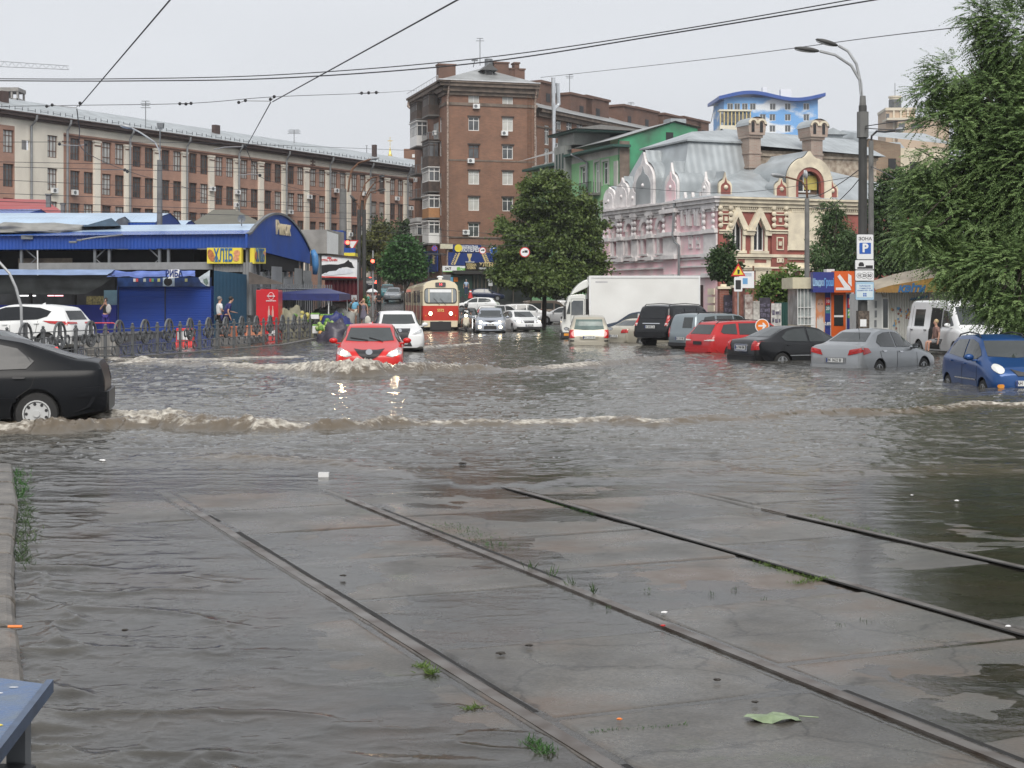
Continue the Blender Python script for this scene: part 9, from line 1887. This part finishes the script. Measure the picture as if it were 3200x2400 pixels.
def person(label,pos,rz,h=1.75,top=None,bottom=None,blen='long',skin=SKIN,hair=HAIRD,arms=None,legs=None,sleeves=.5,stout=1.0,longhair=False,seat=False,dress=None,name='person',lean=0,head_yaw=0):
    """local frame: y = facing direction, x = right-hand side seen from behind"""
    t=thing(name,label,'person',pos,rz);k=h/1.75;V,E,Rr=[],[],[]
    def add(p,r,par=None):
        V.append(Vector(p)*k);Rr.append(tuple(a*k for a in r)if isinstance(r,tuple)else r*k);
        if par is not None:E.append((par,len(V)-1))
        return len(V)-1
    st=stout;hz=.93 if not seat else .50
    J={};L_=lean;J['pel']=add((0,0,hz),(.135*st,.105*st));J['wai']=add((0,.02*L_,hz+.17),(.12*st,.10*st),J['pel']);J['che']=add((0,.10*L_,hz+.36),(.15*st,.105*st),J['wai']);J['nb']=add((0,.14*L_,hz+.52),.065,J['che']);J['nk']=add((0,.16*L_+.01,hz+.58),.05,J['nb']);J['h1']=add((0,.18*L_+.03,hz+.645),(.066,.078),J['nk']);J['h2']=add((0,.18*L_+.02,hz+.72),(.078,.095),J['h1']);J['h3']=add((0,.18*L_+.01,hz+.785),(.055,.065),J['h2']);add((math.sin(head_yaw)*.105,.18*L_+.02+math.cos(head_yaw)*.105,hz+.69),.014,J['h2'])
    arms=arms or[((.27,.0,1.14),(.28,.06,.88)),((-.27,.0,1.14),(-.28,.06,.88))];AR=[]
    for s,(el,wr)in zip((1,-1),arms):
        dz=hz-.93;a=add((s*.17*st**.5,.10*L_,hz+.47),.058,J['che']);b=add((el[0],el[1],el[2]+dz),.040,a);c=add((wr[0],wr[1],wr[2]+dz),.029,b);hd=(V[c]-V[b]).normalized();p=add(Vector((wr[0],wr[1],wr[2]+dz))+hd*.055,(.030,.022),c);AR.append((a,b,c))
        side=hd.cross(Vector((0,1,.3))).normalized()
        for f in range(4):q=add(V[p]/k+hd*(.045+.01*(1.5-abs(f-1.5)))+side*(f-1.5)*.022,.009,p);add(V[q]/k+hd*.03+Vector((0,.012,0)),.008,q)
        q=add(V[c]/k+hd*.045+side*.042,.011,c);add(V[q]/k+hd*.035+side*.012,.009,q)
    legs=legs or[((.10,.02,.50),(.11,-.02,.09)),((-.10,.02,.50),(-.11,-.02,.09))];LG=[]
    for s,(kn,an)in zip((1,-1),legs):
        a=add((s*.09*st,0,hz-.06),.088*st**.5,J['pel']);b=add(kn,.058,a);c=add(an,.038,b);f=add((an[0],an[1]+.03,max(.03,an[2]-.06)),.035,c);add((an[0]+s*.02,an[1]+.17,max(.025,an[2]-.07)),.028,f);LG.append((a,b,c,f))
    body=skin_mesh([tuple(v)for v in V],E,Rr,skin,'body',t)
    def sub(ids,mul,add_,m,nm):
        idx={i:j for j,i in enumerate(ids)};ee=[(idx[a],idx[b])for a,b in E if a in idx and b in idx]
        rr2=[tuple(x*mul+add_*k for x in Rr[i])if isinstance(Rr[i],tuple)else Rr[i]*mul+add_*k for i in ids];return skin_mesh([tuple(V[i])for i in ids],ee,rr2,m,nm,t)
    if top:
        V_,E_,R_=list(V),list(E),list(Rr);ids=[J['pel'],J['wai'],J['che'],J['nb']]
        for(a,b,c)in AR:
            ids.append(a);
            if sleeves>=1:ids+=[b,c]
            elif sleeves>0:V.append(V[a].lerp(V[b],.75));Rr.append(.044*k);E.append((a,len(V)-1));ids.append(len(V)-1)
        sub(ids,1.08,.014,top,'shirt')
    if bottom and not dress:
        ids=[J['pel']]
        for(a,b,c,f)in LG:
            ids.append(a)
            if blen=='long':ids+=[b,c]
            else:V.append(V[a].lerp(V[b],.85));Rr.append(.075*k);E.append((a,len(V)-1));ids.append(len(V)-1)
        sub(ids,1.06,.02,bottom,'trousers' if blen=='long' else 'shorts')
    if dress:
        mb=MB();mb.lathe((0,0,0),[(r_*k,z*k)for r_,z in((.27,.42),(.22,.62),(.17,.90),(.125,1.08),(.15,1.25),(.10,1.40))],16);o=mb.build('dress',dress,t,smooth=True);o.scale=(1,.75,1)
    if seat is False or True:
        for(a,b,c,f)in LG:
            mb=MB();p=V[f];mb.ball((p.x,p.y+.06*k,p.z),.06*k,10,6,(.75,2.1,.7));mb.build('shoe',cloth('shoe',(.03,.03,.03)),t,smooth=True)
    if hair:
        mb=MB();c=V[J['h2']];yw=Vector((-math.sin(head_yaw),-math.cos(head_yaw),0));mb.ball((c.x+yw.x*.022*k,c.y+yw.y*.022*k,c.z+.030*k),.096*k,14,9,(.92,1.03,1.0))
        if longhair:mb.ball((c.x+yw.x*.05,c.y+yw.y*.05,c.z-.08*k),.11*k,12,8,(1.0,.6,1.5))
        mb.build('hair',hair,t,smooth=True)
    mb=MB();c=V[J['h2']];f_=Vector((math.sin(head_yaw),math.cos(head_yaw),0));s_=Vector((f_.y,-f_.x,0))
    for s in(1,-1):mb.ball(c+f_*.083*k+s_*s*.032*k-Vector((0,0,.008*k)),.012*k,6,4)
    mb.build('eyes',BLACK,t);mb=MB();mb.ball(c+f_*.086*k-Vector((0,0,.062*k)),.020*k,8,5,(1.2,.5,.35));mb.build('mouth',mat('lips',(.35,.12,.10),var=0),t)
    return t,V,J,AR
CW_,CB,CD=cloth('white',(.70,.70,.70)),cloth('sky',(.16,.42,.62)),cloth('black',(.02,.02,.022));CN=cloth('navy',(.018,.02,.11));CJ=cloth('jeans',(.04,.055,.12));CG=cloth('grey',(.20,.20,.21));CKH=cloth('sand',(.55,.50,.42));CTE=cloth('teal_print',(.10,.38,.32));CPK=cloth('pink',(.60,.36,.38));CYL=cloth('yellow',(.6,.5,.12));CCH=cloth('checked',(.07,.09,.08));CLV=cloth('lilac_print',(.13,.12,.16));CVI=cloth('violet',(.035,.025,.20));CLB=cloth('light_blue',(.35,.45,.60))
for x0,x1,Ya,zt in((250,374,71.5,.34),(664,775,66.5,.30)):
    mb=MB();mb.box(XA(x0,Ya),XA(x1,Ya),Ya,Ya+9,-.4,zt);tag(mb.build('concrete_step',DCONC,bevel=.02),'raised wet concrete step under the %s behind the ornate fence'%('woman taking a picture' if x0<400 else 'two standing men'),'step')
person('woman in black top and violet trousers holding up a phone before the blue shutters',(XA(331,74),74,.34),R(185),1.72,top=CD,bottom=CVI,blen='long',hair=HAIRD,arms=[((.26,.10,1.18),(.08,.26,1.42)),((-.26,.10,1.18),(-.04,.28,1.45))])
pp=thing('phone','dark phone held up by the woman in violet trousers','phone',P(334,940,73.6));mb=MB();mb.box(-.04,.04,-.01,.01,-.03,.12);mb.build('case',BLACK,pp,bevel=.004);pp=thing('shoulder_bag','pale bag hanging from the arm of the woman with the phone','bag',P(339,975,73.8));mb=MB();mb.ball((0,0,.15),.16,12,8,(.8,.5,1.5));mb.build('bag',cloth('pale_bag',(.45,.43,.42)),pp,smooth=True)
person('man in white T-shirt and black trousers standing at the dark teal wall',(XA(686,68),68,.30),R(-60),1.80,top=CW_,bottom=CD,hair=HAIRG,arms=[((.24,.02,1.15),(.10,.24,1.10)),((-.24,.02,1.15),(-.08,.26,1.14))],stout=1.12)
person('man in dark blue T-shirt pointing down, right of the man in white',(XA(706,67.5),67.5,.30),R(-65),1.80,top=CN,bottom=CN,blen='short',hair=HAIRD,lean=1.2,arms=[((.27,.02,1.12),(.26,.12,.86)),((-.22,.16,1.14),(-.2,.42,1.08))],stout=1.15)
person('stout man in sky blue T-shirt and pale shorts walking towards the viewer',(XA(1107,96),96,.44),R(175),1.72,top=CB,bottom=CKH,blen='short',skin=SKIN2,hair=HAIRG,stout=1.35)
person('old man in dark checked shirt and blue jeans bending beside the stall',(XA(1084,94),94,.42),R(-100),1.62,top=CCH,bottom=CJ,skin=SKIN2,hair=HAIRG,lean=2.2,stout=1.15,arms=[((.22,.20,1.08),(.12,.40,1.0)),((-.22,.20,1.08),(-.12,.42,1.02))])
person('blond woman in a grey patterned dress shielding her head',(XA(1136,93),93,.42),R(180),1.66,dress=CLV,hair=HAIRB,longhair=True,arms=[((.30,.06,1.42),(.08,.05,1.62)),((-.26,.02,1.14),(-.27,.06,.9))])
t=thing('plastic_bag','white plastic bag beside the woman in the patterned dress','bag',(XA(1149,92),92,.42));mb=MB();mb.ball((0,0,.3),.24,12,8,(.8,.6,1.4));mb.build('bag',cloth('bag_white',(.55,.54,.48)),t,smooth=True)
person('woman in a green printed dress walking under the white umbrella',(XA(1150,134),134,1.1),R(0),1.66,dress=CTE,hair=HAIRD)
person('woman in white top and grey trousers holding the white umbrella',(XA(1170,132),132,1.05),R(170),1.70,top=CW_,bottom=CG,hair=HAIRD,arms=[((.24,.1,1.16),(.12,.22,1.34)),((-.24,.08,1.16),(-.1,.22,1.1))])
person('man all in black walking beside the white umbrella',(XA(1184,131),131,1.0),R(10),1.76,top=CD,bottom=CD,hair=HAIRD)
def umbrella(lab,px,py,Y,r,m,hnd):
    t=thing('umbrella',lab,'umbrella',P(px,py,Y));mb=MB();n=16;mb.lathe((0,0,0),[(r,-.02),(r*.93,.06),(r*.7,.17),(r*.35,.27),(.02,.31)],n);mb.build('canopy',m,t,smooth=True);mb=MB();mb.tube([(0,0,.35),(0,0,-hnd)],.012,5);mb.build('shaft',BLACK,t)
umbrella('open white umbrella over the walking group on the uphill pavement',1163,913,132,.52,SWH,.6)
person('man in white shirt and black trousers with his back to us, uphill',(XA(1136,150),150,1.75),R(0),1.80,top=CW_,bottom=CD,hair=HAIRD,sleeves=.6)
person('person in yellow top at the far end of the uphill street',(XA(1196,222),222,gz(-18,222)),R(0),1.6,top=CYL,bottom=CD,hair=HAIRD)
person('person in a pink dress beside the one in yellow, far uphill',(XA(1203,220),220,gz(-18,220)),R(10),1.72,dress=CPK,hair=HAIRG)
person('grey haired man in light blue shirt standing before the dark green stall',(XA(1457,172),172,ZA(873,172)-1.78),R(180),1.78,top=CLB,bottom=CJ,hair=HAIRG)
person('person in pale jacket under a black umbrella in front of the navy saloon',(XA(1551,188),188,ZA(888,188)-1.66),R(0),1.66,top=CKH,bottom=CG,hair=HAIRD,sleeves=1);umbrella('open black umbrella in front of the bakery',1551,889,188,.5,CD,.6)
# motor scooter and rider
SCT=thing('motor_scooter','cream motor scooter with lit headlight squeezing past the tram','scooter',(XA(1457,97),97,-.04),R(-90));IV=paint('ivory',(.50,.47,.38))
def wh(parent,x,r,w,nm='wheel'):
    mb=MB();mb.lathe((x,0,r),[(r*.6,-w/2),(r*.95,-w/2),(r,0),(r*.95,w/2),(r*.6,w/2)],18,'Y');o=mb.build(nm,RUBBER,parent);mb=MB();mb.tube([(x,-w*.4,r),(x,w*.4,r)],r*.6,14);mb.build('rim',ALLOY,o)
wh(SCT,.62,.24,.10);wh(SCT,-.62,.24,.11)
mb=MB();mb.prism([(.40,-.19,.30),(.58,-.20,.55),(.50,-.17,.95),(.44,-.17,.95),(.36,-.20,.5),(.30,-.19,.30)],(0,.38,0));mb.build('leg_shield',IV,SCT,fix=True,bevel=.05)
mb=MB();mb.ball((.66,0,.46),.16,12,7,(1.1,.75,.8));mb.build('mudguard',IV,SCT,smooth=True);mb=MB();mb.box(-.3,.4,-.16,.16,.26,.32);mb.build('floorboard',BLACK,SCT)
mb=MB();mb.ball((-.5,0,.55),.3,14,8,(1.3,.75,.8));mb.build('rear_body',IV,SCT,smooth=True);mb=MB();mb.ball((-.35,0,.80),.2,12,7,(1.8,.75,.4));mb.build('saddle',BLACK,SCT,smooth=True)
mb=MB();mb.tube([(.45,0,.9),(.42,0,1.08)],.04,8);mb.tube([(.36,-.34,1.10),(.44,-.12,1.08),(.44,.12,1.08),(.36,.34,1.10)],.018,6);mb.build('handlebar',BLACK,SCT);mb=MB();mb.ball((.50,0,1.06),.11,12,7,(.9,1,1));h_=mb.build('headlamp_shell',IV,SCT,smooth=True);mb=MB();mb.tube([(.59,0,1.06),(.61,0,1.06)],.09,14);mb.build('headlight',LITW,h_)
for s in(1,-1):mb=MB();mb.tube([(.38,s*.28,1.1),(.40,s*.36,1.28)],.01,5);mb.ball((.40,s*.37,1.32),.07,8,5,(.3,1,.8));mb.build('wing_mirror',BLACK,SCT)
mb=MB();mb.box(.60,.66,-.10,.10,.22,.36);mb.build('front_plate',BLACK,SCT)
rd,V,J,AR=person('rider in black T-shirt, shorts and black helmet on the cream scooter',(XA(1457,97.25),97.25,.42),R(180),1.75,top=CD,bottom=CJ,blen='short',skin=SKIN2,hair=None,seat=True,legs=[((.26,.34,.36),(.30,.22,-.18)),((-.26,.34,.36),(-.30,.22,-.18))],arms=[((.32,.18,1.10),(.30,.42,1.06)),((-.32,.18,1.10),(-.30,.42,1.06))])
mb=MB();c=V[J['h2']];mb.ball((c.x,c.y,c.z+.01),.145,14,9,(.9,1.05,1));hm=mb.build('helmet',paint('helmet',(.01,.01,.012)),rd,smooth=True);mb=MB();mb.box(c.x-.09,c.x+.09,c.y+.12,c.y+.155,c.z-.05,c.z+.04);mb.build('visor',CGLASS,hm)
mb=MB();mb.box(-.12,.12,.118,.125,.86,.92);mb.build('chest_print',SWH,rd)
MO=thing('motorcycle','dark motorcycle front half hidden behind the silver minivan','motorcycle',(XA(1482,95.5),95.5,-.06),R(-90));wh(MO,.7,.31,.13);wh(MO,-.7,.31,.15)
mb=MB();mb.tube([(.7,-.09,.31),(.45,-.09,1.0)],.025,6);mb.tube([(.7,.09,.31),(.45,.09,1.0)],.025,6);mb.tube([(.35,-.38,1.1),(.45,0,1.05),(.35,.38,1.1)],.018,6);mb.build('fork',CHROME,MO);mb=MB();mb.ball((.1,0,.82),.26,12,7,(1.3,.7,.7));mb.build('tank',BLKP,MO,smooth=True);mb=MB();mb.box(-.6,.1,-.14,.14,.70,.82);mb.build('saddle',BLACK,MO,bevel=.04);mb=MB();mb.box(-.3,.3,-.16,.16,.25,.62);mb.build('engine',STEEL,MO,bevel=.03)
mb=MB();mb.tube([(.58,0,.98),(.62,0,.98)],.10,12);mb.build('headlight',HL,MO)
for s in(1,-1):mb=MB();mb.tube([(.36,s*.32,1.1),(.38,s*.40,1.3)],.01,5);mb.ball((.38,s*.42,1.33),.08,8,5,(.3,1,.7));mb.build('wing_mirror',WHITEP,MO)
person('barefoot passenger sitting in the open side door of the white van',(XA(2926,53.5),53.5,.12),R(100),1.5,top=cloth('faded_pink',(.22,.13,.11)),bottom=CG,blen='short',hair=HAIRB,seat=True,legs=[((.12,.38,.42),(.12,.40,.05)),((-.12,.38,.42),(-.12,.40,.05))])
# ============================================================ OVERHEAD WIRES
WIRE=mat('overhead_cable',(.035,.035,.04),rough=.6,var=0);INS=mat('insulator',(.10,.05,.04),rough=.4,var=.2);BOOM=mat('fitting_grey',(.25,.25,.26),rough=.5)
def wire(lab,pts,r,n=24,sag=0,cat='wire',group='overhead wires and span cables'):
    p=[P(*q)for q in pts];out=[]
    for a,b in zip(p[:-1],p[1:]):
        for i in range(n):f=i/n;q=a.lerp(b,f);q.z-=sag*4*f*(1-f)*(b-a).length*.01;out.append(q)
    out.append(p[-1]);mb=MB();mb.tube(out,r,5);return tag(mb.build('overhead_wire',WIRE),lab,cat,group)
def sm(pts,k=8):
    """smooth curve through photo points"""
    out=[];n=len(pts)
    for i in range(n-1):
        p0,p1,p2,p3=pts[max(i-1,0)],pts[i],pts[i+1],pts[min(i+2,n-1)]
        for j in range(k):
            t=j/k;out.append(tuple(.5*((2*p1[c])+(-p0[c]+p2[c])*t+(2*p0[c]-5*p1[c]+4*p2[c]-p3[c])*t*t+(-p0[c]+3*p1[c]-3*p2[c]+p3[c])*t**3)for c in range(3)))
    return out+[pts[-1]]
wire('upper of the two long black cables crossing the sky',sm([(-60,246,42),(400,246,41),(900,232,39),(1500,182,36),(2100,96,33),(2700,-8,30)]),.013,2)
wire('lower of the two long black cables crossing the sky',sm([(-60,252,41.6),(400,253,40.6),(900,243,38.6),(1500,196,35.6),(2100,104,32.6),(2780,-8,29.6)]),.016,2)
wire('thick contact wire rising steeply to the top edge, left',[(248,332,52),(536,-6,30)],.018)
wire('thick contact wire rising to the top edge near the middle',[(852,318,52),(1440,-6,28)],.018)
wire('span wire with insulators from the roof left to the brown building',sm([(-50,333,70),(245,329,68),(590,323,70),(850,303,72),(1160,291,90),(1298,282,150)]),.014,2)
wire('thin cable from the brown building to the tree, above the lamp heads',sm([(1690,242,120),(2270,178,80),(2720,118,60),(3060,78,46)]),.017,2)
wire('contact wire dropping from the middle fitting towards the street',[(846,320,52),(768,462,90)],.02);wire('contact wire dropping past the long roof on the left',sm([(240,340,60),(248,400,70),(262,470,85),(400,535,110),(560,580,130),(700,620,150),(1000,650,180)]),.022,2)
wire('dropper continuing to the right pointing arm below',sm([(768,462,90),(800,530,110),(830,560,130),(1000,610,170)]),.022,2)
for i,(y0,y1,y2)in enumerate(((444,446,470),(505,520,555),(520,535,545),(560,588,600),(603,625,640),(628,650,672),(655,668,690))):
    wire('thin span wire number-like layer %s across the long brick facade'%('at the eaves','upper','upper middle','middle','lower middle','lower','lowest')[i]if False else 'thin span wire crossing the long brick facade, %s of the seven'%('topmost','second from top','third from top','fourth from top','third from bottom','second from bottom','lowest')[i],sm([(-40,y0,75),(600,y1,85),(1280,y2,120)]),.014,3)
for i,(y0,y1)in enumerate(((692,742),(716,756),(748,770))):
    wire('thin tram wire crossing in front of the brown building, %s of three'%('top','middle','bottom')[i],sm([(1080,y0,118),(1400,(y0+y1)/2+3,118),(1700,y1,112)]),.016,3)
for i,pts in enumerate((((2496,618,80),(2560,610,74),(2630,570,68),(2685,530,64)),((2530,645,80),(2590,650,75),(2650,600,68),(2688,555,64)),((2700,395,64),(2850,372,58),(2980,350,52),(3220,300,46)),((2700,400,64),(2820,405,58),(2960,385,52)),((2722,520,70),(2800,560,60),(2900,640,55)),((1900,580,108),(2300,602,95),(2690,548,64)))):
    wire(['upper drooping cable from the rusty lamp to the thick pole','lower drooping cable from the rusty lamp to the thick pole','cable running right from the thick pole into the tree','second shorter cable running right from the thick pole','cable sloping down right from the thin grey pole','faint wire across the pink house roof to the thick pole'][i],sm(list(pts)),.02 if i<5 else .014,4)
def fitting(lab,pts,r,blobs_,Y):
    t=thing('wire_fitting',lab,'insulator',P(*pts[0],Y),0,'tram wire fittings');inv=mw(t).inverted();mb=MB();mb.tube([inv@P(*p,Y)for p in pts],r,6);mb.build('boom',BOOM,t);mb=MB()
    for b in blobs_:mb.ball(inv@P(*b,Y),.055*Y/50,8,5)
    mb.build('insulators',BLACK,t)
fitting('grey boom fitting on the span wire at the far left',[(146,336),(162,328),(236,337),(250,326)],.018,[(146,332),(163,328),(250,322)],66);fitting('grey boom fitting on the span wire in the middle of the sky',[(746,321),(767,315),(845,316),(858,303)],.018,[(746,320),(767,314),(857,302),(845,310)],66)
fitting('orange brown strain insulator nearest the brown building',[(1118,292),(1140,291),(1185,289)],.035,[(1130,291),(1152,290),(1176,289)],88);fitting('double strain insulator on the span wire above the long roof',[(560,325),(600,324)],.02,[(562,324),(581,325),(597,323)],70)
fitting('pale boom fitting against the roof edge below the sky fitting',[(668,467),(700,460),(765,458)],.03,[(765,456)],95);fitting('pale boom fitting against the upper windows on the left',[(182,452),(240,455),(268,452)],.025,[(186,450),(268,450)],85);fitting('dark crossing insulator over the second window row',[(320,530),(390,530),(400,535)],.03,[(390,531),(398,536)],100);fitting('pale boom fitting over the windows right of the sky fitting',[(742,548),(780,544),(812,546)],.03,[(812,548)],110)
# ============================================================ FOREGROUND BITS
t=thing('table','corner of a worn blue painted table at the lower left edge','table',(-1.5,3.1,-.05));inv=mw(t).inverted()
TB_=mat('worn_blue_paint',(.05,.10,.22),rough=.3,var=.35,scale=14,dirt=(.12,.16,.22),bump=.3)
pts=[(-1.036,3.40),(-1.2,3.475),(-2.3,3.60),(-2.3,2.5),(-.935,2.5)];mb=MB();mb.prism([inv@Vector((x,y,.985))for x,y in pts],(0,0,.022));mb.build('tabletop',TB_,t,fix=True,bevel=.004)
mb=MB();e0,e1=Vector((-1.030,3.41,.985)),Vector((-.93,2.5,.985));d=(e1-e0).normalized();n_=Vector((-d.y,d.x,0));mb.prism([inv@(e0+n_*.012),inv@(e1+n_*.012),inv@(e1-n_*.003),inv@(e0-n_*.003)],(0,0,.028));mb.build('edge_strip',mat('edge_blue',(.05,.08,.14),rough=.4,var=.3,scale=12),t,fix=True)
mb=MB();
for i,(x,y,a,b,c)in enumerate(((-1.09,3.36,.012,.008,(0,0)),(-1.11,3.31,.016,.006,(0,0)))):mb.ball(inv@Vector((x,y,1.0085)),a,10,3,(1,.3,.03))
mb.build('paint_flakes',SWH,t);mb=MB()
for x,y in((-1.08,3.12),(-1.04,3.06)):mb.ball(inv@Vector((x,y,1.008)),.03,10,3,(1,.4,.03))
mb.build('yellow_flakes',YEL,t);mb=MB();mb.box(-2.2-t.location.x,-1.0-t.location.x,-.25,.15,.5,.93);mb.build('under_shelf',BLACK,t,bevel=.02)
mb=MB();mb.box(.43,.47,.15,.19,0,1.03);mb.build('leg',STEEL,t)
def grass(name,lab,pts,n,hgt,seed,m=LEAF3,spread=.05,cat='grass',lean=.5):
    """tufts of blades around world points"""
    rs=np.random.RandomState(seed);base=np.array([pts[i%len(pts)]for i in range(n)])+np.c_[rs.normal(size=(n,2))*spread,np.zeros(n)];D=unit(np.c_[rs.normal(size=(n,2))*lean,np.ones(n)]);N_=unit(rs.normal(size=(n,3)));N_=unit(N_-D*(N_*D).sum(1,keepdims=True));L=hgt*(.4+.8*rs.random(n))
    o0=Vector(pts[0]);o=leaves_mesh(name,base-np.array(pts[0]),D,np.maximum(L*.09,.004),L,N_,rs.random(n),m,None);o.location=o0;return tag(o,lab,cat)
def rp(k,t0,t1,n,side=.06,z=.0):return[tuple(RW(RAILS[k]+side,t0+(t1-t0)*i/max(1,n-1),z))for i in range(n)]
def near(px,py,z=0):g_=G(px,py,z);return(g_.x,g_.y,g_.z)
EG=[(np.interp(y,[7.45,9.9,13.2,16.7],[-2.38,-3.22,-4.25,-5.42])+.02,y,.02)for y in np.linspace(14.2,16.4,12)]
grass('weeds','bright green weeds hanging over the kerb at the left edge',EG,320,.10,3,LEAF7,.06,'weeds',.9);grass('moss_strip','dark mossy growth at the foot of the left kerb',[(np.interp(y,[7.45,9.9,13.2,16.7],[-2.38,-3.22,-4.25,-5.42])+.05,y,.0)for y in np.linspace(10.6,14,26)],700,.07,4,LEAF5,.05,'moss',1.2)
grass('grass_tuft','largest bright grass tuft beside the left rail near the bottom edge',[near(1660,2325),near(1690,2340),near(1710,2355)],160,.05,5,LEAF7,.022,'grass',1.1);grass('grass_tuft','small flat clump of leaves left of the near rail',[near(1320,2085),near(1345,2105)],160,.05,6,LEAF3,.018,'grass',1.5);grass('grass_tuft','tiny clump of leaves in the water left of the near rail',[near(1465,2218),near(1490,2212)],70,.04,7,LEAF3,.012,'grass',1.6)
grass('grass_tuft','longest low grass strip along the third rail',rp(2,-1.0,-.3,8,-.10),260,.028,8,LEAF3,.03,'grass',.9);grass('grass_tuft','thin weeds along the slab joint by the third rail',[near(2480+i*14,1826-i*2)for i in range(9)],160,.04,9,LEAF3,.02,'grass',.9)
grass('grass_tuft','weeds along the back of the third rail where it leaves the flood',rp(2,2.4,3.4,10,-.09),120,.03,10,LEAF7,.02,'grass',.9);grass('grass_tuft','green weeds along the rightmost rail',rp(3,.4,1.6,12,.10),200,.03,11,LEAF3,.035,'grass',.9);grass('grass_tuft','mossy tufts beside the second rail in the middle of the slabs',rp(1,1.1,2.4,12,.22),500,.03,12,LEAF7,.10,'grass',1.3);grass('grass_tuft','sparse sprouts on the second rail further down',rp(1,-.9,.1,4,.03),40,.09,13,LEAF5,.02,'grass',.5)
grass('grass_tuft','row of tiny weeds in the slab joint right of centre',[near(1860+i*22,2290-i*1.6)for i in range(14)],220,.022,14,LEAF7,.012,'grass',.9)
tuftp=[near(*p)for p in((2020,1850),(2300,1845),(2225,1860),(1905,1905),(2620,1955),(2700,1945),(2390,1880))];grass('sprouts','scattered thin sprouts on the slabs between second and third rails',tuftp,60,.035,15,LEAF5,.02,'weeds',.4)
def bit(lab,px,py,sz,m,name='litter',cat='litter',rz=0,sq=(1,.6,.3)):
    g_=G(px,py,.02);mb=MB();rn=random.Random(int(px));mb.ball(g_+Vector((0,0,sz*sq[2]*.5)),sz,8,5,sq);mb.v=[(x+rn.uniform(-.2,.2)*sz,y+rn.uniform(-.2,.2)*sz,z+rn.uniform(-.1,.1)*sz)for x,y,z in mb.v];return tag(mb.build(name,m),lab,cat)
t=thing('leaf','large pale green leaf lying flat on the wet slab, bottom right','leaf',near(2415,2245,.012),.15);mb=MB();n=18;pts=[((.135 if i%2 else .12)*math.cos(2*math.pi*i/n),.055*math.sin(2*math.pi*i/n)*(1+.15*(i%3)))for i in range(n)]
mb.add([(x,y,.004+.012*math.sin(x*40))for x,y in pts]+[(0,0,.018)],[(i,(i+1)%n,n)for i in range(n)]);mb.build('blade',mat('pale_leaf',(.20,.26,.15),rough=.5,var=.25,scale=20),t);mb=MB();mb.tube([(.12,0,.006),(.20,-.03,.004)],.003,4);mb.build('stalk',MATS['pale_leaf'],t)
WB=paint('litter_white',(.7,.7,.7));DB=mat('dark_bit',(.03,.025,.02),rough=.6)
g_=G(1012,1482,.03);mb=MB();mb.box(g_.x-.055,g_.x+.055,g_.y-.04,g_.y+.04,.0,.05);tag(mb.build('carton',WB),'small white carton floating on the brown water left of centre','carton')
for lab,px,py,sz,m_ in(('dark pebble between the left and second rail, upper',1072,1800,.022,DB),('dark lump on the slab below the rail bend',1565,2043,.025,DB),('dark lump right of the other one on the slab',1655,2018,.022,DB),('small red and white wrapper by the second rail',2072,1956,.016,RED),('white scrap by the second rail, right end',2075,1915,.022,WB),('orange scrap on the slab bottom centre',1936,2248,.014,ORG),('white cup on the green water far right',2990,1565,.022,WB),('small white scrap left of the cup on the green water',2850,1548,.018,WB),('dark stone on the slab joint right',2240,2125,.02,DB),('white stone at the third rail far right',3150,1958,.018,WB),('dark leaf on the slab bottom right',2360,2195,.018,DB),('little stone in the water near the left kerb',390,1970,.02,DB),('white scrap floating behind the left breaking wave',320,1440,.04,WB),('brown floating scrap right of the white carton',1446,1450,.05,DB)):bit(lab,px,py,sz,m_)
c_=G(25,1958,.13);mb=MB();mb.tube([c_,c_+Vector((.075,.0,.0))],.008,7);o=mb.build('cigarette_end',ORG);tag(o,'orange cigarette end lying on the left kerb','cigarette end')
# ============================================================ RAIN HAZE
mb=MB();mb.box(-420,420,-40,900,-1.5,110)
hz_=mb.build('haze',MATS['concrete'],fix=True);hz_.data.materials.clear();m=bpy.data.materials.new('rain_haze');m.use_nodes=True;t=m.node_tree;t.nodes.clear()
v=t.nodes.new('ShaderNodeVolumePrincipled');v.inputs['Color'].default_value=(.86,.88,.92,1);v.inputs['Density'].default_value=.00022;v.inputs['Anisotropy'].default_value=.2
o_=t.nodes.new('ShaderNodeOutputMaterial');t.links.new(v.outputs[0],o_.inputs['Volume']);hz_.data.materials.append(m);tag(hz_,kind='stuff')
SC.cycles.volume_bounces=1
